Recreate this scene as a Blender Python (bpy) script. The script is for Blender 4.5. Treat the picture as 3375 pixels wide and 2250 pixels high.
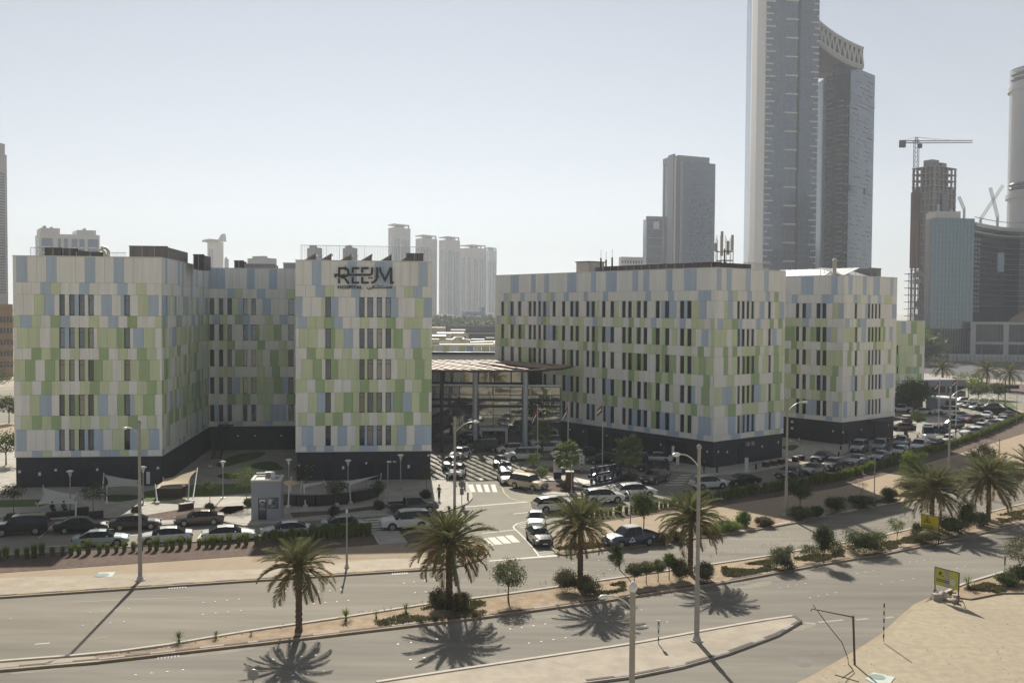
import bpy, bmesh, math, random
from mathutils import Vector, Matrix
R = math.radians
rnd = random.Random(7)
SC = bpy.context.scene
for _o in list(bpy.data.objects): bpy.data.objects.remove(_o)
COL = SC.collection

# ------------------------------------------------------------------ camera
CAMH = 22.0; FPX = 3210.0; PW, PH = 3375.0, 2250.0
CAMROT = Matrix.Rotation(R(90-1.86), 3, 'X') @ Matrix.Rotation(R(0.4), 3, 'Z')
cam_d = bpy.data.cameras.new('camera'); cam = bpy.data.objects.new('camera', cam_d); COL.objects.link(cam)
cam_d.sensor_width = 36.0; cam_d.lens = 36.0*FPX/PW; cam_d.clip_start = 0.5; cam_d.clip_end = 30000
cam.matrix_world = Matrix.Translation((0, 0, CAMH)) @ CAMROT.to_4x4()
SC.camera = cam

# ------------------------------------------------------------------ sky, sun, exposure
SUN_AZ, SUN_EL = 96.4, 36.4            # direction towards the sun, degrees from +X
w = bpy.data.worlds.new('World'); SC.world = w; w.use_nodes = True
nt = w.node_tree; bg = nt.nodes['Background']
sky = nt.nodes.new('ShaderNodeTexSky'); sky.sky_type = 'NISHITA'; sky.sun_disc = False
sky.sun_elevation = R(SUN_EL); sky.sun_rotation = R(90-SUN_AZ)
sky.air_density = 1.0; sky.dust_density = 0.06; sky.ozone_density = 3.0; sky.altitude = 0
hs = nt.nodes.new('ShaderNodeHueSaturation'); hs.inputs['Saturation'].default_value = 0.40     # dusty desert air: a pale, nearly colourless sky
nt.links.new(sky.outputs[0], hs.inputs['Color']); nt.links.new(hs.outputs[0], bg.inputs[0]); bg.inputs[1].default_value = 0.053
sd = bpy.data.lights.new('sun', 'SUN'); sd.energy = 5.0; sd.angle = R(0.55); sd.color = (1.0, 0.93, 0.82)
sun = bpy.data.objects.new('sun', sd); COL.objects.link(sun)
sdir = Vector((math.cos(R(SUN_AZ))*math.cos(R(SUN_EL)), math.sin(R(SUN_AZ))*math.cos(R(SUN_EL)), math.sin(R(SUN_EL))))
sun.rotation_euler = sdir.to_track_quat('Z', 'Y').to_euler(); sun.location = sdir*200
SC.view_settings.view_transform = 'Standard'; SC.view_settings.look = 'None'
SC.view_settings.exposure = 0.54; SC.view_settings.gamma = 1.0; SC.view_settings.use_curve_mapping = False
SC.cycles.use_denoising = True
SC.cycles.max_bounces = 6; SC.cycles.diffuse_bounces = 3; SC.cycles.glossy_bounces = 3
SC.cycles.transmission_bounces = 4; SC.cycles.transparent_max_bounces = 6; SC.cycles.volume_bounces = 0
SC.cycles.sample_clamp_indirect = 6.0; SC.cycles.caustics_reflective = False; SC.cycles.caustics_refractive = False

# ------------------------------------------------------------------ helpers
def ray(u, v): return CAMROT @ Vector(((u-PW/2)/FPX, -(v-PH/2)/FPX, -1.0))
def gp(u, v, z=0.0):
    "survey: the point at height z seen at photo position u, v"
    d = ray(u, v); t = (z-CAMH)/d.z; return Vector((d.x*t, d.y*t, z))
def at(u, v, Y):
    "survey: the point at distance Y seen at photo position u, v"
    d = ray(u, v); t = Y/d.y; return Vector((d.x*t, Y, CAMH+d.z*t))
def proj(P):
    q = CAMROT.transposed() @ (Vector(P)-Vector((0, 0, CAMH))); return (PW/2+FPX*q.x/-q.z, PH/2-FPX*q.y/-q.z)

def tag(o, label=None, cat=None, group=None, kind=None):
    if label: o['label'] = label
    if cat: o['category'] = cat
    if group: o['group'] = group
    if kind: o['kind'] = kind
    return o
def T(name, label, cat, loc=(0, 0, 0), rz=0.0, group=None):
    o = bpy.data.objects.new(name, None); COL.objects.link(o); o.empty_display_size = .3
    o.location = loc; o.rotation_euler = (0, 0, rz); return tag(o, label, cat, group)
def O(name, me, parent=None, loc=(0, 0, 0), rot=(0, 0, 0), sc=(1, 1, 1)):
    o = bpy.data.objects.new(name, me); COL.objects.link(o); o.parent = parent
    o.location = loc; o.rotation_euler = rot; o.scale = sc; return o
def copy_tree(o, parent=None):
    c = o.copy(); COL.objects.link(c); c.parent = parent
    for k in KIDS.get(o.name, ()): copy_tree(k, c)
    return c
KIDS = {}
def note_kids():
    KIDS.clear()
    for o in bpy.data.objects:
        if o.parent: KIDS.setdefault(o.parent.name, []).append(o)

class MB:
    def __init__(s): s.v = []; s.f = []; s.m = []; s.sm = []
    def add(s, vs, fs, m=0, smooth=False):
        b = len(s.v); s.v += [tuple(p) for p in vs]
        for f in fs: s.f.append(tuple(i+b for i in f)); s.m.append(m); s.sm.append(smooth)
    def box(s, c, d, rz=0.0, m=0, top=1.0):
        x, y, z = d[0]/2, d[1]/2, d[2]/2; cs, sn = math.cos(rz), math.sin(rz); vs = []
        for dz, k in ((-z, 1), (z, top)):
            for dx, dy in ((-x, -y), (x, -y), (x, y), (-x, y)):
                dx *= k; dy *= k
                vs.append((c[0]+dx*cs-dy*sn, c[1]+dx*sn+dy*cs, c[2]+dz))
        s.add(vs, [(3, 2, 1, 0), (4, 5, 6, 7), (0, 1, 5, 4), (1, 2, 6, 5), (2, 3, 7, 6), (3, 0, 4, 7)], m)
        return s
    def tube(s, path, rad, n=8, m=0, cap=True, smooth=True):
        "round bar along a path; rad a number or one per point"
        P = [Vector(p) for p in path]; rings = []; N = len(P)
        if not hasattr(rad, '__len__'): rad = [rad]*N
        vs = []
        up0 = None
        for i, p in enumerate(P):
            d = (P[min(i+1, N-1)]-P[max(i-1, 0)]).normalized()
            a = Vector((0, 0, 1)) if abs(d.z) < .95 else Vector((1, 0, 0))
            x = d.cross(a).normalized(); y = x.cross(d).normalized()
            for k in range(n):
                t = 2*math.pi*k/n; vs.append(p+(x*math.cos(t)+y*math.sin(t))*rad[i])
        fs = []
        for i in range(N-1):
            for k in range(n):
                a, b = i*n+k, i*n+(k+1) % n; fs.append((a, b, b+n, a+n))
        s.add(vs, fs, m, smooth)
        if cap:
            s.add(vs[:n], [tuple(range(n-1, -1, -1))], m); s.add(vs[-n:], [tuple(range(n))], m)
        return s
    def cyl(s, c, r, h, n=16, m=0, r2=None, smooth=True):
        return s.tube([(c[0], c[1], c[2]), (c[0], c[1], c[2]+h)], [r, r if r2 is None else r2], n, m, True, smooth)
    def prism(s, pts, z0, z1, m=0, mtop=None, bottom=True):
        "polygon pts (x,y) counter-clockwise or not, extruded z0..z1"
        P = [(p[0], p[1]) for p in pts]
        A = sum(P[i][0]*P[(i+1) % len(P)][1]-P[(i+1) % len(P)][0]*P[i][1] for i in range(len(P)))
        if A < 0: P.reverse()
        n = len(P); vs = [(x, y, z0) for x, y in P]+[(x, y, z1) for x, y in P]
        s.add(vs, [tuple(range(n, 2*n))], m if mtop is None else mtop)
        if bottom: s.add(vs[:n], [tuple(range(n-1, -1, -1))], m)
        s.add(vs, [(i, (i+1) % n, n+(i+1) % n, n+i) for i in range(n)], m); return s
    def quad(s, a, b, c, d, m=0): s.add([a, b, c, d], [(0, 1, 2, 3)], m); return s
    def mesh(s, name, mats, org=(0, 0, 0)):
        me = bpy.data.meshes.new(name)
        ox, oy, oz = org
        me.from_pydata([(x-ox, y-oy, z-oz) for x, y, z in s.v], [], s.f)
        if not isinstance(mats, (list, tuple)): mats = [mats]
        for m in mats: me.materials.append(M(m) if isinstance(m, str) else m)
        me.polygons.foreach_set('material_index', s.m); me.polygons.foreach_set('use_smooth', s.sm); me.update()
        return me
    def build(s, name, mats, parent=None, org=None, rel=True):
        "coordinates are world coordinates unless rel=False"
        if org is None: org = tuple(parent.location) if (parent is not None and rel) else (0, 0, 0)
        return O(name, s.mesh(name, mats, org), parent)

# ------------------------------------------------------------------ materials
MATS = {}
def mat(name, col, rough=.6, metal=0.0, var=0.0, scale=1.0, bump=0.0, bscale=None, spec=.5, objvar=0.0, col2=None, sheen=0, coat=0.0, detail=6, stretch=None, big=None, trans=0.0, streak=0.0):
    m = bpy.data.materials.new(name); m.use_nodes = True; N = m.node_tree.nodes; L = m.node_tree.links
    b = N['Principled BSDF']; c = (*col, 1.0)
    b.inputs['Base Color'].default_value = c; b.inputs['Roughness'].default_value = rough; b.inputs['Metallic'].default_value = metal
    b.inputs['Specular IOR Level'].default_value = spec
    if coat: b.inputs['Coat Weight'].default_value = coat; b.inputs['Coat Roughness'].default_value = .04
    out = None
    if var or col2 or bump or big:
        tc = N.new('ShaderNodeTexCoord'); mp = N.new('ShaderNodeMapping'); L.new(tc.outputs['Object'], mp.inputs[0])
        if stretch: mp.inputs['Rotation'].default_value = (0, 0, stretch[0]); mp.inputs['Scale'].default_value = (stretch[1], stretch[2], 1)
    if var or col2:
        nz = N.new('ShaderNodeTexNoise'); nz.inputs['Scale'].default_value = scale; nz.inputs['Detail'].default_value = detail; nz.inputs['Roughness'].default_value = .62
        L.new(mp.outputs[0], nz.inputs['Vector'])
        rp = N.new('ShaderNodeValToRGB'); L.new(nz.outputs['Fac'], rp.inputs[0])
        e = rp.color_ramp.elements; e[0].position = .34; e[1].position = .68
        c2 = col2 or tuple(min(1, x*(1+var)) for x in col); c1 = col if col2 else tuple(x*(1-var) for x in col)
        e[0].color = (*c1, 1); e[1].color = (*c2, 1); out = rp.outputs[0]
    if big:                                     # second, larger blotches: (scale, amount)
        n2 = N.new('ShaderNodeTexNoise'); n2.inputs['Scale'].default_value = big[0]; n2.inputs['Detail'].default_value = 3
        L.new(mp.outputs[0], n2.inputs['Vector'])
        mr = N.new('ShaderNodeMapRange'); mr.inputs[1].default_value = .3; mr.inputs[2].default_value = .7
        mr.inputs[3].default_value = 1-big[1]; mr.inputs[4].default_value = 1+big[1]; L.new(n2.outputs['Fac'], mr.inputs[0])
        mx = N.new('ShaderNodeMix'); mx.data_type = 'RGBA'; mx.blend_type = 'MULTIPLY'; mx.inputs[0].default_value = 1
        if out: L.new(out, mx.inputs[6])
        else: mx.inputs[6].default_value = c
        L.new(mr.outputs[0], mx.inputs[7]); out = mx.outputs[2]
    if objvar:
        oi = N.new('ShaderNodeObjectInfo'); mr = N.new('ShaderNodeMapRange'); mr.inputs[3].default_value = 1-objvar; mr.inputs[4].default_value = 1+objvar
        L.new(oi.outputs['Random'], mr.inputs[0])
        mx = N.new('ShaderNodeMix'); mx.data_type = 'RGBA'; mx.blend_type = 'MULTIPLY'; mx.inputs[0].default_value = 1
        if out: L.new(out, mx.inputs[6])
        else: mx.inputs[6].default_value = c
        L.new(mr.outputs[0], mx.inputs[7]); out = mx.outputs[2]
    if streak:                                  # dust runs down a wall, in world space
        ge = N.new('ShaderNodeNewGeometry'); mp2 = N.new('ShaderNodeMapping'); mp2.inputs['Scale'].default_value = (1.7, 1.7, .16); L.new(ge.outputs['Position'], mp2.inputs[0])
        n3 = N.new('ShaderNodeTexNoise'); n3.inputs['Scale'].default_value = 1.0; n3.inputs['Detail'].default_value = 5; L.new(mp2.outputs[0], n3.inputs['Vector'])
        mr = N.new('ShaderNodeMapRange'); mr.inputs[1].default_value = .35; mr.inputs[2].default_value = .7; mr.inputs[3].default_value = 1+streak*.3; mr.inputs[4].default_value = 1-streak*1.6; L.new(n3.outputs['Fac'], mr.inputs[0])
        mx = N.new('ShaderNodeMix'); mx.data_type = 'RGBA'; mx.blend_type = 'MULTIPLY'; mx.inputs[0].default_value = 1
        if out: L.new(out, mx.inputs[6])
        else: mx.inputs[6].default_value = c
        L.new(mr.outputs[0], mx.inputs[7]); out = mx.outputs[2]
    if out: L.new(out, b.inputs['Base Color'])
    if bump:
        nb = N.new('ShaderNodeTexNoise'); nb.inputs['Scale'].default_value = bscale or scale*4; nb.inputs['Detail'].default_value = 4
        L.new(mp.outputs[0], nb.inputs['Vector'])
        bp = N.new('ShaderNodeBump'); bp.inputs['Strength'].default_value = bump; bp.inputs['Distance'].default_value = .05
        L.new(nb.outputs['Fac'], bp.inputs['Height']); L.new(bp.outputs[0], b.inputs['Normal'])
    if trans:
        td = N.new('ShaderNodeBsdfTranslucent'); ms = N.new('ShaderNodeMixShader'); ms.inputs[0].default_value = trans
        if out: L.new(out, td.inputs[0])
        else: td.inputs[0].default_value = c
        L.new(b.outputs[0], ms.inputs[1]); L.new(td.outputs[0], ms.inputs[2]); L.new(ms.outputs[0], N['Material Output'].inputs[0])
    MATS[name] = m; return m
def M(n): return MATS[n]
def brickmat(name, c1, c2, mortar, sx, sy, gap=.02, rot=0.0, var=.15):
    "small paving too fine to build: colour only"
    m = mat(name, c1, .85, var=var, scale=.6, big=(.12, .1), bump=.15, bscale=30)
    N = m.node_tree.nodes; L = m.node_tree.links; b = N['Principled BSDF']
    old = b.inputs['Base Color'].links[0].from_socket
    tc = N.new('ShaderNodeTexCoord'); mp = N.new('ShaderNodeMapping'); mp.inputs['Rotation'].default_value = (0, 0, rot); L.new(tc.outputs['Object'], mp.inputs[0])
    br = N.new('ShaderNodeTexBrick'); br.inputs['Scale'].default_value = 1; br.inputs['Brick Width'].default_value = sx; br.inputs['Row Height'].default_value = sy
    br.inputs['Mortar Size'].default_value = gap; br.inputs['Color1'].default_value = (1, 1, 1, 1); br.inputs['Color2'].default_value = (*[b_/a_ for a_, b_ in zip(c1, c2)], 1); br.inputs['Mortar'].default_value = (*[b_/a_ for a_, b_ in zip(c1, mortar)], 1)
    L.new(mp.outputs[0], br.inputs['Vector'])
    mx = N.new('ShaderNodeMix'); mx.data_type = 'RGBA'; mx.blend_type = 'MULTIPLY'; mx.inputs[0].default_value = 1
    L.new(old, mx.inputs[6]); L.new(br.outputs[0], mx.inputs[7]); L.new(mx.outputs[2], b.inputs['Base Color']); return m

ROADANG = R(-22)
mat('sand', (.355, .300, .210), .95, var=.13, scale=1.6, big=(.06, .11), bump=.18, bscale=9, detail=12)
mat('asphalt', (.192, .172, .134), .9, var=.20, scale=.55, big=(.11, .2), bump=.2, bscale=40, stretch=(ROADANG, .12, 1.0))
mat('asphalt_near', (.186, .170, .138), .9, var=.19, scale=.6, big=(.1, .2), bump=.2, bscale=40, stretch=(ROADANG, .12, 1.0))
mat('asphalt_yard', (.222, .207, .158), .9, var=.09, scale=.4, big=(.07, .13), bump=.2, bscale=40)
mat('asphalt_far', (.055, .055, .058), .9, var=.2, scale=.02, big=(.01, .2))
mat('paver_tan', (.32, .245, .156), .9, var=.07, scale=.5, big=(.06, .07), bump=.15, bscale=25)
brickmat('paver_beige', (.365, .310, .225), (.345, .288, .206), (.295, .242, .174), .6, .3, .012, R(16))
brickmat('paver_island', (.375, .325, .250), (.355, .302, .228), (.305, .256, .195), .45, .22, .012, R(26))
brickmat('concrete_court', (.39, .365, .305), (.365, .34, .288), (.285, .262, .225), 1.6, 1.6, .02, R(6))
mat('concrete', (.46, .43, .38), .85, var=.10, scale=.8, big=(.1, .08), bump=.1)
mat('concrete_light', (.58, .55, .48), .8, var=.08, scale=1.0, bump=.1)
mat('mulch', (.115, .075, .055), 1, var=.35, scale=3, bump=.8, bscale=12, big=(.3, .15))
mat('soil', (.33, .25, .165), 1, var=.22, scale=1.2, bump=.6, bscale=8, big=(.15, .15))
mat('lawn', (.075, .115, .02), 1, var=.3, scale=2.5, bump=.7, bscale=25, big=(.3, .2))
mat('lawn_far', (.10, .13, .03), 1, var=.3, scale=.6, big=(.1, .2))
mat('kerb_dark', (.075, .055, .06), .8, var=.25, scale=3)
mat('kerb_grey', (.30, .28, .27), .8, var=.2, scale=3)
mat('kerb_yellow', (.26, .185, .06), .8, var=.3, scale=3)
mat('kerb_plain', (.50, .46, .39), .85, var=.12, scale=3)
mat('paint', (.66, .63, .55), .8, var=.13, scale=4, big=(.7, .12))
mat('paint_dull', (.36, .33, .27), .85, var=.15, scale=3)
mat('paint_yellow', (.52, .44, .25), .85, var=.15, scale=4)
mat('stud', (.85, .85, .8), .4)
mat('panel_w', (.89, .875, .81), .55, objvar=.035, streak=.06)
mat('panel_b', (.49, .59, .70), .5, objvar=.045, streak=.06)
mat('panel_l', (.68, .745, .475), .5, objvar=.04, streak=.06)
mat('panel_g', (.40, .525, .27), .5, objvar=.045, streak=.06)
mat('trim_white', (.75, .73, .68), .5)
mat('joint', (.16, .155, .15), .9)
mat('charcoal', (.040, .040, .046), .75, var=.15, scale=1.2, bump=.1)
mat('charcoal_door', (.022, .022, .026), .6)
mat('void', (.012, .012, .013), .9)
mat('roof_grey', (.42, .40, .36), .9, var=.15, scale=.3)
mat('frame_dark', (.035, .036, .038), .45)
mat('glass_win', (.135, .155, .185), .05, metal=.5, spec=.7, objvar=.5)
mat('glass_blind', (.30, .29, .27), .12, metal=.25, spec=.6, objvar=.25)
mat('glass_side', (.05, .056, .065), .07, metal=.25, spec=.6, objvar=.35)
mat('glass_atrium', (.36, .37, .35), .03, metal=.88, spec=.6, bump=.02, bscale=.5)
mat('brown_louvre', (.095, .078, .070), .6, metal=.3, var=.15, scale=2)
mat('grey_metal', (.33, .33, .33), .45, metal=.5, var=.08, scale=1)
mat('light_metal', (.60, .61, .60), .4, metal=.4, var=.06, scale=1)
mat('duct', (.50, .46, .38), .5, metal=.15, var=.1, scale=.8)
mat('pole', (.36, .34, .30), .55, metal=.35, var=.08, scale=2)
mat('pole_white', (.66, .65, .62), .5)
mat('lamp_glass', (.75, .75, .72), .3)
mat('solar', (.02, .03, .06), .12, metal=.2, spec=.7)
mat('logo', (.026, .03, .033), .55, metal=.1)
mat('logo_blue', (.012, .017, .045), .35)
mat('sign_white', (.68, .67, .64), .5)
mat('maroon', (.075, .024, .018), .7, var=.15, scale=2)
mat('darkwood', (.05, .034, .03), .75, var=.15, scale=2)
mat('slat_wood', (.40, .275, .20), .6, var=.16, scale=1.2, objvar=.12)
mat('canopy_steel', (.065, .035, .028), .6)
mat('column', (.56, .60, .63), .45, metal=.2)
mat('sail', (.60, .49, .33), .9, var=.04, scale=1, trans=.28)
mat('sail_white', (.66, .63, .57), .9, var=.04, scale=1, trans=.25)
mat('booth', (.30, .31, .35), .6, var=.05, scale=1)
mat('plastic_grey', (.22, .22, .23), .6)
mat('tyre', (.018, .018, .018), .9)
mat('rim', (.42, .42, .43), .3, metal=.9)
mat('car_glass', (.010, .012, .014), .05, spec=.45)
mat('car_black_trim', (.014, .014, .015), .5)
mat('head_lamp', (.75, .77, .78), .12, spec=.9)
mat('tail_lamp', (.30, .012, .012), .2)
mat('plate', (.7, .7, .68), .5)
for n_, c_, me_ in (('white', (.72, .72, .70), 0), ('silver', (.40, .42, .44), .55), ('steel', (.24, .26, .28), .5), ('grey', (.085, .08, .078), .4), ('bronze', (.10, .078, .064), .4), ('black', (.011, .011, .013), 0), ('navy', (.024, .05, .15), .1), ('red', (.09, .012, .018), .2), ('gold', (.47, .40, .29), .55), ('rose', (.30, .17, .14), .5), ('iceblue', (.36, .43, .47), .5)):
    mat('car_'+n_, c_, .28, metal=me_, coat=.7, spec=.5)
mat('trunk_palm', (.13, .088, .062), .95, var=.4, scale=7, bump=1, bscale=12, stretch=(0, 1, 1))
mat('bark', (.17, .115, .075), .95, var=.3, scale=6, bump=.6, bscale=15)
mat('bark_dark', (.07, .05, .036), .95, var=.3, scale=6)
mat('frond', (.165, .178, .072), .75, var=.3, scale=.7, objvar=.22, trans=.32, spec=.3)
mat('frond_old', (.24, .175, .075), .85, var=.3, scale=.9, objvar=.2, trans=.2, spec=.2)
mat('fan', (.15, .19, .055), .7, var=.3, scale=1.2, objvar=.15, trans=.25, spec=.3)
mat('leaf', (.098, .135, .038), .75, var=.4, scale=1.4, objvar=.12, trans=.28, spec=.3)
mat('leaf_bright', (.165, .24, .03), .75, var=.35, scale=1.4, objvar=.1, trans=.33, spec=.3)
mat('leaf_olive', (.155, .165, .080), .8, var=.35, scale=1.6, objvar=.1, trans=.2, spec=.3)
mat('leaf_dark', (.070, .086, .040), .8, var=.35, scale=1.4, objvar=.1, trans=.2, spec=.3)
mat('leaf_dry', (.20, .145, .07), .9, var=.4, scale=1.6, objvar=.1, trans=.15, spec=.2)
mat('grass_tuft', (.165, .205, .045), .85, var=.4, scale=1.2, objvar=.15, trans=.32, spec=.2)
mat('flower', (.75, .73, .62), .8)
mat('flower_pink', (.45, .07, .16), .8)
mat('cloth_black', (.02, .02, .022), .9)
mat('skin', (.32, .19, .13), .6)
mat('sign_yellow', (.55, .44, .012), .6, var=.06, scale=1)
mat('sign_lime', (.47, .50, .085), .6, var=.06, scale=1)
mat('sign_black', (.03, .025, .015), .7)
mat('sign_red', (.40, .035, .03), .6)
mat('rust', (.12, .07, .045), .8, var=.3, scale=4)
mat('stone_bag', (.42, .38, .33), .95, var=.15, scale=3)
mat('manhole', (.50, .55, .50), .8, var=.08, scale=2)
mat('manhole_green', (.22, .28, .24), .8)
mat('flag_red', (.45, .015, .02), .8); mat('flag_green', (.02, .12, .05), .8); mat('flag_white', (.7, .7, .68), .8); mat('flag_black', (.015, .015, .015), .8)
UNIT = {}
def unit(mname):
    "shared one-metre block in one material, origin at its centre"
    if mname not in UNIT: UNIT[mname] = MB().box((0, 0, 0), (1, 1, 1)).mesh('block_'+mname, mname)
    return UNIT[mname]
def blk(name, mname, parent, c, d, rz=0.0):
    pl = parent.location if parent else Vector((0, 0, 0))
    return O(name, unit(mname), parent, Vector(c)-pl, (0, 0, rz), d)
# ================================================================== ground and roads
def PX(pts, z=0.0): return [gp(u, v, z) for u, v in pts]
def sheet(name, pts, z, m, parent=None, kind='structure', world=False, thick=None):
    P = pts if world else PX(pts, z)
    mb = MB()
    if thick: mb.prism(P, z-thick, z, 0, bottom=False)
    else:
        mb.add([(p[0], p[1], z) for p in P], [tuple(range(len(P)))])
    o = mb.build(name, m, parent, rel=False)
    bm = bmesh.new(); bm.from_mesh(o.data); bmesh.ops.triangulate(bm, faces=[f for f in bm.faces if len(f.verts) > 4])
    bmesh.ops.recalc_face_normals(bm, faces=bm.faces)
    if not thick:
        for f in bm.faces:
            if f.normal.z < 0: f.normal_flip()
    bm.to_mesh(o.data); bm.free()
    if kind and parent is None: o['kind'] = kind
    return o
sheet('ground', [(-6000, -200), (6000, -200), (6000, 12000), (-6000, 12000)], -.03, 'sand', world=True)
FAR = [(-500, 2000), (0, 1967), (850, 1911), (1468, 1872)]
FAR_R = [(1850, 1826), (2020, 1806), (2250, 1777), (2450, 1752), (2700, 1706), (2900, 1667), (3098, 1628), (3200, 1600), (3375, 1560), (3700, 1470)]
road = sheet('main_road', FAR+[(1570, 1858), (1830, 1826)]+FAR_R+[(3700, 1780), (3375, 1868), (3160, 1945), (3080, 1968), (3035, 1990), (2985, 2035), (2935, 2090), (2860, 2135), (2720, 2215), (2560, 2300), (2300, 2500), (-1500, 2500), (-900, 2100)], 0.0, 'asphalt')
sheet('near_carriageway', [(-900, 2300), (-500, 2252), (0, 2208), (850, 2120), (1600, 2032), (2400, 1917), (2732, 1855), (2918, 1824), (3080, 1791), (3374, 1725), (3700, 1655), (3700, 1780), (3375, 1868), (3160, 1945), (3080, 1968), (3035, 1990), (2985, 2035), (2935, 2090), (2860, 2135), (2720, 2215), (2560, 2300), (2300, 2500), (-1500, 2500)], 0.004, 'asphalt_near')
sheet('hospital_road', [(-600, 1880), (0, 1836), (850, 1776), (1225, 1752), (1400, 1760), (1568, 1775), (1600, 1800), (1580, 1850), (1500, 1872), (1850, 1830), (1816, 1800), (1808, 1760), (1860, 1712), (2300, 1652), (2750, 1577), (3100, 1478), (3375, 1378), (3700, 1240), (3700, 1180), (2900, 1180), (1200, 1300), (-600, 1400)], 0.008, 'asphalt_yard')
BED_L = [(-600, 1872), (0, 1832), (430, 1805), (850, 1772), (1060, 1756), (1225, 1752), (1247, 1792), (1080, 1806), (850, 1828), (0, 1887), (-600, 1930)]
promL = sheet('promenade', [(-600, 1927), (0, 1888), (850, 1829), (1080, 1807), (1247, 1793), (1400, 1786), (1578, 1777), (1600, 1790), (1610, 1812), (1592, 1838), (1535, 1858), (1468, 1871), (850, 1910), (0, 1966), (-600, 2005)], .13, 'paver_tan', thick=.2)
sheet('promenade_border', [(-600, 1945), (0, 1904), (850, 1874), (1000, 1866), (1250, 1840), (1470, 1836), (1535, 1857), (1468, 1870), (850, 1909), (0, 1965), (-600, 2004)], .134, 'paver_beige', promL)
bedL = sheet('hedge_bed', BED_L, .15, 'mulch', thick=.2)
sheet('hedge_bed', [(1317, 1750), (1345, 1784), (1402, 1781), (1480, 1773), (1480, 1742), (1400, 1744)], .15, 'mulch', thick=.2)
sheet('footpath', [(1226, 1748), (1316, 1748), (1344, 1786), (1248, 1793)], .10, 'concrete_court', thick=.12)
stripR = sheet('planting_strip', [(1812, 1780), (1816, 1802), (1832, 1822), (1860, 1826)]+FAR_R[1:]+[(3700, 1420), (3375, 1515), (3200, 1545), (3000, 1592), (2870, 1640), (2700, 1682), (2500, 1716), (2300, 1746), (2030, 1778)], .14, 'soil', thick=.2)
promR = sheet('promenade', [(1812, 1779), (2030, 1777), (2300, 1745), (2500, 1715), (2700, 1681), (2870, 1639), (3000, 1591), (3200, 1544), (3375, 1514), (3700, 1419), (3700, 1310), (3375, 1428), (3100, 1512), (2850, 1583), (2760, 1607), (2400, 1662), (2302, 1674), (2000, 1717), (1850, 1744)], .13, 'paver_tan', thick=.2)
bedR = sheet('hedge_bed', [(1850, 1743), (2000, 1716), (2302, 1673), (2400, 1661), (2760, 1606), (2850, 1582), (3100, 1511), (3375, 1427), (3560, 1350), (3560, 1300), (3375, 1374), (3250, 1425), (3100, 1476), (2950, 1522), (2750, 1576), (2500, 1622), (2300, 1652), (2050, 1687), (1860, 1715)], .15, 'mulch', thick=.2)
# central reservation
MED_F = [(-500, 2232), (0, 2183), (310, 2160), (500, 2138), (800, 2086), (1100, 2043), (1411, 1994), (1600, 1971), (1835, 1938), (1954, 1920), (2337, 1864), (2533, 1835), (2603, 1822), (2877, 1775), (3013, 1743), (3232, 1697), (3375, 1662), (3700, 1590)]
MED_N = [(-500, 2252), (0, 2206), (310, 2180), (850, 2119), (1600, 2031), (2000, 1977), (2400, 1916), (2732, 1854), (2918, 1823), (3080, 1790), (3374, 1724), (3700, 1652)]
median = sheet('central_reservation', MED_F+MED_N[::-1], .14, 'soil', thick=.2)
sheet('paved_end', [(-500, 2233), (0, 2184), (310, 2161), (330, 2178), (0, 2205), (-500, 2251)], .145, 'paver_beige', median)
# near traffic island
ISL = [(2640, 2047), (2632, 2037), (2615, 2033), (2560, 2040), (2466, 2056), (2400, 2067), (2077, 2126), (1600, 2197), (1240, 2252), (950, 2300), (1000, 2600), (1500, 2500), (1700, 2290), (1932, 2247), (2095, 2226), (2250, 2195), (2400, 2152), (2500, 2115), (2566, 2090)]
island = sheet('traffic_island', ISL, .14, 'paver_island', thick=.2)
def kerb(parent, px, mats, wd=.26, h=.165, step=2.0, name='kerb_stone', off=0.0, z0=0.0):
    P = PX(px); L_ = [0]
    for a, b in zip(P, P[1:]): L_.append(L_[-1]+(b-a).length)
    def pt(s):
        s = max(0, min(s, L_[-1]-1e-6))
        for i in range(len(P)-1):
            if L_[i+1] >= s: return P[i].lerp(P[i+1], (s-L_[i])/max(1e-6, L_[i+1]-L_[i]))
    s = 0; k = 0
    while s < L_[-1]-.3:
        a, b = pt(s), pt(min(s+step, L_[-1])); d = b-a; c = (a+b)/2
        O(name, unit(mats[k % len(mats)]), parent, (c.x, c.y, z0+h/2), (0, 0, math.atan2(d.y, d.x)), (d.length-.012, wd, h)); s += step; k += 1
kerb(median, MED_N[:4], ['kerb_dark', 'kerb_grey'], step=1.5)
kerb(median, MED_N[3:], ['kerb_dark', 'kerb_dark', 'kerb_grey'], step=1.8)
kerb(median, MED_F, ['kerb_plain'], step=3.0)
kerb(promL, [(-500, 2000), (0, 1967), (850, 1911), (1468, 1872), (1535, 1859), (1594, 1839), (1611, 1813), (1601, 1790), (1578, 1776)], ['kerb_dark', 'kerb_yellow'], step=1.6)
kerb(stripR, [(1808, 1778), (1814, 1803), (1831, 1823), (1860, 1828)]+FAR_R[1:], ['kerb_dark', 'kerb_plain', 'kerb_plain'], step=1.9)
kerb(island, [(1240, 2253), (1600, 2198), (2077, 2127), (2400, 2068), (2466, 2057), (2560, 2041), (2615, 2034)], ['kerb_plain'], step=2.6)
kerb(island, [(2615, 2034), (2633, 2038), (2641, 2048), (2566, 2091), (2500, 2116), (2400, 2153), (2250, 2196), (2095, 2227), (1932, 2248)], ['kerb_dark', 'kerb_dark', 'kerb_grey'], step=1.3)
kerb(bedL, BED_L[1:7], ['kerb_plain'], step=2.5, wd=.14)
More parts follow.
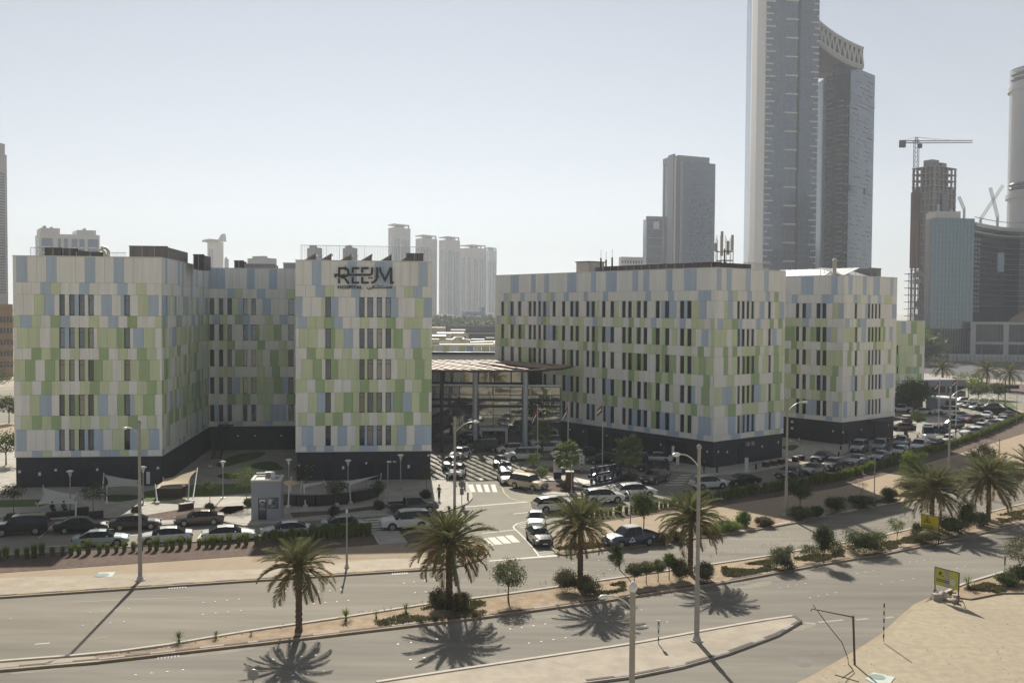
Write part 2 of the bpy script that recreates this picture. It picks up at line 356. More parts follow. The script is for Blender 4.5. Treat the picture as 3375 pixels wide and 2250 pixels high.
# sandy verge pieces and stains along the slip road
mat('stain_sand', (.36, .29, .19), .95, var=.12, scale=.8); mat('stain_oil', (.085, .065, .028), .6, var=.3, scale=1.5); mat('stain_damp', (.155, .142, .118), .8, var=.2, scale=.9); mat('stain_pale', (.245, .222, .178), .9, var=.12, scale=.7)
def blob(u, v, ru, rv, n=26, j=.22, seed=1, rot=0.0):
    q = random.Random(seed); out = []
    k1, k2 = q.random()*6, q.random()*6
    for i in range(n):
        t = 2*math.pi*i/n; r = 1+j*(math.sin(2*t+k1)*.5+math.sin(3*t+k2)*.5)+(q.random()-.5)*j*.5
        x, y = ru*r*math.cos(t), rv*r*math.sin(t); out.append((u+x*math.cos(rot)-y*math.sin(rot), v+x*math.sin(rot)+y*math.cos(rot)))
    return out
sheet('oil_stain', blob(2690, 2148, 24, 9, seed=3), .0085, 'stain_oil', road)
sheet('damp_stain', blob(2640, 2178, 45, 14, seed=5, rot=.3, j=.35), .0075, 'stain_damp', road)
sheet('sand_edge', [(3062, 1968), (3012, 1990), (2962, 2033), (2900, 2090), (2826, 2138), (2680, 2222), (2520, 2300), (2640, 2300), (2760, 2225), (2880, 2145), (2950, 2095), (3000, 2035), (3040, 1998)], .0065, 'stain_sand', road)
sheet('sand_verge', [(3110, 1966), (3062, 1978), (3036, 1992), (3012, 2008), (2996, 2022), (2972, 2048), (2950, 2074), (2930, 2094), (2905, 2102), (2884, 2126), (2842, 2144), (2822, 2150), (2784, 2182), (2752, 2190), (2722, 2216), (2672, 2232), (2630, 2254), (2500, 2330), (2600, 2500), (3600, 2500), (3700, 1930), (3400, 1955), (3200, 1978)], .0105, 'sand')
for i_, (u, v, a, b) in enumerate([(2490, 1928, 60, 8), (2300, 1958, 90, 6), (1750, 2040, 120, 6), (700, 2150, 160, 6), (200, 2198, 150, 6), (900, 2078, 150, 5), (2000, 1912, 120, 5), (2640, 2066, 40, 10), (2860, 1850, 90, 5), (3200, 1770, 100, 5), (500, 2146, 160, 5)]): sheet('dust_patch', blob(u, v, a, b, 40, .35, 40+i_, -.13), .0082+.0002*i_, 'stain_pale', road)
# painted lines and studs
def stripe(a, b, wd, parent=None, m='paint', z=.0115, name='marking'):
    A, B = gp(*a), gp(*b); d = B-A; c = (A+B)/2
    return O(name, unit(m), parent or road, (c.x, c.y, z), (0, 0, math.atan2(d.y, d.x)), (d.length, wd, .004))
for a, b in [((115, 2122), (164, 2118)), ((310, 2103), (350, 2099)), ((235, 1984), (640, 1967))]: stripe(a, b, .14, m='paint_dull' if a[0] > 200 else 'paint')
for a, b in [((2697, 2050), (2780, 2042)), ((2820, 2042), (2862, 2038)), ((2918, 2036), (2944, 2032)), ((2688, 2054), (2650, 2052))]: stripe(a, b, .3, m='paint_dull')
studs = MB()
for row, n, w in [(((297, 2017), (424, 2006)), 4, 1), (((273, 2060), (408, 2048)), 4, 1), (((670, 1985), (787, 1974)), 4, 1), (((669, 2024), (794, 2012)), 4, 1), (((1014, 1953), (1124, 1943)), 4, 1), (((1034, 1989), (1148, 1978)), 4, 1), (((1332, 1921), (1432, 1910)), 4, 1), (((1368, 1953), (1439, 1946)), 3, 1), (((1890, 1856), (1974, 1846)), 3, 1), (((1893, 1885), (2010, 1876)), 4, 1), (((2120, 1860), (2227, 1845)), 3, 1), (((35, 2039), (36, 2039)), 1, 1), (((447, 2223), (603, 2207)), 4, 1), (((900, 2172), (1040, 2158)), 4, 1), (((915, 2231), (1067, 2211)), 4, 1), (((1312, 2122), (1440, 2105)), 4, 1), (((1353, 2173), (1443, 2161)), 3, 1), (((1682, 2072), (1797, 2056)), 4, 1), (((1744, 2119), (1865, 2101)), 4, 1), (((2010, 2025), (2115, 2009)), 3, 1), (((2127, 2061), (2200, 2049)), 2, 1), (((2400, 2015), (2495, 1999)), 4, 1), (((2570, 1937), (2655, 1922)), 4, 1), (((2800, 1894), (2880, 1880)), 4, 1), (((2905, 1924), (3010, 1906)), 4, 1), (((2670, 1969), (2755, 1953)), 4, 1), (((3000, 1851), (3070, 1842)), 4, 1), (((3155, 1872), (3180, 1867)), 2, 1), (((2430, 1777), (2560, 1755)), 3, 1), (((2415, 1817), (2495, 1802)), 3, 1), (((2540, 1766), (2600, 1755)), 3, 1), (((2855, 1754), (2990, 1715)), 4, 1)]:
    (a, b) = row
    for i in range(n):
        t = i/max(1, n-1); p = gp(a[0]+(b[0]-a[0])*t, a[1]+(b[1]-a[1])*t); studs.box((p.x, p.y, .018), (.15, .12, .025), R(20), top=.7)
o = studs.build('road_studs', 'stud', road); o['kind'] = 'stuff'
# forecourt paint
for i in range(4): stripe((1560+24*i, 1620+1), (1551+24.5*i, 1596), .55, m='paint')          # crossing by the entrance
for i in range(4): stripe((1615+29*i, 1797-3.5*i), (1589+29*i, 1774-3.5*i), .75, m='paint')           # crossing at the exit
for i in range(7):                                                                         # shaded zebra in front of the big car
    y = 1703+8.6*i; stripe((1178+8*i*.9, y+1), (1262-3+4*i*.4, y-4), .42, m='paint', z=.016)
for i in range(5): stripe((2193+9*i*.5+i*8, 1570-8*i+28), (2250+i*8, 1584-8*i+12), .5, m='paint', z=.016)
for a, b, w in [((1530, 1670), (1740, 1653), .34), ((1692, 1693), (1765, 1685), .22), ((1588, 1757), (1700, 1745), .2), ((1612, 1848), (1840, 1829), .3), ((1690, 1842), (1840, 1832), .2), ((1150, 1744), (1020, 1751), .14), ((520, 1760), (538, 1729), .13), ((650, 1778), (668, 1752), .13), ((395, 1765), (455, 1762), .2), ((118, 1802), (222, 1797), .16), ((128, 1772), (154, 1750), .13), ((812, 1745), (818, 1732), .13), ((2255, 1611), (2310, 1607), .14), ((1985, 1628), (2040, 1622), .14), ((325, 1772), (336, 1760), .13)]: stripe(a, b, w, z=.0165)
for i in range(9):                                                                         # hatched corner by the gold car
    stripe((1682+12*i*.4+i*7, 1622+5.6*i), (1735+18*i, 1622+4.6*i), .16, m='paint_yellow', z=.0165)
def polyline(pts, w, m='paint', z=.0165):
    for a, b in zip(pts, pts[1:]): stripe(a, b, w, m=m, z=z)
polyline([(1655, 1606), (1662, 1624), (1680, 1640), (1710, 1650), (1750, 1655)], .14, 'paint_yellow')
polyline([(1738, 1717), (1705, 1724), (1692, 1734), (1695, 1742), (1712, 1756), (1740, 1785), (1757, 1805), (1775, 1830), (1782, 1834)], .16)
for i in range(6): stripe((1700+7*i, 1730+4.2*i), (1738, 1722+6.4*i), .12, z=.0165)
for i in range(4): stripe((1763+5*i, 1812+6*i), (1828-6*i, 1820+5*i), .12, z=.0165)
ar = MB(); ar.add([tuple(gp(u, v, .017)) for u, v in [(1583, 1569), (1592, 1569), (1591, 1576), (1598, 1577), (1586, 1582), (1577, 1576), (1584, 1576)]], [(0, 1, 2, 3, 4, 5, 6)]); ar.build('arrow', 'paint', road)
# forecourt paving
courtL = sheet('courtyard', [(-600, 1790), (153, 1748), (524, 1728), (735, 1717), (804, 1731), (850, 1726), (1151, 1706), (1271, 1698), (1400, 1693), (1470, 1684), (1510, 1670), (1545, 1655), (1556, 1642), (1549, 1618), (1537, 1592), (1500, 1596), (1478, 1585), (1460, 1560), (1440, 1505), (1428, 1478), (1300, 1440), (600, 1420), (-600, 1500)], .14, 'concrete_court', thick=.2)
kerb(courtL, [(-500, 1785), (153, 1748), (524, 1728), (735, 1717), (804, 1731), (850, 1726), (1151, 1706), (1271, 1698), (1400, 1693), (1470, 1684), (1510, 1670), (1545, 1655), (1556, 1642), (1549, 1618), (1537, 1592)], ['kerb_plain'], step=2.2, wd=.16)
for nm, m, pts in [('mulch_bed', 'mulch', [(469, 1698), (523, 1713), (588, 1711), (737, 1703), (802, 1678), (802, 1665), (637, 1672), (591, 1678)]),
    ('sand_patch', 'soil', [(700, 1696), (780, 1690), (806, 1680), (806, 1664), (745, 1668)]),
    ('lawn', 'lawn', [(455, 1640), (470, 1620), (560, 1605), (650, 1597), (790, 1592), (826, 1600), (828, 1624), (700, 1634), (640, 1636), (560, 1648), (480, 1652)]),
    ('lawn', 'lawn', blob(880, 1535, 55, 14, seed=2)), ('lawn', 'lawn', blob(790, 1512, 75, 16, seed=4, rot=-.25)), ('lawn', 'lawn', blob(752, 1568, 38, 9, seed=6)),
    ('lawn', 'lawn', [(-100, 1650), (60, 1645), (160, 1645), (200, 1650), (130, 1668), (-100, 1672)]), ('lawn', 'lawn', blob(400, 1640, 62, 12, seed=9)),
    ('mulch_bed', 'mulch', [(956, 1688), (966, 1705), (1150, 1688), (1280, 1672), (1280, 1660), (1120, 1680)]), ('mulch_bed', 'mulch', [(-60, 1735), (-60, 1722), (110, 1712), (350, 1706), (440, 1700), (450, 1706), (330, 1722), (130, 1732)])]:
    sheet(nm, pts, .15, m, courtL)
isl2 = sheet('entrance_island', [(1690, 1552), (1688, 1572), (1712, 1600), (1760, 1622), (1793, 1628), (1850, 1633), (1891, 1633), (1962, 1626), (2051, 1611), (2112, 1602), (2118, 1590), (2102, 1577), (2073, 1556), (2006, 1538), (1917, 1527), (1850, 1522), (1780, 1514), (1740, 1530)], .14, 'concrete_court', thick=.2)
kerb(isl2, [(2006, 1538), (2073, 1556), (2102, 1577), (2119, 1590), (2112, 1603), (2051, 1612), (1962, 1627), (1891, 1634), (1850, 1634), (1793, 1629), (1760, 1623), (1712, 1601), (1688, 1573), (1690, 1552)], ['kerb_dark', 'kerb_grey'], step=1.4, wd=.16)
for nm, m, pts in [('mulch_bed', 'mulch', [(1722, 1556), (1745, 1535), (1800, 1535), (1860, 1545), (1920, 1548), (1990, 1556), (1975, 1562), (1880, 1560), (1838, 1568), (1770, 1566)]),
    ('mulch_bed', 'mulch', [(1770, 1590), (1800, 1582), (1860, 1584), (1885, 1600), (1928, 1610), (1925, 1622), (1850, 1622), (1800, 1614)]),
    ('mulch_bed', 'mulch', [(2040, 1588), (2085, 1582), (2100, 1588), (2060, 1600), (2035, 1600)]), ('slab', 'concrete_light', [(1768, 1580), (1838, 1582), (1830, 1586), (1760, 1585)]), ('slab', 'concrete_light', [(1885, 1570), (1960, 1562), (2030, 1578), (1990, 1596), (1925, 1594), (1890, 1590)]),
    ('slab', 'concrete_light', [(1830, 1597), (1860, 1596), (1868, 1604), (1836, 1605)])]:
    sheet(nm, pts, .15, m, isl2)
walkR = sheet('pavement', [(2190, 1552), (2230, 1552), (2280, 1557), (2350, 1564), (2415, 1563), (2502, 1551), (2588, 1536), (2632, 1531), (2700, 1518), (2790, 1490), (2880, 1462), (2960, 1430), (2900, 1380), (2600, 1430), (2350, 1520), (2200, 1500)], .14, 'concrete_court', thick=.2)
kerb(walkR, [(2190, 1552), (2230, 1552), (2280, 1557), (2350, 1564), (2415, 1563), (2502, 1551), (2588, 1536), (2632, 1531), (2700, 1518)], ['kerb_plain'], step=2.2, wd=.16)
sheet('lawn', blob(2605, 1474, 26, 9, seed=12), .15, 'lawn', walkR)
plaza = sheet('plaza', [(2950, 1392), (3000, 1375), (3090, 1372), (3160, 1382), (3190, 1402), (3150, 1422), (3090, 1432), (3035, 1428), (2955, 1412)], .14, 'concrete_court', thick=.2)
sheet('mulch_bed', blob(3095, 1403, 38, 9, seed=14), .15, 'mulch', plaza)
sheet('lawn', blob(3010, 1385, 26, 5, seed=15), .15, 'lawn', plaza)
apron = sheet('car_park', [(2890, 1300), (3700, 1240), (3700, 1290), (3375, 1374), (3240, 1424), (3100, 1474), (2960, 1450), (2950, 1400)], .0125, 'asphalt_yard', kind='structure')
for i in range(7): stripe((3040+38*i, 1474-9*i), (3018+38*i, 1462-8*i), .13, apron, z=.019)
for i in range(6): stripe((3070+45*i, 1352+2*i), (3085+45*i, 1345+2*i), .13, apron, z=.019)
sheet('lawn', [(3175, 1345), (3170, 1325), (3230, 1312), (3320, 1318), (3360, 1350), (3420, 1390), (3375, 1372), (3300, 1350)], .03, 'lawn')
for pts, m, nm, z in [([(-700, 1520), (200, 1455), (200, 1640), (-700, 1720)], 'lawn', 'lawn', .04), ([(-200, 1600), (60, 1565), (60, 1575), (-200, 1612)], 'concrete_light', 'footpath', .07), ([(-300, 1690), (70, 1582), (70, 1612), (-300, 1740)], 'concrete_light', 'footpath', .06),
    ([(-900, 1330), (300, 1270), (300, 1370), (-900, 1455)], 'asphalt_yard', 'side_street', .05), ([(-900, 1250), (300, 1210), (300, 1262), (-900, 1325)], 'paver_beige', 'pavement', .03), ([(-900, 1445), (300, 1365), (300, 1455), (-900, 1525)], 'paver_tan', 'pavement', .02)]:
    sheet(nm, pts, z, m)
# right-hand distance: road, sand, brown verge and rough dark land
for pts, m, nm, z in [([(2960, 1290), (3375, 1352), (3800, 1420), (3800, 1500), (3500, 1420), (3375, 1395), (3300, 1330)], 'paver_beige', 'far_road', .10),
    ([(2900, 1232), (3375, 1278), (3900, 1330), (3900, 1300), (3375, 1258), (2900, 1218)], 'paver_beige', 'far_road', .24), ([(2900, 1218), (3375, 1258), (3900, 1300), (3900, 1060), (2600, 1055), (2600, 1190)], 'asphalt_far', 'rough_land', .16),
    ([(3180, 1275), (3375, 1293), (3700, 1325), (3700, 1300), (3375, 1266), (3180, 1258)], 'maroon', 'brown_verge', .3)]:
    sheet(nm, pts, z, m)
beds = [((1240, 2030), (1600, 1992)), ((1240, 2070), (1560, 2035)), ((2430, 1872), (2600, 1842)), ((2400, 1903), (2560, 1880)), ((2680, 1850), (2760, 1838)), ((2860, 1800), (3060, 1775)), ((3250, 1715), (3460, 1650)), ((1960, 1940), (2100, 1918))]
# ================================================================== the hospital
ROWS = [(24.91, 27.99), (23.46, 24.91), (20.94, 23.46), (19.47, 20.94), (17.0, 19.47), (15.58, 17.0), (13.02, 15.58), (11.35, 13.02), (8.80, 11.35), (7.12, 8.80), (4.57, 7.12), (3.83, 4.57)]
WROW = {2, 4, 6, 8, 10}
PAL = ['wwwb', 'wwwwblw', 'wwwbblw', 'wlwlgbw', 'llwgwlb', 'wlgwlwg', 'lgwlwlg', 'wlgwlwg', 'wlbwglw', 'wlglwlg', 'wbwwblw', 'wwbwwbl']
def horiz(d): return Vector((d.x, d.y, 0)).normalized()
def face_t(A, B, u, z):
    "distance from A along the vertical face A-B of the surveyed column u at height z"
    d = horiz(B-A); t = (B-A).length/2
    for _ in range(3):
        P = A+d*t; v = proj((P.x, P.y, z))[1]; r = ray(u, v)
        den = r.x*d.y-r.y*d.x
        if abs(den) < 1e-9: break
        t = (A.y*r.x-A.x*r.y)/-den
    return t
FRAMES = {}
def window_mesh(wd, ht, m_glass):
    k = (round(wd, 2), round(ht, 2), m_glass)
    if k not in FRAMES:
        f = MB(); b = .055
        f.box((-wd/2+b/2, 0, 0), (b, .09, ht)); f.box((wd/2-b/2, 0, 0), (b, .09, ht))
        f.box((0, 0, ht/2-b/2), (wd-2*b, .088, b)); f.box((0, 0, -ht/2+b/2), (wd-2*b, .088, b)); f.box((0, 0, ht*.27), (wd-2*b, .086, b))
        g = MB().box((0, .02, 0), (wd-.06, .02, ht-.06))
        FRAMES[k] = (f.mesh('window_frame', 'frame_dark'), g.mesh('window_pane', m_glass))
    return FRAMES[k]
PSTORE = []
def facade(bld, A, B, runs, wins, sc=1.0, ou=0.0, ds=None, glass='glass_win', pw=1.17, seed=1, rows=ROWS, wrow=WROW, wins_by_row=None, joined=False):
    """cladding of the face A-B (outward on the right hand of A->B seen from above is -normal). runs: 12 strings 'w150 b245 ...' with run ends in survey columns;
    wins: column pairs"""
    q = random.Random(seed); d = horiz(B-A); n = Vector((d.y, -d.x, 0)); Lf = (B-A).length; rz = math.atan2(d.y, d.x)
    for ri, (z0, z1) in enumerate(rows):
        zc = (z0+z1)/2; iv = []
        if runs and ri < len(runs) and runs[ri]:
            t0 = 0.0
            for tok in runs[ri].split():
                t1 = face_t(A, B, ou+sc*float(tok[1:]), zc); t1 = max(0, min(Lf, t1))
                if t1-t0 > .05: iv.append((t0, t1, tok[0])); t0 = t1
            if Lf-t0 > .02:
                if iv: iv[-1] = (iv[-1][0], Lf, iv[-1][2])
                else: iv.append((0, Lf, 'w'))
        else:
            t0 = 0; pal = PAL[ri]
            off = q.random()*pw
            while t0 < Lf-.01:
                t1 = min(Lf, t0+(off if t0 == 0 and off > .3 else pw)); iv.append((t0, t1, q.choice(pal))); t0 = t1
        # split runs into single panels
        pan = []
        for a, b, c in iv:
            k = max(1, round((b-a)/pw))
            for i in range(k): pan.append((a+(b-a)*i/k, a+(b-a)*(i+1)/k, c))
        W = []
        if ri in wrow:
            for wa, wb in (wins_by_row[ri] if wins_by_row and ri in wins_by_row else wins):
                if ds: W.append((wa, wb))
                else: W.append((max(.1, face_t(A, B, ou+sc*wa, zc)), min(Lf-.1, face_t(A, B, ou+sc*wb, zc))))
            cut = []
            for a, b, c in pan:
                segs = [(a, b)]
                for wa, wb in W:
                    ns = []
                    for s, e in segs:
                        if wb <= s or wa >= e: ns.append((s, e))
                        else:
                            if wa-s > .04: ns.append((s, wa))
                            if e-wb > .04: ns.append((wb, e))
                    segs = ns
                cut += [(s, e, c) for s, e in segs]
            pan = cut
        for a, b, c in pan:
            g = .011; P = A+d*((a+b)/2)-n*.14
            size = (b-a-2*g, .28+q.random()*.006, z1-z0-2*g)
            px = abs(proj(A+d*a+Vector((0, 0, zc)))[0]-proj(A+d*b+Vector((0, 0, zc)))[0])
            PSTORE.append((bld, px*(z1-z0)*(0 if joined else 1), c, (P.x, P.y, zc), size, rz))
        for wa, wb in W:
            wd = wb-wa; ht = z1-z0-.06; fm, gm = window_mesh(wd, ht, glass)
            P = A+d*((wa+wb)/2)-n*.19; P.z = zc
            if glass == 'glass_win' and q.random() < .28: gm = window_mesh(wd, ht, 'glass_blind')[1]
            f = O('window', fm, bld, P-bld.location, (0, 0, rz)); O('pane', gm, f)
def flush_panels():
    by = {}
    for r in PSTORE: by.setdefault(r[0].name, []).append(r)
    for nm, L in by.items():
        L.sort(key=lambda r: -r[1]); b = L[0][0]; rest = [MB() for _ in range(4)]
        for i, (bld, px, c, P, size, rz) in enumerate(L):
            if i < 300 and px > 0: O('panel', unit('panel_'+c), bld, Vector(P)-bld.location, (0, 0, rz), size)
            else: rest['wblg'.index(c)].box(P, size, rz)
        mb = MB()
        for k, r in enumerate(rest): mb.add(r.v, r.f, k)
        if mb.v:
            o = mb.build('cladding', ['panel_w', 'panel_b', 'panel_l', 'panel_g'], b); o['kind'] = 'stuff'
    PSTORE.clear()
def core(bld, pts, z1=27.7, base_in=.30, gf=3.83, groundmat='charcoal', roofz=27.2):
    "inner body: charcoal ground floor, dark joint wall behind the panels, roof deck and white coping"
    def inset(P, k):
        c = sum((Vector((p.x, p.y, 0)) for p in P), Vector())/len(P); n = len(P); out = []
        A2 = sum(P[i].x*P[(i+1) % n].y-P[(i+1) % n].x*P[i].y for i in range(n)); s = 1 if A2 > 0 else -1
        for i in range(n):
            a, b, e = P[i-1], P[i], P[(i+1) % n]; d1 = horiz(b-a); d2 = horiz(e-b); n1 = Vector((-d1.y, d1.x, 0))*s; n2 = Vector((-d2.y, d2.x, 0))*s
            m = (n1+n2); m = m/max(.2, m.dot(n1)); out.append(Vector((b.x+m.x*k, b.y+m.y*k, 0)))
        return out
    mb = MB().prism(inset(pts, base_in), gf+.004, roofz, 0, 1); mb.build('wall', ['joint', 'roof_grey'], bld)
    MB().prism(inset(pts, .12), -.05, gf-.06, 0).build('ground_floor_wall', groundmat, bld)
    pr = MB(); P = inset(pts, -.03); Q = inset(pts, .34); n = len(P)
    for i in range(n):
        j = (i+1) % n
        for (a, b, e, f) in ((P[i], P[j], Q[j], Q[i]),):
            vs = [(p.x, p.y, z) for z in (ROWS[0][1]+.004 if z1 > 25 else z1, (ROWS[0][1] if z1 > 25 else z1)+.13) for p in (a, b, e, f)]
            pr.add(vs, [(3, 2, 1, 0), (4, 5, 6, 7), (0, 1, 5, 4), (2, 3, 7, 6)])
    pr.build('coping', 'trim_white', bld)
    tr = MB(); P = inset(pts, -.025); Q = inset(pts, .2)
    for i in range(n):
        j = (i+1) % n; vs = [(p.x, p.y, z) for z in (gf-.055, gf-.003) for p in (P[i], P[j], Q[j], Q[i])]
        tr.add(vs, [(3, 2, 1, 0), (4, 5, 6, 7), (0, 1, 5, 4), (2, 3, 7, 6)])
    tr.build('drip_trim', 'trim_white', bld)
def along(A, B, t, out=0.0, z=0.0):
    d = horiz(B-A); n = Vector((d.y, -d.x, 0)); P = A+d*t+n*out; P.z = z; return P
def fit(bld, A, B, u, z, name, mname, size, out=.0, proud=.05):
    "a fitting on the face A-B at survey column u"
    t = face_t(A, B, u, z); P = along(A, B, t, out+proud-.12-size[1]/2*0, z); d = horiz(B-A)
    return blk(name, mname, bld, P, size, math.atan2(d.y, d.x))
LA = R(6.7); UL = Vector((math.cos(LA), math.sin(LA), 0)); DL = Vector((-math.sin(LA), math.cos(LA), 0))
# --- left block
A = at(45, 1200, 117.0); A.z = 0; t_ = face_t(A, A+UL*20, 533.5, 15); B = A+UL*t_
Cb = B+DL*30.2; bl = T('hospital_block', 'left hospital block with pale panels and grey rooftop screens, at the photo\'s left edge', 'building', (A.x, A.y, 0), group='hospital blocks')
core(bl, [A, B, B+DL*42, A+DL*42])
WL = [(538, 587), (627, 676), (714, 767), (800, 850), (1127, 1178)]
RL = ['w150 b245 w420 b512 w770 b862 w1032 b1122 w1465', 'w367 b458 l548 w720 b808 w1066 b1155 w1238 l1328 w1465', 'w312 l402 b492 w676 b716 w920 b1012 w1095 b1128 w1255 l1348 b1436 w1465',
 'l182 b283 l372 w458 g548 b636 w808 l898 w984 b1070 w1155 g1243 w1410 l1465', 'w160 l360 w458 l542 b630 l716 g805 w884 l1058 g1128 w1210 b1300 l1403 w1465', 'w285 g375 l460 g550 w636 l724 w898 g985 w1070 l1158 w1243 g1331 l1418 w1465',
 'l230 g320 w408 g498 l630 w718 l806 g930 l1017 w1103 l1262 g1355 l1445 w1465', 'w188 l290 w376 g466 l555 w727 l815 g902 l990 w1075 l1165 w1245 l1332 g1420 l1470', 'w272 l362 b466 w548 l633 g720 l888 b978 w1063 g1130 b1215 l1300 g1403 w1470',
 'w190 l290 g380 l468 g556 w640 l820 w905 l990 w1075 l1163 g1250 w1333 l1420 w1470', 'w148 b240 w500 b548 w640 l722 b808 b934 w1018 l1130 b1270 l1354 b1443 w1470', 'w293 b383 l470 w645 b733 w905 b1080 l1166 w1250 b1337 w1470']
facade(bl, A, B, RL, WL, .3636, 0)
side_w = []; tt = 2.2
for k, gap in enumerate([1.3, 2.6, 1.2, 3.2, 1.3, 1.25, 2.8, 1.3, 3.0, 1.2, 2.4, 1.3]):
    side_w.append((tt, tt+.62)); tt += .62+gap
facade(bl, B, B+DL*30.2, None, [w for w in side_w if w[1] < 29], ds=True, seed=5, glass='glass_side', joined=True)
for u, z in [(64, 2.05), (183, 2.2), (320, 2.2), (520, 2.3)]: fit(bl, A, B, u, z, 'wall_light', 'lamp_glass', (.28, .12, .28))
for u, z, s in [(130, 1.75, (.28, .1, .42)), (488, 1.1, (.42, .1, 1.5))]: fit(bl, A, B, u, z, 'notice_board', 'sign_white', s)
for u in (224, 275, 303, 420): fit(bl, A, B, u, 1.25, 'door', 'charcoal_door', (.95, .08, 2.3))
# --- recessed wing
A3 = Cb.copy(); B3 = A3+UL*21; rec = T('hospital_block', 'recessed hospital wing behind the courtyard, deep in shade', 'building', (A3.x, A3.y, 0), group='hospital blocks')
core(rec, [A3, B3, B3+DL*16, A3+DL*16])
RR = ['w690 b741 w814 b839 w888 b913 w980', 'w750 b775 l799 w848 b874 w945 l980', 'b692 w764 l785 b801 w865 b892 w980', 'w700 b725 l750 w775 g799 b823 w873 l899 w922 b947 w980', 'g692 w722 l764 w801 b829 g855 w866 l903 g928 w980', 'l700 w725 l750 g774 w849 g874 w920 l945 w980',
 'w775 g799 w829 l866 w890 g917 l950 w980', 'w720 l775 w848 l873 w897 g923 w980', 'w764 b790 l829 g845 l903 g930 b951 w980', 'w750 g776 l800 g825 w849 l899 w945 g980', 'w706 b722 w870 l890 b942 w980', 'w725 b751 w777 b800 w875 b898 w980']
facade(rec, A3, B3, RR, [(692, 706), (722, 735.6), (750, 764), (801, 815), (829, 843.5), (951, 967)], 1, 0, glass='glass_win')
for u, z in [(784, 2.3), (840, 2.3), (927, 2.3)]: fit(rec, A3, B3, u, z, 'wall_light', 'lamp_glass', (.22, .12, .2))
# escape stair on the recessed corner
st = T('escape_stair', 'dark steel escape stair in the courtyard corner between the blocks', 'stairs', tuple(Cb+UL*1.8-DL*.5))
p0 = along(B, Cb, 28.6, 1.0); p1 = along(B, Cb, 21.0, 1.0)
for s_ in (-.6, .6):
    o_ = UL*(1.6+s_); MB().tube([p0+o_+Vector((0, 0, 4.1)), p1+o_+Vector((0, 0, .1))], .09, 6).build('stringer', 'charcoal', st)
    MB().tube([p0+o_+Vector((0, 0, 5.1)), p1+o_+Vector((0, 0, 1.1))], .035, 6).build('handrail', 'charcoal', st)
for i in range(18):
    P = p0.lerp(p1, i/17)+UL*1.6; P.z = 4.1-4.0*i/17; blk('tread', 'charcoal', st, P, (1.2, .3, .04), LA)
P = p0+UL*1.6+DL*1.0; P.z = 4.06; blk('landing', 'charcoal', st, P, (2.2, 2.0, .1), LA)
MB().tube([p0+UL*.6+Vector((0, 0, 4.1)), p0+UL*.6+Vector((0, 0, 5.2)), p0+UL*2.8+Vector((0, 0, 5.2)), p0+UL*2.8+Vector((0, 0, 4.1))], .03, 6).build('handrail', 'grey_metal', st)
# --- sign block
A2 = at(974, 1200, 122.9); A2.z = 0; t_ = face_t(A2, A2+UL*20, 1423, 15); B2 = A2+UL*t_
sg = T('hospital_block', 'hospital block carrying the large wall sign, solar panels on its roof', 'building', (A2.x, A2.y, 0), group='hospital blocks')
core(sg, [A2, B2, B2+DL*42, A2+DL*42])
RS = ['w628 b712 w953 b1035 w1195 b1358 w1595 b1675 w1715', 'w660 b743 l825 w985 b1066 w1305 b1388 w1465 l1545 b1626 w1715', 'b537 w715 l750 b865 w1025 b1058 w1343 b1408 w1563 l1643 b1715', 'l495 b580 l742 g824 b905 w1065 l1145 w1225 l1305 g1386 w1465 l1626 w1715',
 'w512 l678 w750 g836 l918 b1000 w1295 l1368 g1450 w1528 b1608 l1700 w1715', 'w580 g660 l742 g825 w905 l985 w1063 l1145 g1225 w1385 l1465 w1545 g1625 l1715', 'w535 l636 g717 w750 g865 l1130 w1215 g1262 w1405 l1563 g1645 l1715', 'l580 w660 g742 l825 w985 l1065 g1145 l1225 w1305 l1385 g1466 w1540 l1622 g1715',
 'w595 l675 b750 w835 l917 g1000 l1130 g1215 w1295 b1366 g1450 b1528 l1605 g1685 w1715', 'w498 l580 w660 g742 l820 g905 w983 l1145 w1225 l1305 w1385 l1465 g1545 w1620 l1715', 'w538 b638 w750 w863 b945 w1025 l1058 b1215 w1295 l1403 b1483 w1560 b1715', 'w580 b663 w742 b823 w985 l1065 b1225 w1385 l1463 w1540 b1622 w1715']
facade(sg, A2, B2, RS, [(750, 798), (1058, 1104), (1130, 1182), (1215, 1262), (1295, 1343)], .3636, 800)
for u, z in [(985, 2.1), (1207, 2.3), (1412, 3.2)]: fit(sg, A2, B2, u, z, 'wall_light', 'lamp_glass', (.24, .12, .24))
for u, z, s in [(1131, 1.75, (.28, .1, .42)), (1347, 1.8, (.28, .1, .42)), (1300, 2.45, (.4, .1, .14))]: fit(sg, A2, B2, u, z, 'notice_board', 'sign_white', s)
for u in (1082, 1196, 1218, 1262): fit(sg, A2, B2, u, 1.25, 'door', 'charcoal_door', (1.0, .08, 2.3))
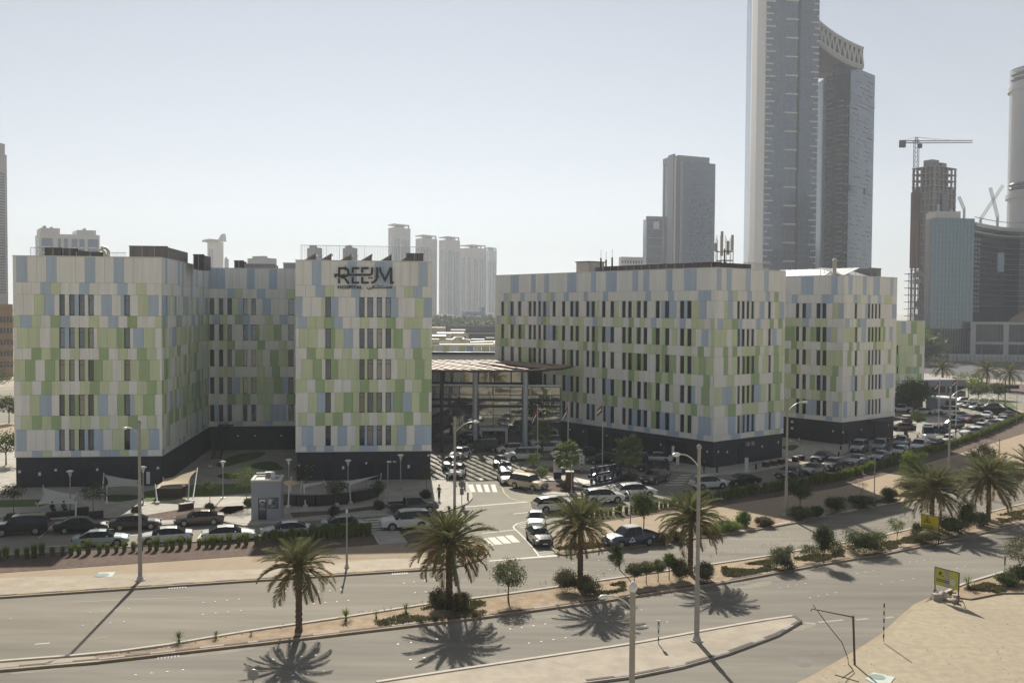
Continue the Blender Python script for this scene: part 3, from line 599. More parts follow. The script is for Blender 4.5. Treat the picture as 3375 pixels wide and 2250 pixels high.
# --- long right wing
AR1 = R(39.4); D1 = Vector((-math.sin(AR1), math.cos(AR1), 0)); D2 = Vector((math.cos(AR1), math.sin(AR1), 0))
Cr = at(2355, 1160, 135.4); Cr.z = 0; lw = 49.2
t2 = face_t(Cr, Cr+D2*20, 2586, 15); wr = T('hospital_block', 'long right hospital wing with many narrow window slots, aerials on its roof', 'building', tuple(Cr), group='hospital blocks')
Ar = Cr+D1*lw; Br = Cr+D2*t2
core(wr, [Ar, Cr, Br, Br+D1*lw])
ww = [(142, 170), (226, 256), (297, 325), (390, 418), (432, 458), (477, 503), (522, 550), (607, 635), (692, 722), (766, 795), (816, 845), (912, 940), (961, 990), (1054, 1087), (1131, 1165), (1236, 1270), (1291, 1325), (1371, 1407), (1431, 1465), (1541, 1578), (1626, 1665), (1762, 1800), (1828, 1866)]
RW = ['w228 b302 w415 b455 w535 b575 w740 b826 w957 b1002 w1092 b1190 w1333 b1383 w1432 b1485 w1640 b1694 w1800 b1912 w2080', 'w165 b203 l240 w315 b354 w470 b508 w548 l590 b630 w712 b755 w890 b928 w1065 b1110 w1450 b1500 w1655 b1710 w1930 b2045 w2080',
 'w172 l205 b240 w290 b305 w510 b582 w795 b825 w940 b970 l1030 w1170 l1207 w1335 l1375 w1590 b1640 w1665 b1732 w1800 b1838 w1866 l1942 b2003 w2080', 'w100 b130 l205 g240 b275 w350 l385 w467 b505 g545 l582 w710 l755 w793 l890 w970 b1017 l1060 w1150 l1250 w1297 g1345 w1395 l1448 w1497 b1550 w1600 l1708 w1760 b1815 w1868 l1985 w2040 l2080',
 'l205 w235 b262 l300 g358 w530 b635 g655 l695 w770 l890 w970 g1020 l1060 b1160 w1240 l1300 w1335 l1370 w1510 g1550 l1630 w1690 l1740 w1770 l1905 w1960 b2020 w2045 l2080', 'l130 g205 l235 w270 l320 w465 g505 l545 w665 l712 w835 l887 g924 w968 g1017 w1057 l1110 w1245 l1345 w1445 l1600 g1650 w1810 l1868 w1923 g1980 w2035 l2080',
 'w118 l140 w300 l410 g440 w735 g770 w825 l890 w962 g1030 w1060 l1085 w1240 l1290 g1430 w1545 l1600 g1728 w1770 l1935 g2000 l2065 w2080', 'w640 l890 w1010 l1057 g1105 w1295 g1345 l1393 w1540 g1595 l1650 g1700 w1810 l1862 w1975 g2035 w2065 l2080',
 'w700 b775 l880 w1060 b1130 w1160 l1245 w1300 l1350 w1470 g1505 l1560 w1630 l1700 w1860 b1900 w1955 g2030 w2080', 'l790 g835 l885 g920 w1057 g1105 l1148 g1195 w1245 l1340 g1392 w1447 l1540 g1592 w1700 l1750 w1810 l1862 g1918 w1975 l2035 w2080', 'w920 b965 w1085 b1130 w1300 b1440 w1500 g1560 b1640 w1665 b1720 w1810 l1838 w1930 b2045 w2080', 'w820 b880 w1100 b1145 w1290 b1338 w1440 b1490 w1645 b1750 w1915 b1975 w2080']
facade(wr, Ar, Cr, RW, ww, .3636, 1600, glass='glass_side')
RQ = ['w2363 b2379 w2395 b2411 w2458 b2474 w2519 b2533 w2588', 'w2400 b2417 l2432 w2463 b2478 w2523 b2538 w2552 g2566 w2588', 'w2387 l2400 b2417 w2503 b2520 w2555 l2570 b2585 w2588', 'w2364 b2383 l2412 g2432 b2446 w2492 b2507 w2537 g2550 w2565 g2580 w2588', 'l2395 w2412 l2430 b2445 w2495 l2515 w2545 b2560 w2575 l2588', 'w2383 g2400 w2414 g2430 w2445 l2490 g2505 w2518 l2535 w2550 g2565 l2588',
 'w2385 g2400 w2414 l2430 w2450 g2500 w2512 l2530 w2550 g2567 l2580 w2588', 'w2395 l2420 w2475 g2503 w2547 g2578 w2588', 'l2380 b2413 l2425 w2445 l2480 b2507 l2525 w2537 l2555 g2572 w2588', 'w2390 l2400 g2425 w2445 l2500 w2530 g2550 l2580 w2588', 'w2400 b2424 w2440 b2490 w2520 b2555 w2572 b2584 w2588', 'w2410 b2440 w2487 b2517 w2535 l2560 b2570 w2588']
facade(wr, Cr, Br, RQ, [(2430, 2439), (2445, 2455), (2461, 2470), (2476, 2485.5), (2532, 2541)], 1, 0)
for u0, u1 in [(1938, 1985), (2018, 2085), (2110, 2168), (2193, 2262)]:                 # open bays under the long wing
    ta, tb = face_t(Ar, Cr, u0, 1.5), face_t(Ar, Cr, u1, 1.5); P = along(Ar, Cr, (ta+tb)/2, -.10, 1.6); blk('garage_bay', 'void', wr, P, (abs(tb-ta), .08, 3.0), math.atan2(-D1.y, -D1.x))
for u, z in [(1878, 2.6), (1922, 2.6), (1998, 2.5), (2177, 2.3), (2330, 2.3)]: fit(wr, Ar, Cr, u, z, 'wall_light', 'lamp_glass', (.22, .12, .22))
for u, z in [(2369, 2.3), (2398, 2.1), (2513, 2.2), (2566, 2.5)]: fit(wr, Cr, Br, u, z, 'wall_light', 'lamp_glass', (.2, .12, .32))
fit(wr, Cr, Br, 2443, 1.3, 'door', 'charcoal_door', (1.1, .08, 2.5)); fit(wr, Cr, Br, 2460, 2.9, 'air_conditioner', 'plastic_grey', (.8, .35, .6), proud=.3); fit(wr, Cr, Br, 2475, 2.9, 'air_conditioner', 'plastic_grey', (.8, .35, .6), proud=.3)
# --- end wing
Ce = at(2779, 1160, 160.4); Ce.z = 0; t3 = face_t(Ce, Ce+D2*20, 2953, 15); we = T('hospital_block', 'hospital end wing right of the long wing, shiny solar panels along its roof', 'building', tuple(Ce), group='hospital blocks')
Ae = Ce+D1*30; Be = Ce+D2*t3
core(we, [Ae, Ce, Be, Be+D1*34])
we_o = .4145
RE1 = ['w583 b678 w820 b870 w925', 'w507 b553 w742 b837 w925', 'w617 b662 w732 b750 w828 l880 b925', 'l595 b643 w690 l785 w925', 'g530 l563 w590 l655 g700 l750 b815 l865 w925', 'w500 g548 l600 w735 g780 w925', 'g480 l530 w610 l655 w700 l925', 'w500 g545 l575 w730 l828 g875 w925', 'l530 w648 g692 w720 b745 w812 g858 w925', 'w498 g540 w575 l620 w660 l727 g775 w875 l925', 'l620 b714 w830 b880 w925', 'w540 b605 w775 b825 w925']
facade(we, Ae, Ce, RE1, [(538, 563), (588, 617), (701, 733), (748, 780)], we_o, 2400, glass='glass_side')
RE2 = ['w957 b988 w1072 b1100 w1153 b1207 w1287 b1314 w1338', 'w997 b1027 l1055 w1110 b1135 w1190 b1217 w1240 l1300 w1338', 'w1090 b1115 w1303 b1338', 'w927 b965 w1022 g1050 b1100 w1212 g1240 w1338', 'l1030 w1060 b1095 w1110 l1230 g1250 w1282 b1308 w1338', 'w960 g990 w1020 g1045 w1155 g1180 l1240 w1290 l1315 w1338', 'w948 g980 w1085 l1110 w1270 g1295 w1338', 'w985 g1010 w1080 l1125 g1150 w1230 l1255 w1338', 'w975 b1010 w1058 l1085 w1195 b1225 w1250 b1315 w1338', 'w985 g1010 w1080 l1150 w1255 g1280 w1338', 'w915 b945 w1090 b1115 w1315 b1338', 'w1338']
facade(we, Ce, Be, RE2, [(1007, 1027), (1113, 1130), (1141, 1157), (1168, 1185), (1197, 1212)], we_o, 2400)
for u, z in [(2610, 3.0), (2610, 1.9)]: fit(we, Ae, Ce, u, z, 'wall_sign', 'sign_white', (.5, .1, .4))
for u, z in [(2745, 2.2), (2778, 2.2)]: fit(we, Ae, Ce, u, z, 'wall_light', 'lamp_glass', (.2, .12, .32))
for u, z in [(2840, 2.2), (2930, 2.3)]: fit(we, Ce, Be, u, z, 'wall_light', 'lamp_glass', (.2, .12, .32))
for u in (2797, 2845, 2888): fit(we, Ce, Be, u, 1.3, 'door', 'charcoal_door', (1.1, .08, 2.5))
t_ = face_t(Ce, Be, 2880, 3.6); blk('entrance_canopy', 'charcoal', we, along(Ce, Be, t_+2.6, 1.2, 3.55), (9.5, 2.6, .22), AR1)
# --- low annex on the far right
Ca = at(3047, 1180, 221); Ca.z = 0; Aa = Ca-D2*13+D1*0; an = T('hospital_block', 'low hospital annex with two-storey panels peeking out right of the end wing', 'building', tuple(Ca), group='hospital blocks')
Aa = Ca-Vector((1, .12, 0)).normalized()*14; dA = horiz(Ca-Aa); nA = Vector((-dA.y, dA.x, 0))
RA = [(17.2, 20.0), (14.6, 17.2), (12.6, 14.6), (9.7, 12.6), (8.2, 9.7), (5.4, 8.2), (3.83, 5.4)]
mb = MB().prism([Aa, Ca, Ca+nA*20, Aa+nA*20], 3.84, 19.7, 0, 1); P_ = [Aa+nA*.3, Ca+nA*.3, Ca+nA*20, Aa+nA*20]
MB().prism(P_, 3.84, 19.7, 0, 1).build('wall', ['joint', 'roof_grey'], an); MB().prism(P_, -.05, 3.8, 0).build('ground_floor_wall', 'charcoal', an)
blk('coping', 'trim_white', an, (Aa+Ca)/2+nA*.15+Vector((0, 0, 20.07)), (14.1, .4, .13), math.atan2(dA.y, dA.x))
facade(an, Aa, Ca, ['l1380 b1415 w1453 g1500 l1560', 'w1340 l1430 g1470 w1500 l1560', 'l1485 g1525 w1560', 'g1360 l1470 w1500 g1540 w1560', 'l1410 g1450 b1480 g1520 w1560', 'l1360 w1400 l1500 g1540 w1560', 'w1445 b1520 w1560'], [(1340, 1352)], .4145, 2400, pw=1.6, rows=RA, wrow={2, 4, 6}, glass='glass_side')
facade(sg, B2, B2+DL*41.5, None, side_w, ds=True, seed=8, glass='glass_side', joined=True)
facade(sg, A2+DL*41.5, A2, None, side_w, ds=True, seed=9, glass='glass_side', joined=True)
facade(bl, A+DL*41.5, A, None, side_w, ds=True, seed=10, glass='glass_side', joined=True)
flush_panels()
# wall sign: letter strokes laid out on the facade of the sign block
def sign_pt(x, y, out=.06):
    "x, y in the sign's own grid: 2352 x 1129 units over 250 x 120 survey columns"
    u = 1080+x*250/2352; v = 850+y*120/1129
    z = 0
    for _ in range(1):
        d = horiz(B2-A2); r = ray(u, v); den = r.x*d.y-r.y*d.x; t = (A2.y*r.x-A2.x*r.y)/-den
        P = A2+d*t; s = (P.x*r.x+P.y*r.y)/(r.x*r.x+r.y*r.y); zz = CAMH+r.z*s
    n = Vector((UL.y, -UL.x, 0)); return P+n*out+Vector((0, 0, zz))
def arc(cx, cy, rx, ry, a0, a1, n=10): return [(cx+rx*math.cos(R(a0+(a1-a0)*i/n)), cy+ry*math.sin(R(a0+(a1-a0)*i/n))) for i in range(n+1)]
def ribbon(pts, w):
    P = [Vector(p) for p in pts]; L = []; Rr = []; n = len(P)
    for i in range(n):
        d1 = (P[i]-P[i-1]).normalized() if i else (P[1]-P[0]).normalized(); d2 = (P[i+1]-P[i]).normalized() if i < n-1 else d1
        n1 = Vector((-d1.y, d1.x)); m = n1+Vector((-d2.y, d2.x)); m = m/max(.35, m.dot(n1)); L.append(P[i]+m*w/2); Rr.append(P[i]-m*w/2)
    return [[L[i], L[i+1], Rr[i+1], Rr[i]] for i in range(n-1)]
LOGO = []
def stroke(pts, w=62): LOGO.append(ribbon(pts, w))
stroke([(358, 605), (358, 318), (540, 318)]+arc(540, 446, 100, 128, -90, 90, 14)+[(540, 574), (358, 574)])         # R bowl
stroke([(358, 522), (236, 522), (238, 575), (268, 590)], 58)
stroke([(640, 525), (1290, 525)]+arc(1300, 440, 78, 85, 90, 0, 8)+[(1378, 295)])                                # long middle bar turning up
stroke([(354, 635), (354, 790)]); stroke([(540, 635), (650, 795)], 66)
for ox in (0, 298):
    stroke([(777, 462), (777, 318), (975, 318)] if not ox else [(1073, 462), (1073, 318), (1270, 318)]); stroke([(777, 592), (777, 768), (972, 768)] if not ox else [(1073, 592), (1073, 768), (1270, 768)])
stroke([(1535, 292), (1535, 570)]+arc(1335, 570, 200, 200, 0, 86, 12))
stroke([(1632, 292), (1632, 400), (1780, 690), (1950, 310)], 56); stroke([(1965, 292), (1965, 770), (2015, 770), (2020, 735)], 62)
for cx in (1283, 1361): LOGO.append([[Vector((cx, 588)), Vector((cx+36, 617)), Vector((cx, 648)), Vector((cx-36, 617))]])
def text_mesh(body, name, size=1.0, bold=False, extrude=.05, offset=0.0):
    cu = bpy.data.curves.new(name, 'FONT'); cu.body = body; cu.size = size; cu.extrude = extrude; cu.offset = offset; cu.resolution_u = 2
    o = bpy.data.objects.new(name, cu); COL.objects.link(o); bpy.context.view_layer.update()
    me = bpy.data.meshes.new_from_object(o.evaluated_get(bpy.context.evaluated_depsgraph_get())); bpy.data.objects.remove(o); bpy.data.curves.remove(cu); return me
ws = T('wall_sign', 'large dark sign reading REEM HOSPITAL in Latin and Arabic letters on the facade', 'sign', tuple(sign_pt(1100, 540, .1)))
letters = ['letter_r', 'letter_r', 'letter_e_bar', 'letter_r', 'letter_r', 'letter_e', 'letter_e', 'letter_e', 'letter_e', 'letter_j', 'letter_m', 'letter_m', 'dot', 'dot']
for nm, st_ in zip(letters, LOGO):
    mb = MB()
    for qd in st_:
        f = [sign_pt(p.x, p.y, .20) for p in qd]; bk = [sign_pt(p.x, p.y, -.02) for p in qd]
        mb.add(f+bk, [(0, 1, 2, 3), (7, 6, 5, 4), (0, 4, 5, 1), (1, 5, 6, 2), (2, 6, 7, 3), (3, 7, 4, 0)])
    o = mb.build(nm, 'logo', ws)
    bm = bmesh.new(); bm.from_mesh(o.data); bmesh.ops.recalc_face_normals(bm, faces=bm.faces); bm.to_mesh(o.data); bm.free()
def place_text(me, name, x0, y0, x1, y1, parent, mname='logo'):
    "fit a text mesh to a box of the sign grid"
    xs = [v.co.x for v in me.vertices]; ys = [v.co.y for v in me.vertices]
    if not xs: return
    for v in me.vertices:
        a = (v.co.x-min(xs))/(max(xs)-min(xs)); b = (v.co.y-min(ys))/(max(ys)-min(ys)); v.co = sign_pt(x0+(x1-x0)*a, y1+(y0-y1)*b, .1+v.co.z)-parent.location
    me.materials.clear(); me.materials.append(M(mname)); O(name, me, parent)
place_text(text_mesh('HOSPITAL', 'hospital_letters', offset=.022), 'hospital_letters', 318, 858, 1082, 958, ws)
for st_ in []: pass
AR = '\uFEF0\uFED4\uFEB8\uFE98\uFEB4\uFEE3'
place_text(text_mesh(AR, 'arabic_letters', offset=.015), 'arabic_letters', 1218, 838, 1995, 978, ws)
# --- glazed entrance hall with timber canopy
def gl(u, v, Y): p = at(u, v, Y); return p
YG = 160.0
hall = T('entrance_hall', 'glass entrance hall between the sign block and the long wing', 'building', (0, YG, 0), group='hospital blocks')
xL, xM, xR = at(1405, 1300, YG).x, at(1740, 1300, YG).x, at(1846, 1350, YG).x
zt = at(1650, 1272, YG).z; zu = at(1650, 1224, YG+2).z
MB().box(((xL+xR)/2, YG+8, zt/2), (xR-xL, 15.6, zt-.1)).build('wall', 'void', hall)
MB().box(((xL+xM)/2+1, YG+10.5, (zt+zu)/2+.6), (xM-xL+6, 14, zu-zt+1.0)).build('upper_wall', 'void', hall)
gz = MB().box(((xL+xR)/2, YG+.06, zt/2+.1), (xR-xL, .06, zt-.2)); 
nx = 8; zs = [0.1, 2.9, 4.6, 6.3, 8.0, zt-.12]
for i in range(nx):
    for j in range(len(zs)-1):
        a, b = xL+(xR-xL)*i/nx, xL+(xR-xL)*(i+1)/nx
        o = O('pane', unit('glass_atrium'), hall, ((a+b)/2, .1, (zs[j]+zs[j+1])/2), (R(rnd.uniform(-.45, .45)), 0, R(rnd.uniform(-.5, .5))), (b-a-.08, .03, zs[j+1]-zs[j]-.07))
mu = MB()
for i in range(nx+1): mu.box((xL+(xR-xL)*i/nx, YG, zt/2), (.09, .16, zt))
for z in zs: mu.box(((xL+xR)/2, YG-.01, z), (xR-xL, .14, .08))
mu.build('mullions', 'frame_dark', hall)
blk('roof_edge', 'light_metal', hall, ((xL+xR)/2, YG-.1, zt+.12), (xR-xL+.2, .6, .3))
for i in range(6):
    a, b = xL+(xM-xL)*i/6, xL+(xM-xL)*(i+1)/6
    O('pane', unit('glass_atrium'), hall, ((a+b)/2, 2.6, (zt+.3+zu)/2), (R(rnd.uniform(-.4, .4)), 0, R(rnd.uniform(-.5, .5))), (b-a-.12, .03, zu-zt-.5))
mu = MB()
for i in range(7): mu.box((xL+(xM-xL)*i/6, YG+2.5, (zt+zu)/2+.1), (.22 if i % 2 else .1, .2, zu-zt))
mu.build('upper_mullions', 'frame_dark', hall)
for z, t in [(7.15, .22), (6.05, .16)]: blk('brace_beam', 'frame_dark', hall, ((xL+xR)/2, YG-.9, z), (xR-xL, .25, t))
dx0, dx1 = at(1580, 1440, YG-.6).x, at(1674, 1440, YG-.6).x; dz = at(1630, 1408, YG-.6).z
dr = MB().box((dx0+.25, YG-.7, dz/2), (.45, 1.2, dz)).box((dx1-.25, YG-.7, dz/2), (.45, 1.2, dz)).box(((dx0+dx1)/2, YG-.7, dz-.25), (dx1-dx0-.9, 1.2, .5))
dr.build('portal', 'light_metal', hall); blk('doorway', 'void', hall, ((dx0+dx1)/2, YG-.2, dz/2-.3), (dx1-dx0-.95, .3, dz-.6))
for k in (-1, 0, 1): blk('door_leaf', 'glass_atrium', hall, ((dx0+dx1)/2+k*1.2, YG-.4, 1.3), (1.1, .05, 2.5))
can = T('timber_canopy', 'brown timber-slat canopy on pale columns over the hospital entrance', 'canopy', tuple(gp(1600, 1210, 13)-Vector((0, 0, 13))))
CZ = 13.0
cp = [gp(1395, 1222, CZ), gp(1560, 1223, CZ), gp(1742, 1222, CZ), gp(1850, 1216, CZ), gp(1888, 1207, CZ), gp(1800, 1201, CZ), gp(1640, 1190, CZ), gp(1395, 1190, CZ)]
fr = MB()
for a, b in zip(cp, cp[1:]+cp[:1]):
    fr.tube([a, b], .16, 6)
fr.build('edge_beam', 'canopy_steel', can)
def inside(x, y, P):
    c = False; n = len(P)
    for i in range(n):
        a, b = P[i], P[i-1]
        if (a.y > y) != (b.y > y) and x < (b.x-a.x)*(y-a.y)/(b.y-a.y)+a.x: c = not c
    return c
def clip_line(p, d, P):
    ts = []; n = len(P)
    for i in range(n):
        a, b = P[i-1], P[i]; e = b-a; den = d.x*e.y-d.y*e.x
        if abs(den) < 1e-9: continue
        t = ((a.x-p.x)*e.y-(a.y-p.y)*e.x)/den; s = ((a.x-p.x)*d.y-(a.y-p.y)*d.x)/den
        if 0 <= s <= 1: ts.append(t)
    return sorted(ts)
q = random.Random(3); sd_ = Vector((math.cos(R(112)), math.sin(R(112)), 0)); sn_ = Vector((-sd_.y, sd_.x, 0)); c0 = sum(cp, Vector())/len(cp)
k = -32.0
while k < 32:
    ts = clip_line(c0+sn_*k, sd_, cp)
    for a, b in zip(ts[::2], ts[1::2]):
        t = a
        while t < b-1:
            e = min(b, t+q.uniform(4, 11)); m_ = c0+sn_*k+sd_*(t+e)/2
            if q.random() < .90: O('slat', unit('slat_wood'), can, Vector((m_.x, m_.y, CZ+q.uniform(.1, .2)))-can.location, (0, 0, R(112)), (e-t-.25, .5, .14))
            t = e
    k += 1.2
for k in range(-6, 7):                                                                  # cross beams under the slats
    ts = clip_line(c0+sd_*k*3.1, sn_, cp)
    for a, b in zip(ts[::2], ts[1::2]):
        MB().tube([c0+sd_*k*3.1+sn_*a+Vector((0, 0, -.12)), c0+sd_*k*3.1+sn_*b+Vector((0, 0, -.12))], .10, 6).build('cross_beam', 'canopy_steel', can)
for u, v in [(1565, 1467), (1730, 1477)]:
    p = gp(u, v); MB().cyl((p.x, p.y, 0), .42, CZ-.1, 20).build('column', 'column', can); MB().cyl((p.x, p.y, 0), .6, .3, 20).build('column_base', 'concrete', can)
    MB().tube([p+Vector((0, 0, 6.2)), p+Vector((0, 3.5, 6.2))], .15, 8).build('tie_rod', 'frame_dark', can)
p = gp(1455, 1490); MB().cyl((p.x, p.y, 0), .3, CZ-.1, 14).build('column', 'charcoal', can)
# low roof with ducts seen through the gap behind the entrance hall
lo = T('low_roof_building', 'low plant building with a row of panels behind the entrance hall', 'building', (0, 205, 0), group='hospital blocks')
yl = 205; zc_ = at(1530, 1150, yl).z; zb_ = at(1530, 1164, yl).z
x0, x1 = at(1380, 1150, yl).x, at(1665, 1150, yl).x
MB().box(((x0+x1)/2, yl+24.2, zb_/2), (x1-x0, 48, zb_-.2)).build('wall', ['trim_white'], lo)
n_ = 11
for i in range(n_): blk('panel', 'panel_'+'blwlwlbwlwbw'[i], lo, (x0+(x1-x0)*(i+.5)/n_, yl, zb_+1.0), ((x1-x0)/n_-.03, .3, 1.35))
blk('gutter', 'frame_dark', lo, ((x0+x1)/2, yl-.1, zb_), (x1-x0, .3, .5)); blk('ledge', 'trim_white', lo, ((x0+x1)/2, yl-1.2, zb_-.9), (x1-x0, 2.2, .3)); blk('skirt', 'panel_w', lo, ((x0+x1)/2, yl-.3, zb_-2.2), (x1-x0, .2, 2.2))
# ================================================================== vehicles
def loft_car(spec):
    """spec: stations (x, z_low, z_waist, z_top, half_low, half_waist, half_top, kind) from tail to nose; kind of the piece that FOLLOWS the station:
    b body, c cabin side glass + painted roof, p painted pillar, w sloping glass (front), r sloping glass (rear), o open bed"""
    body, glass, ws, rw = MB(), {}, MB(), MB()
    S = spec; n = len(S)
    def sec(s):
        x, zl, zw, zt, hl, hw, ht, _ = s; zm = zl+(zw-zl)*.45
        cr = .035 if zt-zw > .25 else .02
        half = [(hl*.86, zl), (hl, zl+.05), (hw, zm), (hw*.985, zw), (ht, zt), (ht*.55, zt+cr), (0, zt+cr*1.25)]
        return [(x, y, z) for y, z in half]+[(x, -y, z) for y, z in half[-2::-1]]
    secs = [sec(s) for s in S]; m = len(secs[0])
    for i in range(n-1):
        k = S[i][7]; A, B = secs[i], secs[i+1]
        for j in range(m-1):
            q = [A[j], B[j], B[j+1], A[j+1]]; q = [q[0], q[3], q[2], q[1]]
            jj = j if j < m//2 else m-2-j
            if k == 'c' and jj == 3: glass.setdefault((i, j > m//2), MB()).add(q, [(0, 1, 2, 3)])
            elif k in 'wr' and jj >= 3: (ws if k == 'w' else rw).add(q, [(0, 1, 2, 3)])
            elif k == 'o' and jj >= 4: pass
            elif k == 'p' and jj == 3 and S[i+1][0]-S[i][0] < .11: body.add(q, [(0, 1, 2, 3)], 1, True)
            else: body.add(q, [(0, 1, 2, 3)], 0, True)
        body.add([A[0], A[-1], B[-1], B[0]], [(0, 1, 2, 3)], 1)
    for s, rev in ((secs[0], False), (secs[-1], True)):
        f = list(range(m)); body.add(s, [tuple(f if not rev else f[::-1])], 0)
    return body, glass, ws, rw
STY = {
 'sedan': dict(L=4.85, wb=(-1.38, 1.45), wr=.335, half=.90, st=[(-2.42, .42, .74, .84, .70, .74, .60, 'b'), (-2.34, .30, .86, .97, .82, .84, .70, 'b'), (-1.78, .24, .93, 1.04, .87, .905, .74, 'r'), (-1.01, .22, .94, 1.40, .88, .91, .57, 'p'), (-.92, .22, .94, 1.415, .88, .91, .58, 'c'), (-.2, .2, .93, 1.455, .88, .91, .60, 'p'), (-.1, .2, .93, 1.455, .88, .91, .60, 'c'), (.48, .2, .92, 1.41, .88, .91, .585, 'w'), (1.18, .2, .90, .985, .88, .905, .70, 'b'), (1.85, .22, .83, .91, .86, .885, .68, 'b'), (2.30, .26, .70, .79, .80, .83, .60, 'b'), (2.43, .36, .56, .66, .70, .74, .52, 'b')]),
 'hatch': dict(L=4.35, wb=(-1.3, 1.32), wr=.33, half=.89, st=[(-2.15, .40, .80, .90, .76, .80, .68, 'b'), (-2.08, .28, .92, 1.02, .84, .87, .72, 'r'), (-1.62, .24, .95, 1.42, .87, .89, .56, 'p'), (-1.5, .22, .95, 1.45, .88, .9, .57, 'c'), (-.3, .2, .93, 1.50, .88, .9, .60, 'p'), (-.2, .2, .93, 1.50, .88, .9, .6, 'c'), (.45, .2, .92, 1.44, .88, .9, .585, 'w'), (1.1, .2, .91, 1.0, .88, .895, .70, 'b'), (1.75, .22, .84, .92, .86, .88, .68, 'b'), (2.1, .26, .70, .78, .8, .83, .6, 'b'), (2.2, .38, .56, .64, .7, .74, .52, 'b')]),
 'suv': dict(L=4.75, wb=(-1.4, 1.42), wr=.38, half=.95, st=[(-2.36, .48, .85, .95, .80, .84, .74, 'b'), (-2.28, .36, 1.00, 1.10, .90, .92, .80, 'r'), (-1.80, .32, 1.04, 1.53, .92, .94, .62, 'p'), (-1.70, .3, 1.04, 1.56, .93, .95, .63, 'c'), (-.95, .3, 1.03, 1.63, .93, .95, .66, 'p'), (-.86, .3, 1.03, 1.64, .93, .95, .66, 'c'), (.05, .3, 1.02, 1.65, .93, .95, .66, 'p'), (.13, .3, 1.02, 1.65, .93, .95, .66, 'c'), (.58, .3, 1.01, 1.58, .93, .95, .64, 'w'), (1.22, .3, 1.02, 1.12, .93, .945, .76, 'b'), (1.95, .32, .96, 1.05, .91, .925, .74, 'b'), (2.28, .36, .82, .92, .86, .88, .68, 'b'), (2.38, .46, .66, .74, .76, .80, .6, 'b')]),
 'bigsuv': dict(L=5.1, wb=(-1.45, 1.48), wr=.40, half=.98, st=[(-2.52, .52, .95, 1.05, .86, .90, .80, 'b'), (-2.46, .40, 1.10, 1.20, .94, .95, .84, 'r'), (-2.22, .36, 1.14, 1.74, .95, .97, .72, 'p'), (-2.12, .34, 1.14, 1.82, .96, .98, .76, 'c'), (-1.1, .34, 1.13, 1.87, .96, .98, .77, 'p'), (-1.0, .34, 1.13, 1.87, .96, .98, .77, 'c'), (-.05, .34, 1.12, 1.87, .96, .98, .77, 'p'), (.05, .34, 1.12, 1.87, .96, .98, .77, 'c'), (.65, .34, 1.11, 1.81, .96, .98, .75, 'w'), (1.18, .34, 1.11, 1.21, .96, .975, .80, 'b'), (2.05, .36, 1.06, 1.14, .94, .955, .80, 'b'), (2.46, .40, .92, 1.02, .90, .915, .76, 'b'), (2.55, .50, .72, .80, .80, .84, .66, 'b')]),
 'pickup': dict(L=5.3, wb=(-1.6, 1.58), wr=.40, half=.95, st=[(-2.62, .50, 1.06, 1.10, .86, .93, .91, 'o'), (-2.56, .46, 1.10, 1.14, .90, .94, .92, 'o'), (-1.02, .42, 1.10, 1.14, .92, .95, .93, 'o'), (-.98, .40, 1.10, 1.62, .92, .95, .66, 'p'), (-.86, .38, 1.10, 1.76, .92, .95, .68, 'c'), (-.15, .38, 1.08, 1.80, .92, .95, .69, 'p'), (-.05, .38, 1.08, 1.80, .92, .95, .69, 'c'), (.65, .38, 1.07, 1.74, .92, .95, .67, 'w'), (1.25, .38, 1.07, 1.17, .92, .945, .78, 'b'), (2.2, .40, 1.02, 1.12, .91, .93, .78, 'b'), (2.56, .44, .88, .98, .86, .88, .72, 'b'), (2.65, .52, .70, .78, .76, .8, .62, 'b')]),
 'van': dict(L=5.6, wb=(-1.75, 1.75), wr=.36, half=1.0, st=[(-2.78, .45, 1.2, 2.40, .96, .98, .84, 'b'), (-2.70, .36, 1.2, 2.52, .98, 1.0, .86, 'b'), (.95, .34, 1.2, 2.55, .98, 1.0, .86, 'p'), (1.05, .34, 1.2, 2.50, .98, 1.0, .84, 'c'), (1.35, .34, 1.18, 2.25, .98, 1.0, .80, 'w'), (2.05, .34, 1.15, 1.28, .97, .985, .80, 'b'), (2.6, .38, .98, 1.08, .93, .95, .76, 'b'), (2.78, .48, .72, .82, .82, .86, .66, 'b')]),
 'mpv': dict(L=5.1, wb=(-1.55, 1.55), wr=.36, half=.95, st=[(-2.52, .45, 1.0, 1.1, .86, .90, .8, 'b'), (-2.46, .36, 1.1, 1.2, .92, .94, .82, 'r'), (-2.26, .32, 1.12, 1.82, .94, .95, .70, 'p'), (-2.1, .3, 1.12, 1.88, .94, .95, .72, 'c'), (-.6, .3, 1.1, 1.93, .94, .95, .73, 'p'), (-.5, .3, 1.1, 1.93, .94, .95, .73, 'c'), (.85, .3, 1.08, 1.82, .94, .95, .70, 'w'), (1.65, .3, 1.02, 1.14, .93, .94, .74, 'b'), (2.25, .34, .88, .98, .88, .9, .7, 'b'), (2.5, .44, .66, .76, .78, .82, .62, 'b')]),
}
def wheel_meshes(r):
    t = MB().tube([(0, -.115, 0), (0, -.1, 0), (0, .1, 0), (0, .115, 0)], [r*.9, r, r, r*.9], 18, smooth=False).mesh('tyre', 'tyre')
    m = MB()
    m.tube([(0, .10, 0), (0, .122, 0)], [r*.62, r*.62], 18)
    for k in range(5):
        a = 2*math.pi*k/5; m.tube([(0, .125, 0), (r*.6*math.cos(a), .128, r*.6*math.sin(a))], r*.09, 4)
    d = MB().tube([(0, .095, 0), (0, .118, 0)], [r*.66, r*.66], 18).mesh('rim_back', 'car_black_trim')
    return t, m.mesh('rim', 'rim')
PROTO = {}
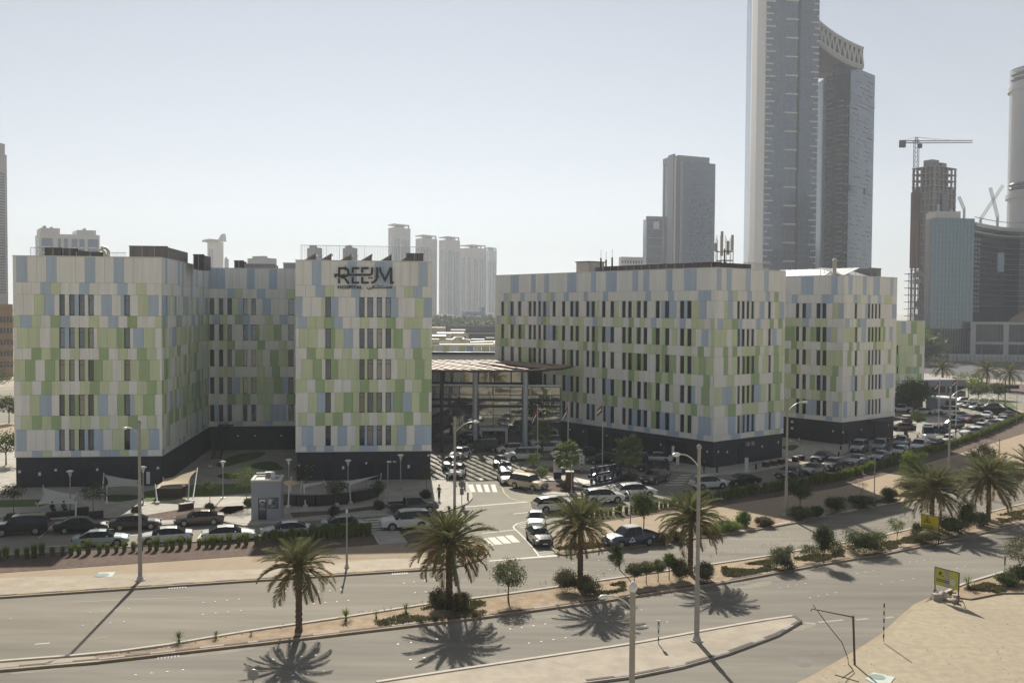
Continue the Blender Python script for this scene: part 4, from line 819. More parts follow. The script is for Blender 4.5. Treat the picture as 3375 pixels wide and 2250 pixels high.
def car_proto(ty, lite=False):
    s = STY[ty]; root = T('car', '', '', (0, 0, -500)); st = s['st']; h = s['half']
    body, glass, ws, rw = loft_car(st)
    for wx in s['wb']:                                                      # dark wheel arches, 6 mm proud of the flank
        for sy in (-1, 1):
            r = s['wr']+.07; y = sy*(h+.004); vs = [(wx, y, s['wr'])]
            for k in range(15):
                a = R(-12+204*k/14); vs.append((wx+r*math.cos(a), y, s['wr']+r*math.sin(a)))
            fs = [(0, k, k+1) if sy < 0 else (0, k+1, k) for k in range(1, 15)]; body.add(vs, fs, 1)
    L2 = st[-1][0]; nz = st[-1][2]; T0 = st[0][0]; tz = st[0][2]
    if ty == 'pickup': body.box((-1.8, 0, .72), (1.55, 1.7, .5), m=1); body.box((-1.8, 0, .985), (1.5, 1.66, .03), m=1)
    me = body.mesh('body', ['car_white', 'car_black_trim'])
    try: me.set_sharp_from_angle(angle=R(38))
    except Exception: pass
    O('body', me, root)
    for nm, b in [('side_window', g_) for g_ in glass.values()]+[('windscreen', ws), ('rear_window', rw)]:
        if b.v: O(nm, b.mesh(nm, 'car_glass'), root)
    tm, rm = wheel_meshes(s['wr'])
    if lite:
        for wx in s['wb']:
            for sy in (-1, 1): O('wheel', tm, root, (wx, sy*(h-.085), s['wr']))
    else:
        for wx in s['wb']:
            for sy in (-1, 1):
                wh = O('wheel', tm, root, (wx, sy*(h-.085), s['wr']), (0, 0, 0 if sy > 0 else math.pi)); O('rim', rm, wh)
    x1 = st[-2][0]; hw = st[-2][5]
    for sy in (-1, 1):
        O('headlight', MB().box((x1+.0, sy*(hw-.16), st[-2][2]-.02), (.22, .34, .13), sy*-.35).mesh('headlight', 'head_lamp'), root)
        O('tail_light', MB().box((st[1][0]-.02, sy*(st[1][5]-.13), st[1][2]-.08), (.14, .30, .16), sy*.2).mesh('tail_light', 'tail_lamp'), root)
        if not lite: O('mirror', MB().box((st[-5][0]+.12 if ty != 'van' else 1.4, sy*(h+.08), st[-5][2]+.08), (.12, .2, .14), 0).mesh('mirror', ['car_white']), root)
    if not lite:
        O('grille', MB().box((L2-.005, 0, nz-.10), (.06, st[-1][5]*1.35, .20)).mesh('grille', 'car_black_trim'), root)
        O('number_plate', MB().box((L2+.03, 0, nz-.16), (.02, .48, .11)).mesh('number_plate', 'plate'), root)
        O('number_plate', MB().box((T0-.012, 0, tz-.10), (.02, .48, .11)).mesh('number_plate', 'plate'), root)
        if ty in ('suv', 'bigsuv'):
            for sy in (-1, 1): O('roof_rail', MB().tube([(-1.6, sy*.6, st[5][3]+.06), (.3, sy*.6, st[5][3]+.06)], .022, 5).mesh('roof_rail', 'grey_metal'), root)
    return root
CARS = []
for ty in STY:
    for lite in (False, True): PROTO[(ty, lite)] = car_proto(ty, lite)
note_kids()
def car(ty, colr, u, v, head, label, lite=False, z=.015, group=None, name='parked_car', cat='car'):
    src = PROTO[(ty, lite)]; c = copy_tree(src); p = gp(u, v); c.location = (p.x, p.y, z); c.rotation_euler = (0, 0, R(head)); c.name = name
    c['label'] = label; c['category'] = cat; c['group'] = group or 'vehicles around the hospital'
    for k in c.children:
        n = k.name.split('.')[0]
        if n in ('body', 'mirror'):
            k.material_slots[0].link = 'OBJECT'; k.material_slots[0].material = M('car_'+colr)
    CARS.append(c); return c
HL = 17; K1 = 'cars along the left parking road'; K2 = 'cars at the entrance'; K3 = 'cars along the right access road'; K4 = 'cars in the far car park'
car('bigsuv', 'black', 68, 1759, HL+180, 'large black off-road car at the photo\'s left edge, nose pointing left', group=K1)
car('sedan', 'black', 267, 1751, HL, 'black saloon behind the large black off-road car, nose pointing right', group=K1)
car('sedan', 'black', 447, 1742, HL, 'shiny black saloon half hidden by the tall left lamp post', group=K1)
car('sedan', 'bronze', 657, 1727, HL+180, 'dark bronze-grey saloon in the sun by the mulch bed, left of the guard booth', group=K1)
car('sedan', 'iceblue', 333, 1797, HL, 'pale blue-grey coupe behind the grass hedge, left of the tall lamp post', group=K1)
car('sedan', 'white', 546, 1787, HL+180, 'white saloon behind the grass hedge, just right of the tall left lamp post', group=K1)
car('sedan', 'white', 753, 1781, HL, 'white saloon behind the grass hedge, nose right, below the guard booth', group=K1)
car('sedan', 'white', 945, 1767, HL+180, 'white saloon with black roof partly hidden by the leftmost date palm', group=K1)
car('sedan', 'silver', 1138, 1747, HL, 'silver saloon behind the dark hedge, before the striped crossing', group=K1)
car('bigsuv', 'white', 1336, 1741, HL+180, 'big white off-road car driving over the shaded striped crossing', group=K1, name='car')
car('pickup', 'grey', 1363, 1689, HL, 'dark grey pickup truck in shade in front of the sign block', group=K1, name='pickup_truck', cat='pickup')
car('mpv', 'black', 1590, 1487, 188, 'black people carrier in shade before the entrance portal', group=K2)
car('suv', 'black', 1548, 1466, 230, 'black car deep in the canopy shade left of the portal', group=K2)
car('suv', 'white', 1516, 1511, 252, 'white off-road car under the striped canopy shade, rearmost in the left queue', group=K2)
car('suv', 'steel', 1488, 1543, 262, 'grey car in the striped canopy shade, middle of the left queue', group=K2)
car('suv', 'white', 1507, 1570, 266, 'white car with sunlit bonnet at the head of the left queue', group=K2)
car('sedan', 'black', 1648, 1534, 268, 'black saloon in striped canopy shade at the rear of the middle queue', group=K2)
car('sedan', 'silver', 1666, 1556, 274, 'silver saloon just behind the white saloon in the middle queue', group=K2)
car('sedan', 'white', 1667, 1588, 278, 'white saloon facing the camera at the head of the middle queue', group=K2)
car('bigsuv', 'gold', 1742, 1612, -42, 'gold beige off-road car turning on the hatched corner', group=K2, name='car')
car('hatch', 'white', 1683, 1492, 192, 'white hatchback right of the entrance portal', group=K2)
car('bigsuv', 'white', 1722, 1516, 190, 'white off-road car in front of the white hatchback, by the flowering bush', group=K2)
car('bigsuv', 'white', 1798, 1472, 190, 'white off-road car farthest back under the long wing', group=K2)
car('hatch', 'white', 1800, 1488, 190, 'white compact car between two white off-road cars behind the fan palms', group=K2)
car('suv', 'white', 1866, 1511, 192, 'white car half hidden behind the middle fan palm', group=K2)
car('sedan', 'black', 1935, 1503, 190, 'black saloon in front of the garage bays, left one', group=K2)
car('sedan', 'black', 1985, 1527, 186, 'black saloon behind the tallest flagpole', group=K2)
car('bigsuv', 'black', 2078, 1537, 165, 'large black off-road car behind the right fan palm', group=K2)
car('sedan', 'iceblue', 2088, 1506, 185, 'pale saloon half hidden behind the black off-road car', group=K2)
car('sedan', 'white', 2163, 1522, 168, 'white saloon parked before the rightmost garage bay', group=K2)
car('suv', 'bronze', 2150, 1553, 166, 'dark bronze car between the white saloon and the grey one', group=K2)
car('suv', 'grey', 2160, 1590, 232, 'grey car with pale number plate facing the island letters', group=K2, name='car')
car('suv', 'white', 2095, 1637, 14, 'white off-road car behind the round street tree', group=K2, name='car')
car('suv', 'white', 1988, 1655, 12, 'white estate car in front of the freestanding letters', group=K2, name='car')
car('suv', 'white', 1826, 1683, 22, 'white estate car behind the middle date palm, tailgate to the left', group=K2, name='car')
car('sedan', 'white', 1767, 1731, 268, 'white saloon facing the camera at the exit, behind the black one', group=K2, name='car')
car('sedan', 'black', 1777, 1786, 282, 'black coupe facing the camera at the exit to the main road', group=K2, name='car')
car('suv', 'white', 2335, 1609, 20, 'white car with roof window left of the tall lamp post, nose to the right', group=K3, name='car')
car('sedan', 'black', 2445, 1597, 200, 'dark saloon driving left in the shade of the long wing', group=K3, name='car')
car('sedan', 'black', 2602, 1572, 220, 'black saloon with bright headlights at the bend beside the hedge', group=K3)
car('sedan', 'steel', 2680, 1560, 224, 'grey saloon second in the hedge-side row', group=K3)
car('suv', 'grey', 2748, 1546, 226, 'grey off-road car third in the hedge-side row, glinting bonnet', group=K3)
car('sedan', 'silver', 2826, 1529, 227, 'silver saloon fourth in the hedge-side row', group=K3)
car('sedan', 'iceblue', 2902, 1516, 229, 'pale blue coupe fifth in the hedge-side row', group=K3)
car('hatch', 'silver', 2967, 1499, 231, 'silver compact car sixth in the hedge-side row', group=K3)
car('bigsuv', 'white', 3031, 1484, 234, 'white off-road car seventh in the hedge-side row, in front of the ambulance', group=K3)
car('sedan', 'red', 3088, 1472, 42, 'dark red saloon in the hedge-side row', group=K3)
car('hatch', 'white', 3127, 1461, 236, 'white compact car at the sunny end of the hedge-side row', group=K3)
car('bigsuv', 'silver', 2832, 1488, 238, 'silver off-road car nearest the end wing doors', group=K3)
car('bigsuv', 'steel', 2902, 1484, 239, 'steel-grey off-road car second before the end wing', group=K3)
car('pickup', 'steel', 2972, 1470, 238, 'grey pickup truck third before the end wing', group=K3, name='pickup_truck', cat='pickup')
car('suv', 'black', 2712, 1523, 226, 'black car behind the square planters', group=K3)
pk = car('pickup', 'navy', 2075, 1797, 208, 'navy and white pickup truck with white triangles driving on the main road', group='vehicles on the main road', name='pickup_truck', cat='pickup')
amb = car('van', 'white', 3052, 1448, 262, 'white ambulance van with red marks facing the camera', group=K3, name='ambulance', cat='van')
far = [('sedan', 'bronze', 2975, 1418, 172, 'brown-grey saloon beside the end wing corner'), ('sedan', 'navy', 3080, 1428, 170, 'dark blue car just behind the ambulance'), ('sedan', 'white', 3038, 1365, 178, 'white saloon under the dark tree'), ('pickup', 'white', 2968, 1358, 172, 'white pickup under the annex'), ('bigsuv', 'white', 3118, 1366, 176, 'white off-road car before the car park booth'), ('sedan', 'silver', 3158, 1378, 190, 'silver saloon right of the booth'),
 ('suv', 'grey', 3133, 1412, 190, 'dark car at the plaza edge'), ('suv', 'rose', 3206, 1392, 200, 'rose-brown car in the middle of the far car park'), ('sedan', 'white', 3253, 1377, 235, 'white saloon alone in the far aisle'), ('sedan', 'grey', 3322, 1376, 215, 'dark saloon near the car park exit'), ('sedan', 'white', 3305, 1394, 220, 'white saloon next to the dark one near the exit'), ('sedan', 'grey', 3274, 1407, 216, 'dark grey saloon in the hedge row of the car park'),
 ('suv', 'white', 3232, 1421, 220, 'white off-road car in the hedge row of the car park'), ('sedan', 'white', 3202, 1434, 205, 'white saloon nearest to us in the car park hedge row'), ('suv', 'black', 3262, 1352, 190, 'black off-road car at the end of the back row'), ('sedan', 'silver', 3228, 1350, 195, 'silver saloon in the back row beside the black one'), ('sedan', 'grey', 3205, 1345, 195, 'grey saloon in the back row'), ('sedan', 'white', 3182, 1341, 195, 'white saloon in the back row'), ('suv', 'white', 3172, 1331, 192, 'white off-road car farthest back right of the booth'),
 ('sedan', 'white', 3060, 1314, 185, 'white car in the rearmost bright row by the grey building'), ('sedan', 'silver', 3078, 1320, 185, 'silver car in the rearmost bright row'), ('suv', 'white', 3084, 1330, 185, 'white car at the front of the rearmost bright row'), ('sedan', 'navy', 3186, 1388, 205, 'blue saloon behind the rose-brown car')]
for ty, c_, u, v, h, lb in far: car(ty, c_, u, v, h, lb, lite=True, group=K4)
for k_, o_ in PROTO.items():
    for ch in list(o_.children):
        for g in list(ch.children): bpy.data.objects.remove(g)
        bpy.data.objects.remove(ch)
    bpy.data.objects.remove(o_)
# pickup livery: white cab roof and bonnet, white triangle on each flank
rz_ = pk.rotation_euler.z
def tri(sx): return MB().add
mb = MB()
for sy in (-1, 1):
    y = sy*.958; vs = [(-.05, y, .55), (.75, y, .55), (.35, y, 1.08), (.17, y, .68), (.53, y, .68), (.35, y, .92)]
    fs = [(0, 1, 4, 3), (1, 2, 5, 4), (2, 0, 3, 5)]; mb.add(vs, fs if sy < 0 else [f[::-1] for f in fs])
    vs = [(-2.25, y, .72), (-1.95, y, .72), (-2.1, y, .98)]; mb.add(vs, [(0, 1, 2) if sy < 0 else (2, 1, 0)])
O('emblem', mb.mesh('emblem', 'sign_white'), pk)
O('cab_roof', MB().box((-.1, 0, 1.838), (1.35, 1.28, .05), top=.95).mesh('cab_roof', 'car_white'), pk); O('bonnet', MB().add or 0, pk) if False else None
mb = MB(); mb.add([(1.28, -.76, 1.205), (1.28, .76, 1.205), (2.18, .74, 1.155), (2.18, -.74, 1.155), (2.54, .66, 1.015), (2.54, -.66, 1.015)], [(0, 3, 2, 1), (3, 5, 4, 2)]); O('bonnet', mb.mesh('bonnet', 'car_white'), pk)
mb = MB()
for sy in (-1, 1): mb.box((-.6, sy*1.003, 1.05), (.9, .012, .28)); mb.box((.5, sy*1.003, .8), (2.2, .012, .1))
O('red_stripe', mb.mesh('red_stripe', 'sign_red'), amb); O('light_bar', MB().box((.9, 0, 2.66), (.35, 1.3, .14)).mesh('light_bar', 'logo_blue'), amb)
# ================================================================== plants
def leaf_quad(mb, p, d, n, l, w, m=0):
    s = d.cross(n).normalized()*w/2; mb.add([p-s*.3, p+d*l*.5-s, p+d*l, p+d*l*.5+s], [(0, 1, 2, 3)], m)
def rvec(q):
    while True:
        v = Vector((q.uniform(-1, 1), q.uniform(-1, 1), q.uniform(-1, 1)))
        if .05 < v.length < 1: return v.normalized()
def crown(name, rx, ry, rz_, clumps, per, size, mats, seed=1, zc=0.0, boxy=False, spread=.32, flat=0.0, core=True, flower=0, hollow=.45, wmul=.6):
    q = random.Random(seed); mb = MB()
    for c in range(clumps):
        v = rvec(q)
        if boxy: v = Vector([max(-.92, min(.92, t*1.7)) for t in v])
        r = q.uniform(hollow, 1.0)**.6; ctr = Vector((v.x*rx*r*(1-spread*.5), v.y*ry*r*(1-spread*.5), v.z*rz_*r*(1-spread*.5)+zc))
        cs = spread*q.uniform(.6, 1.35); mi = q.randrange(len(mats)-(1 if flower else 0)) if len(mats) > 1 else 0
        for k in range(per):
            o = Vector((q.gauss(0, .5)*rx*cs, q.gauss(0, .5)*ry*cs, q.gauss(0, .42)*rz_*cs)); p = ctr+o
            if boxy: p = Vector((max(-rx, min(rx, p.x)), max(-ry, min(ry, p.y)), max(-rz_+zc, min(rz_+zc, p.z))))
            d = (rvec(q)+Vector((0, 0, -.15))+o.normalized()*.5 if o.length > 0 else rvec(q)).normalized(); n = (rvec(q)+Vector((0, 0, flat))).normalized()
            fl = flower and q.random() < flower
            leaf_quad(mb, p, d, n, size*q.uniform(.7, 1.35)*(.8 if fl else 1), size*wmul*q.uniform(.7, 1.3)*(1.5 if fl else 1), len(mats)-1 if fl else mi)
    if core:
        n1, n2 = 10, 6; vs = []; k = .62
        for i in range(n2+1):
            th = math.pi*i/n2
            for j in range(n1):
                ph = 2*math.pi*j/n1; s = k*q.uniform(.85, 1.1); vs.append((rx*s*math.sin(th)*math.cos(ph), ry*s*math.sin(th)*math.sin(ph), rz_*s*math.cos(th)+zc))
        fs = [(i*n1+j, (i+1)*n1+j, (i+1)*n1+(j+1) % n1, i*n1+(j+1) % n1) for i in range(n2) for j in range(n1)]; mb.add(vs, fs, 0, True)
    return mb.mesh(name, mats)
def branch_mesh(h, r, n=4, seed=1, lean=(0, 0), mname='bark', spread=.5, frac=.62):
    q = random.Random(seed); mb = MB(); top = Vector((lean[0], lean[1], h*frac))
    mb.tube([(0, 0, -.05), (lean[0]*.35+q.uniform(-.04, .04), lean[1]*.35, h*frac*.5), top], [r, r*.8, r*.65], 7)
    for k in range(n):
        a = 2*math.pi*(k+q.random()*.6)/n; e = Vector((lean[0]*1.2+math.cos(a)*spread, lean[1]*1.2+math.sin(a)*spread, h*q.uniform(.86, 1.05)))
        mb.tube([top-Vector((0, 0, .05)), top.lerp(e, .5)+Vector((0, 0, .06*h)), e], [r*.55, r*.38, r*.15], 5)
    return mb.mesh('trunk', mname)
# --- date palms
def frond_mesh(L, bend, seed, mats, n=40, wl=.56):
    q = random.Random(seed); mb = MB(); pts = []; ang = 0.0; p = Vector((0, 0, 0)); N = 12
    for i in range(N+1):
        pts.append(p.copy()); t = i/N; ang = -bend*(t**1.4); p = p+Vector((math.cos(ang), 0, math.sin(ang)))*L/N
    mb.tube(pts, [.035*(1-.85*i/N)+.004 for i in range(N+1)], 4, 1, False)
    for k in range(n):
        t = .16+.84*(k+.5)/n; f = t*N; i = min(N-1, int(f)); P = pts[i].lerp(pts[i+1], f-i); T_ = (pts[i+1]-pts[i]).normalized(); U = Vector((-T_.z, 0, T_.x))
        l = wl*(math.sin(math.pi*min(1, t*.86+.14))**.6)*q.uniform(.85, 1.15)+.06
        for s in (-1, 1):
            d = (T_*q.uniform(.55, .85)+Vector((0, s, 0))*.75+U*q.uniform(.1, .5)).normalized(); w = Vector((0, 0, 1)).cross(d).normalized()*.016+T_*.02
            tip = P+d*l+Vector((0, 0, -.10*l)); mid = P+d*l*.5; mb.add([P-w*.6, mid-w*1.35, tip, mid+w*1.35], [(0, 1, 2, 3)], 0)
    return mb.mesh('frond', mats)
FR = {}
for g_, mats in (('g', ['frond', 'frond_old']), ('o', ['frond_old', 'frond_old'])):
    FR[g_] = [frond_mesh(2.75, .55, 1, mats), frond_mesh(2.9, .95, 2, mats), frond_mesh(2.8, 1.3, 3, mats), frond_mesh(2.6, 1.0, 4, mats)]
def palm_trunk(h, r):
    mb = MB(); P = []; rr = []; n = int(h/.09)
    for i in range(n+1):
        t = i/n; P.append((.02*math.sin(i*1.3), .02*math.cos(i*1.7), h*t-.05*(i == 0))); rr.append(r*(1.12-.12*t)*(1+.06*(i % 2))*(1.15 if t < .05 else 1))
    mb.tube(P, rr, 12, smooth=False); return mb.mesh('trunk', 'trunk_palm')
def palm_heart(r):
    mb = MB(); mb.tube([(0, 0, -.55), (0, 0, -.35), (0, 0, .05), (0, 0, .4)], [r*1.1, r*1.55, r*1.35, r*.5], 12, smooth=False)
    q = random.Random(5)
    for k in range(26):
        a = k*2.4; z = -.45+.03*k; d = Vector((math.cos(a), math.sin(a), .9)).normalized(); p = Vector((math.cos(a)*r*1.25, math.sin(a)*r*1.25, z)); mb.tube([p, p+d*.22], [.06, .035], 4)
    return mb.mesh('crown_base', 'trunk_palm')
def date_palm(u, v, h, sc, label, seed, n=58, old=.3, group='date palms along the central reservation', r=.2):
    q = random.Random(seed); p = gp(u, v); t = T('date_palm', label, 'palm tree', (p.x, p.y, .13), q.random()*6, group)
    O('trunk', palm_trunk(h, r), t); top = O('crown_base', palm_heart(r), t, (0, 0, h))
    for k in range(n):
        f = k/(n-1); el = R(82-118*f+q.uniform(-7, 7)); az = k*2.39996+q.uniform(-.15, .15)
        kind = 'o' if (f > 1-old and q.random() < .75) else 'g'; me = FR[kind][0 if f < .25 else (1 if f < .55 else q.choice([2, 3, 1]))]; s = sc*(q.uniform(.85, 1.08))*(.8+.3*min(1, f*3))
        O('frond', me, t, (.1*math.cos(az), .1*math.sin(az), h+.15-.25*f), (q.uniform(-.25, .25), -el, az), (s, s, s))
    return t
date_palm(985, 2086, 4.4, .92, 'leftmost date palm on the central reservation, browning lower fronds', 11, n=60, old=.34)
date_palm(1480, 2010, 4.9, 1.12, 'second date palm from the left, bushes at its foot, behind the bare young tree', 12, n=70, old=.36, r=.23)
date_palm(1912, 1944, 5.1, 1.02, 'third date palm from the left, beside the pickup truck on the road', 13, n=66, old=.25)
date_palm(2275, 1896, 4.7, 1.05, 'fourth date palm, directly behind the tall near lamp post', 14, n=66, old=.25)
date_palm(3071, 1745, 3.9, 1.22, 'date palm rising behind the yellow warning board', 15, n=70, old=.25)
date_palm(3257, 1718, 4.3, 1.28, 'date palm right of the yellow warning board', 16, n=70, old=.3)
date_palm(3405, 1672, 4.0, 1.2, 'date palm cut by the photo\'s right edge', 17)
for i_, (u, v, h) in enumerate([(3105, 1262, 4.5), (3252, 1284, 5.5), (3327, 1292, 5.2)]): date_palm(u, v, h, 1.5, ['far date palm behind the grey car park building', 'far date palm beside the brown verge, left of the other', 'far date palm beside the brown verge, near the right edge'][i_], 20+i_, n=34, old=.2, group='date palms in the distance')
# --- fan palms at the entrance
def fan_mesh(seed):
    q = random.Random(seed); mb = MB(); mb.tube([(0, 0, 0), (.45, 0, .06), (.85, 0, .02)], [.018, .014, .012], 4, 0, False); c = Vector((.85, 0, .02))
    for k in range(15):
        a = R(-105+210*k/14+q.uniform(-3, 3)); l = .62*(.75+.25*math.cos(a)); d = Vector((math.cos(a), math.sin(a), -.12-.25*abs(math.sin(a)))).normalized(); w = Vector((-math.sin(a), math.cos(a), 0))*.055
        mid = c+d*l*.5+Vector((0, 0, .03)); tip = c+d*l+Vector((0, 0, -.12)); mb.add([c, mid-w, tip, mid+w], [(0, 1, 2, 3)])
    return mb.mesh('fan_leaf', 'fan')
FAN = [fan_mesh(1), fan_mesh(2)]
def fan_palm(u, v, h, sc, label, seed):
    q = random.Random(seed); p = gp(u, v); t = T('fan_palm', label, 'palm tree', (p.x, p.y, .13), 0, 'fan palms on the entrance island')
    O('trunk', palm_trunk(h, .15), t)
    for k in range(54):
        f = k/53; el = R(80-125*f+q.uniform(-8, 8)); az = k*2.39996; s = sc*q.uniform(.85, 1.1); O('fan_leaf', q.choice(FAN), t, (0, 0, h+.1-.35*f), (q.uniform(-.4, .4), -el, az), (s, s, s))
fan_palm(1787, 1512, 3.9, 1.35, 'fan palm beside the left flagpole', 1); fan_palm(1868, 1585, 3.2, 1.45, 'middle fan palm, above the brown planter column', 2); fan_palm(2072, 1580, 3.6, 1.6, 'right fan palm next to the freestanding letters', 3)
# --- leafy trees and shrubs
def tree(name, label, cat, u, v, h, trunk_h, rx, rz_, mats, seed, size=.11, clumps=46, per=60, lean=(0, 0), group=None, r=.06, boxy=False, flower=0, spread=.32, z=.14, stems=1, core=False, ry=None, hollow=.45, wmul=.6):
    p = gp(u, v); t = T(name, label, cat, (p.x, p.y, z), 0, group)
    if trunk_h > 0: O('trunk', branch_mesh(h, r, 4, seed, lean, 'bark', rx*.55, trunk_h/h), t)
    c = O('crown', crown('crown', rx, ry or rx, rz_, clumps, per, size, mats, seed, 0, boxy, spread, flower=flower, core=core, hollow=hollow, wmul=wmul), t, (lean[0]*1.25, lean[1]*1.25, h-rz_*.85)); return t
G = 'plants on the central reservation'
tree('olive_tree', 'small rounded olive-green tree right of the second date palm', 'tree', 1676, 1990, 3.2, 1.1, 1.28, 1.15, ['leaf_olive', 'leaf'], 1, .12, 60, 60, group=G, r=.08)
tree('young_tree', 'small tree leaning left over the road, near the white triangle pickup', 'tree', 2092, 1950, 3.4, 1.5, .68, .95, ['leaf', 'leaf_dark'], 2, .10, 40, 70, lean=(-1.15, .4), group=G, r=.05)
tree('street_tree', 'bright round tree on the promenade behind the slim lamp post', 'tree', 2122, 1764, 4.1, 1.4, 1.3, 1.4, ['leaf', 'leaf_bright', 'leaf_dark'], 3, .12, 70, 70, group='promenade trees', r=.08, core=True)
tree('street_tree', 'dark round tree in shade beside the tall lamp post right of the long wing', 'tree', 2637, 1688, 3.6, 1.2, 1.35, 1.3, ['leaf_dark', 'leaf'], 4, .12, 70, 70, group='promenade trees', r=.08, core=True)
tree('street_tree', 'dark round tree with pink blossom on the far right promenade', 'tree', 3238, 1572, 4.2, 1.6, 1.9, 1.5, ['leaf_dark', 'leaf_dark', 'flower_pink'], 5, .16, 70, 60, group='promenade trees', r=.09, flower=.05)
tree('young_tree', 'thin bare young tree on the sunny patch left of the slim lamp post', 'tree', 2838, 1648, 2.3, .5, .9, .7, ['leaf_dry', 'leaf_olive'], 6, .09, 14, 22, group='promenade trees', r=.035)
tree('young_tree', 'sparse young tree by the right palm, staked', 'tree', 3155, 1588, 3.0, 1.2, 1.3, .9, ['leaf_dry', 'leaf_olive'], 7, .10, 16, 24, group='promenade trees', r=.04)
tree('tall_shrub', 'dense bright green clipped shrub behind the palm by the yellow board', 'shrub', 3010, 1575, 3.3, 0, 1.5, 1.7, ['leaf_bright', 'leaf'], 8, .16, 80, 60, group='promenade trees', boxy=True, core=True)
tree('upright_shrub', 'tall dark bush standing over a low stemmy shrub, mid reservation', 'shrub', 2715, 1862, 3.4, .5, .95, 1.25, ['leaf', 'leaf_dark'], 9, .11, 70, 70, group=G, r=.06, core=True)
tree('low_shrub', 'low spreading shrub with many stems left of the tall dark bush', 'shrub', 2672, 1856, 1.4, .6, 1.15, .45, ['leaf_olive', 'leaf'], 10, .10, 34, 50, group=G, r=.04)
tree('low_shrub', 'yellowish low shrub right of the tall dark bush', 'shrub', 2752, 1846, 1.6, .4, .75, .75, ['leaf_dry', 'leaf_olive', 'leaf'], 11, .10, 34, 55, group=G, r=.04)
tree('clipped_bush', 'clipped grey-green bush, left of the two boxy ones mid reservation', 'bush', 2578, 1878, 1.75, 0, 1.1, .95, ['leaf_olive', 'leaf_dark'], 12, .10, 80, 70, group=G, boxy=True, core=True)
tree('clipped_bush', 'large long clipped bush between the tall dark bush and the sapling', 'bush', 2853, 1826, 1.9, 0, 1.9, 1.0, ['leaf', 'leaf_dark', 'leaf_olive'], 13, .11, 110, 70, group=G, boxy=True, core=True, ry=1.1)
tree('young_tree', 'small airy sapling left of the yellow warning board', 'tree', 2957, 1795, 2.4, .8, .85, .75, ['leaf', 'leaf_bright'], 14, .12, 20, 40, group=G, r=.04)
for i_, (u, v, rx, rz_, lb) in enumerate([(1445, 2014, .85, .85, 'grey-green bush at the left foot of the second date palm'), (1515, 2012, .8, .65, 'lower bush at the right foot of the second date palm'), (1868, 1955, 1.05, .95, 'bushy shrub at the left foot of the third date palm'), (1938, 1965, .95, .75, 'shrub at the right foot of the third date palm'), (2243, 1917, .8, .9, 'tall grey bush at the left foot of the fourth date palm'), (2318, 1921, .9, .85, 'grey bush at the right foot of the fourth date palm'), (3052, 1795, 1.5, .75, 'brown-green bush in front of the yellow warning board'), (3020, 1782, .5, .85, 'narrow dry bush at the left leg of the yellow warning board'),
    (3135, 1768, 1.7, 1.05, 'dark green shrub mass right of the yellow warning board'), (3185, 1755, 1.0, 1.7, 'taller wind-blown bush over the dark shrub mass'), (3232, 1738, 1.0, .8, 'grey bush at the foot of the palm right of the warning board')]):
    tree('bush', lb, 'bush', u, v, rz_*1.85, 0, rx, rz_, ['leaf_olive', 'leaf_dark', 'leaf_dry'] if i_ not in (8, 9) else ['leaf', 'leaf_olive', 'leaf_dark'], 30+i_, .10, 70, 60, group=G, core=True)
for i_, (u, v, rx, lb) in enumerate([(2090, 1934, .75, 'leftmost yellow-green stemmy shrub right of the leaning tree'), (2130, 1928, .8, 'second yellow-green stemmy shrub right of the leaning tree'), (2168, 1922, .7, 'third yellow-green stemmy shrub right of the leaning tree'), (2205, 1914, .72, 'brightest green rounded shrub of the stemmy row')]):
    tree('low_shrub', lb, 'shrub', u, v, 1.75 if i_ < 3 else 2.0, .7, rx, .55, ['leaf_olive', 'leaf_dry', 'leaf'] if i_ < 3 else ['leaf', 'leaf_bright'], 50+i_, .10, 50, 60, group=G, r=.045, core=True)
P_ = 'bushes along the planting strip'
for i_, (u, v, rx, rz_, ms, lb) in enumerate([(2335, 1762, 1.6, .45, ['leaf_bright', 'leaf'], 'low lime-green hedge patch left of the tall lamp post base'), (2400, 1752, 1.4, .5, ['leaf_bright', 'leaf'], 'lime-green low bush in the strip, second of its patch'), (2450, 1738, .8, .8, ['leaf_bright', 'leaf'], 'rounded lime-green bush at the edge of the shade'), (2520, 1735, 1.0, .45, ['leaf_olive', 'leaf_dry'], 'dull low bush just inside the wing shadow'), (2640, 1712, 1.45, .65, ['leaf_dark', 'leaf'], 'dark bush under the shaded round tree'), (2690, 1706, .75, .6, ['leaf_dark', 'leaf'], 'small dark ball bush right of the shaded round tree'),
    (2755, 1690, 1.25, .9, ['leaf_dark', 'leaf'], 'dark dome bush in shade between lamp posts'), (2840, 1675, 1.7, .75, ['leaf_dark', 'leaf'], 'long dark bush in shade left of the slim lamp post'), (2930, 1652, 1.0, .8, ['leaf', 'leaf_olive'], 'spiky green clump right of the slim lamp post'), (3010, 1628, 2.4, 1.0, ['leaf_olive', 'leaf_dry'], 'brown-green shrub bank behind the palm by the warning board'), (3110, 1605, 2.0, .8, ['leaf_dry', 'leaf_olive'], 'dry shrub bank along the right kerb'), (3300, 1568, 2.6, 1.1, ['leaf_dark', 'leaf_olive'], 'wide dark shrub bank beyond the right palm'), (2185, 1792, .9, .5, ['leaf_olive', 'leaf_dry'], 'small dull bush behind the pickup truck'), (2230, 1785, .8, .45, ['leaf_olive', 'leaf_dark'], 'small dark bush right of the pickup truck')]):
    tree('bush', lb, 'bush', u, v, rz_*1.85, 0, rx, rz_, ms, 70+i_, .11, 70, 60, group=P_, core=True)
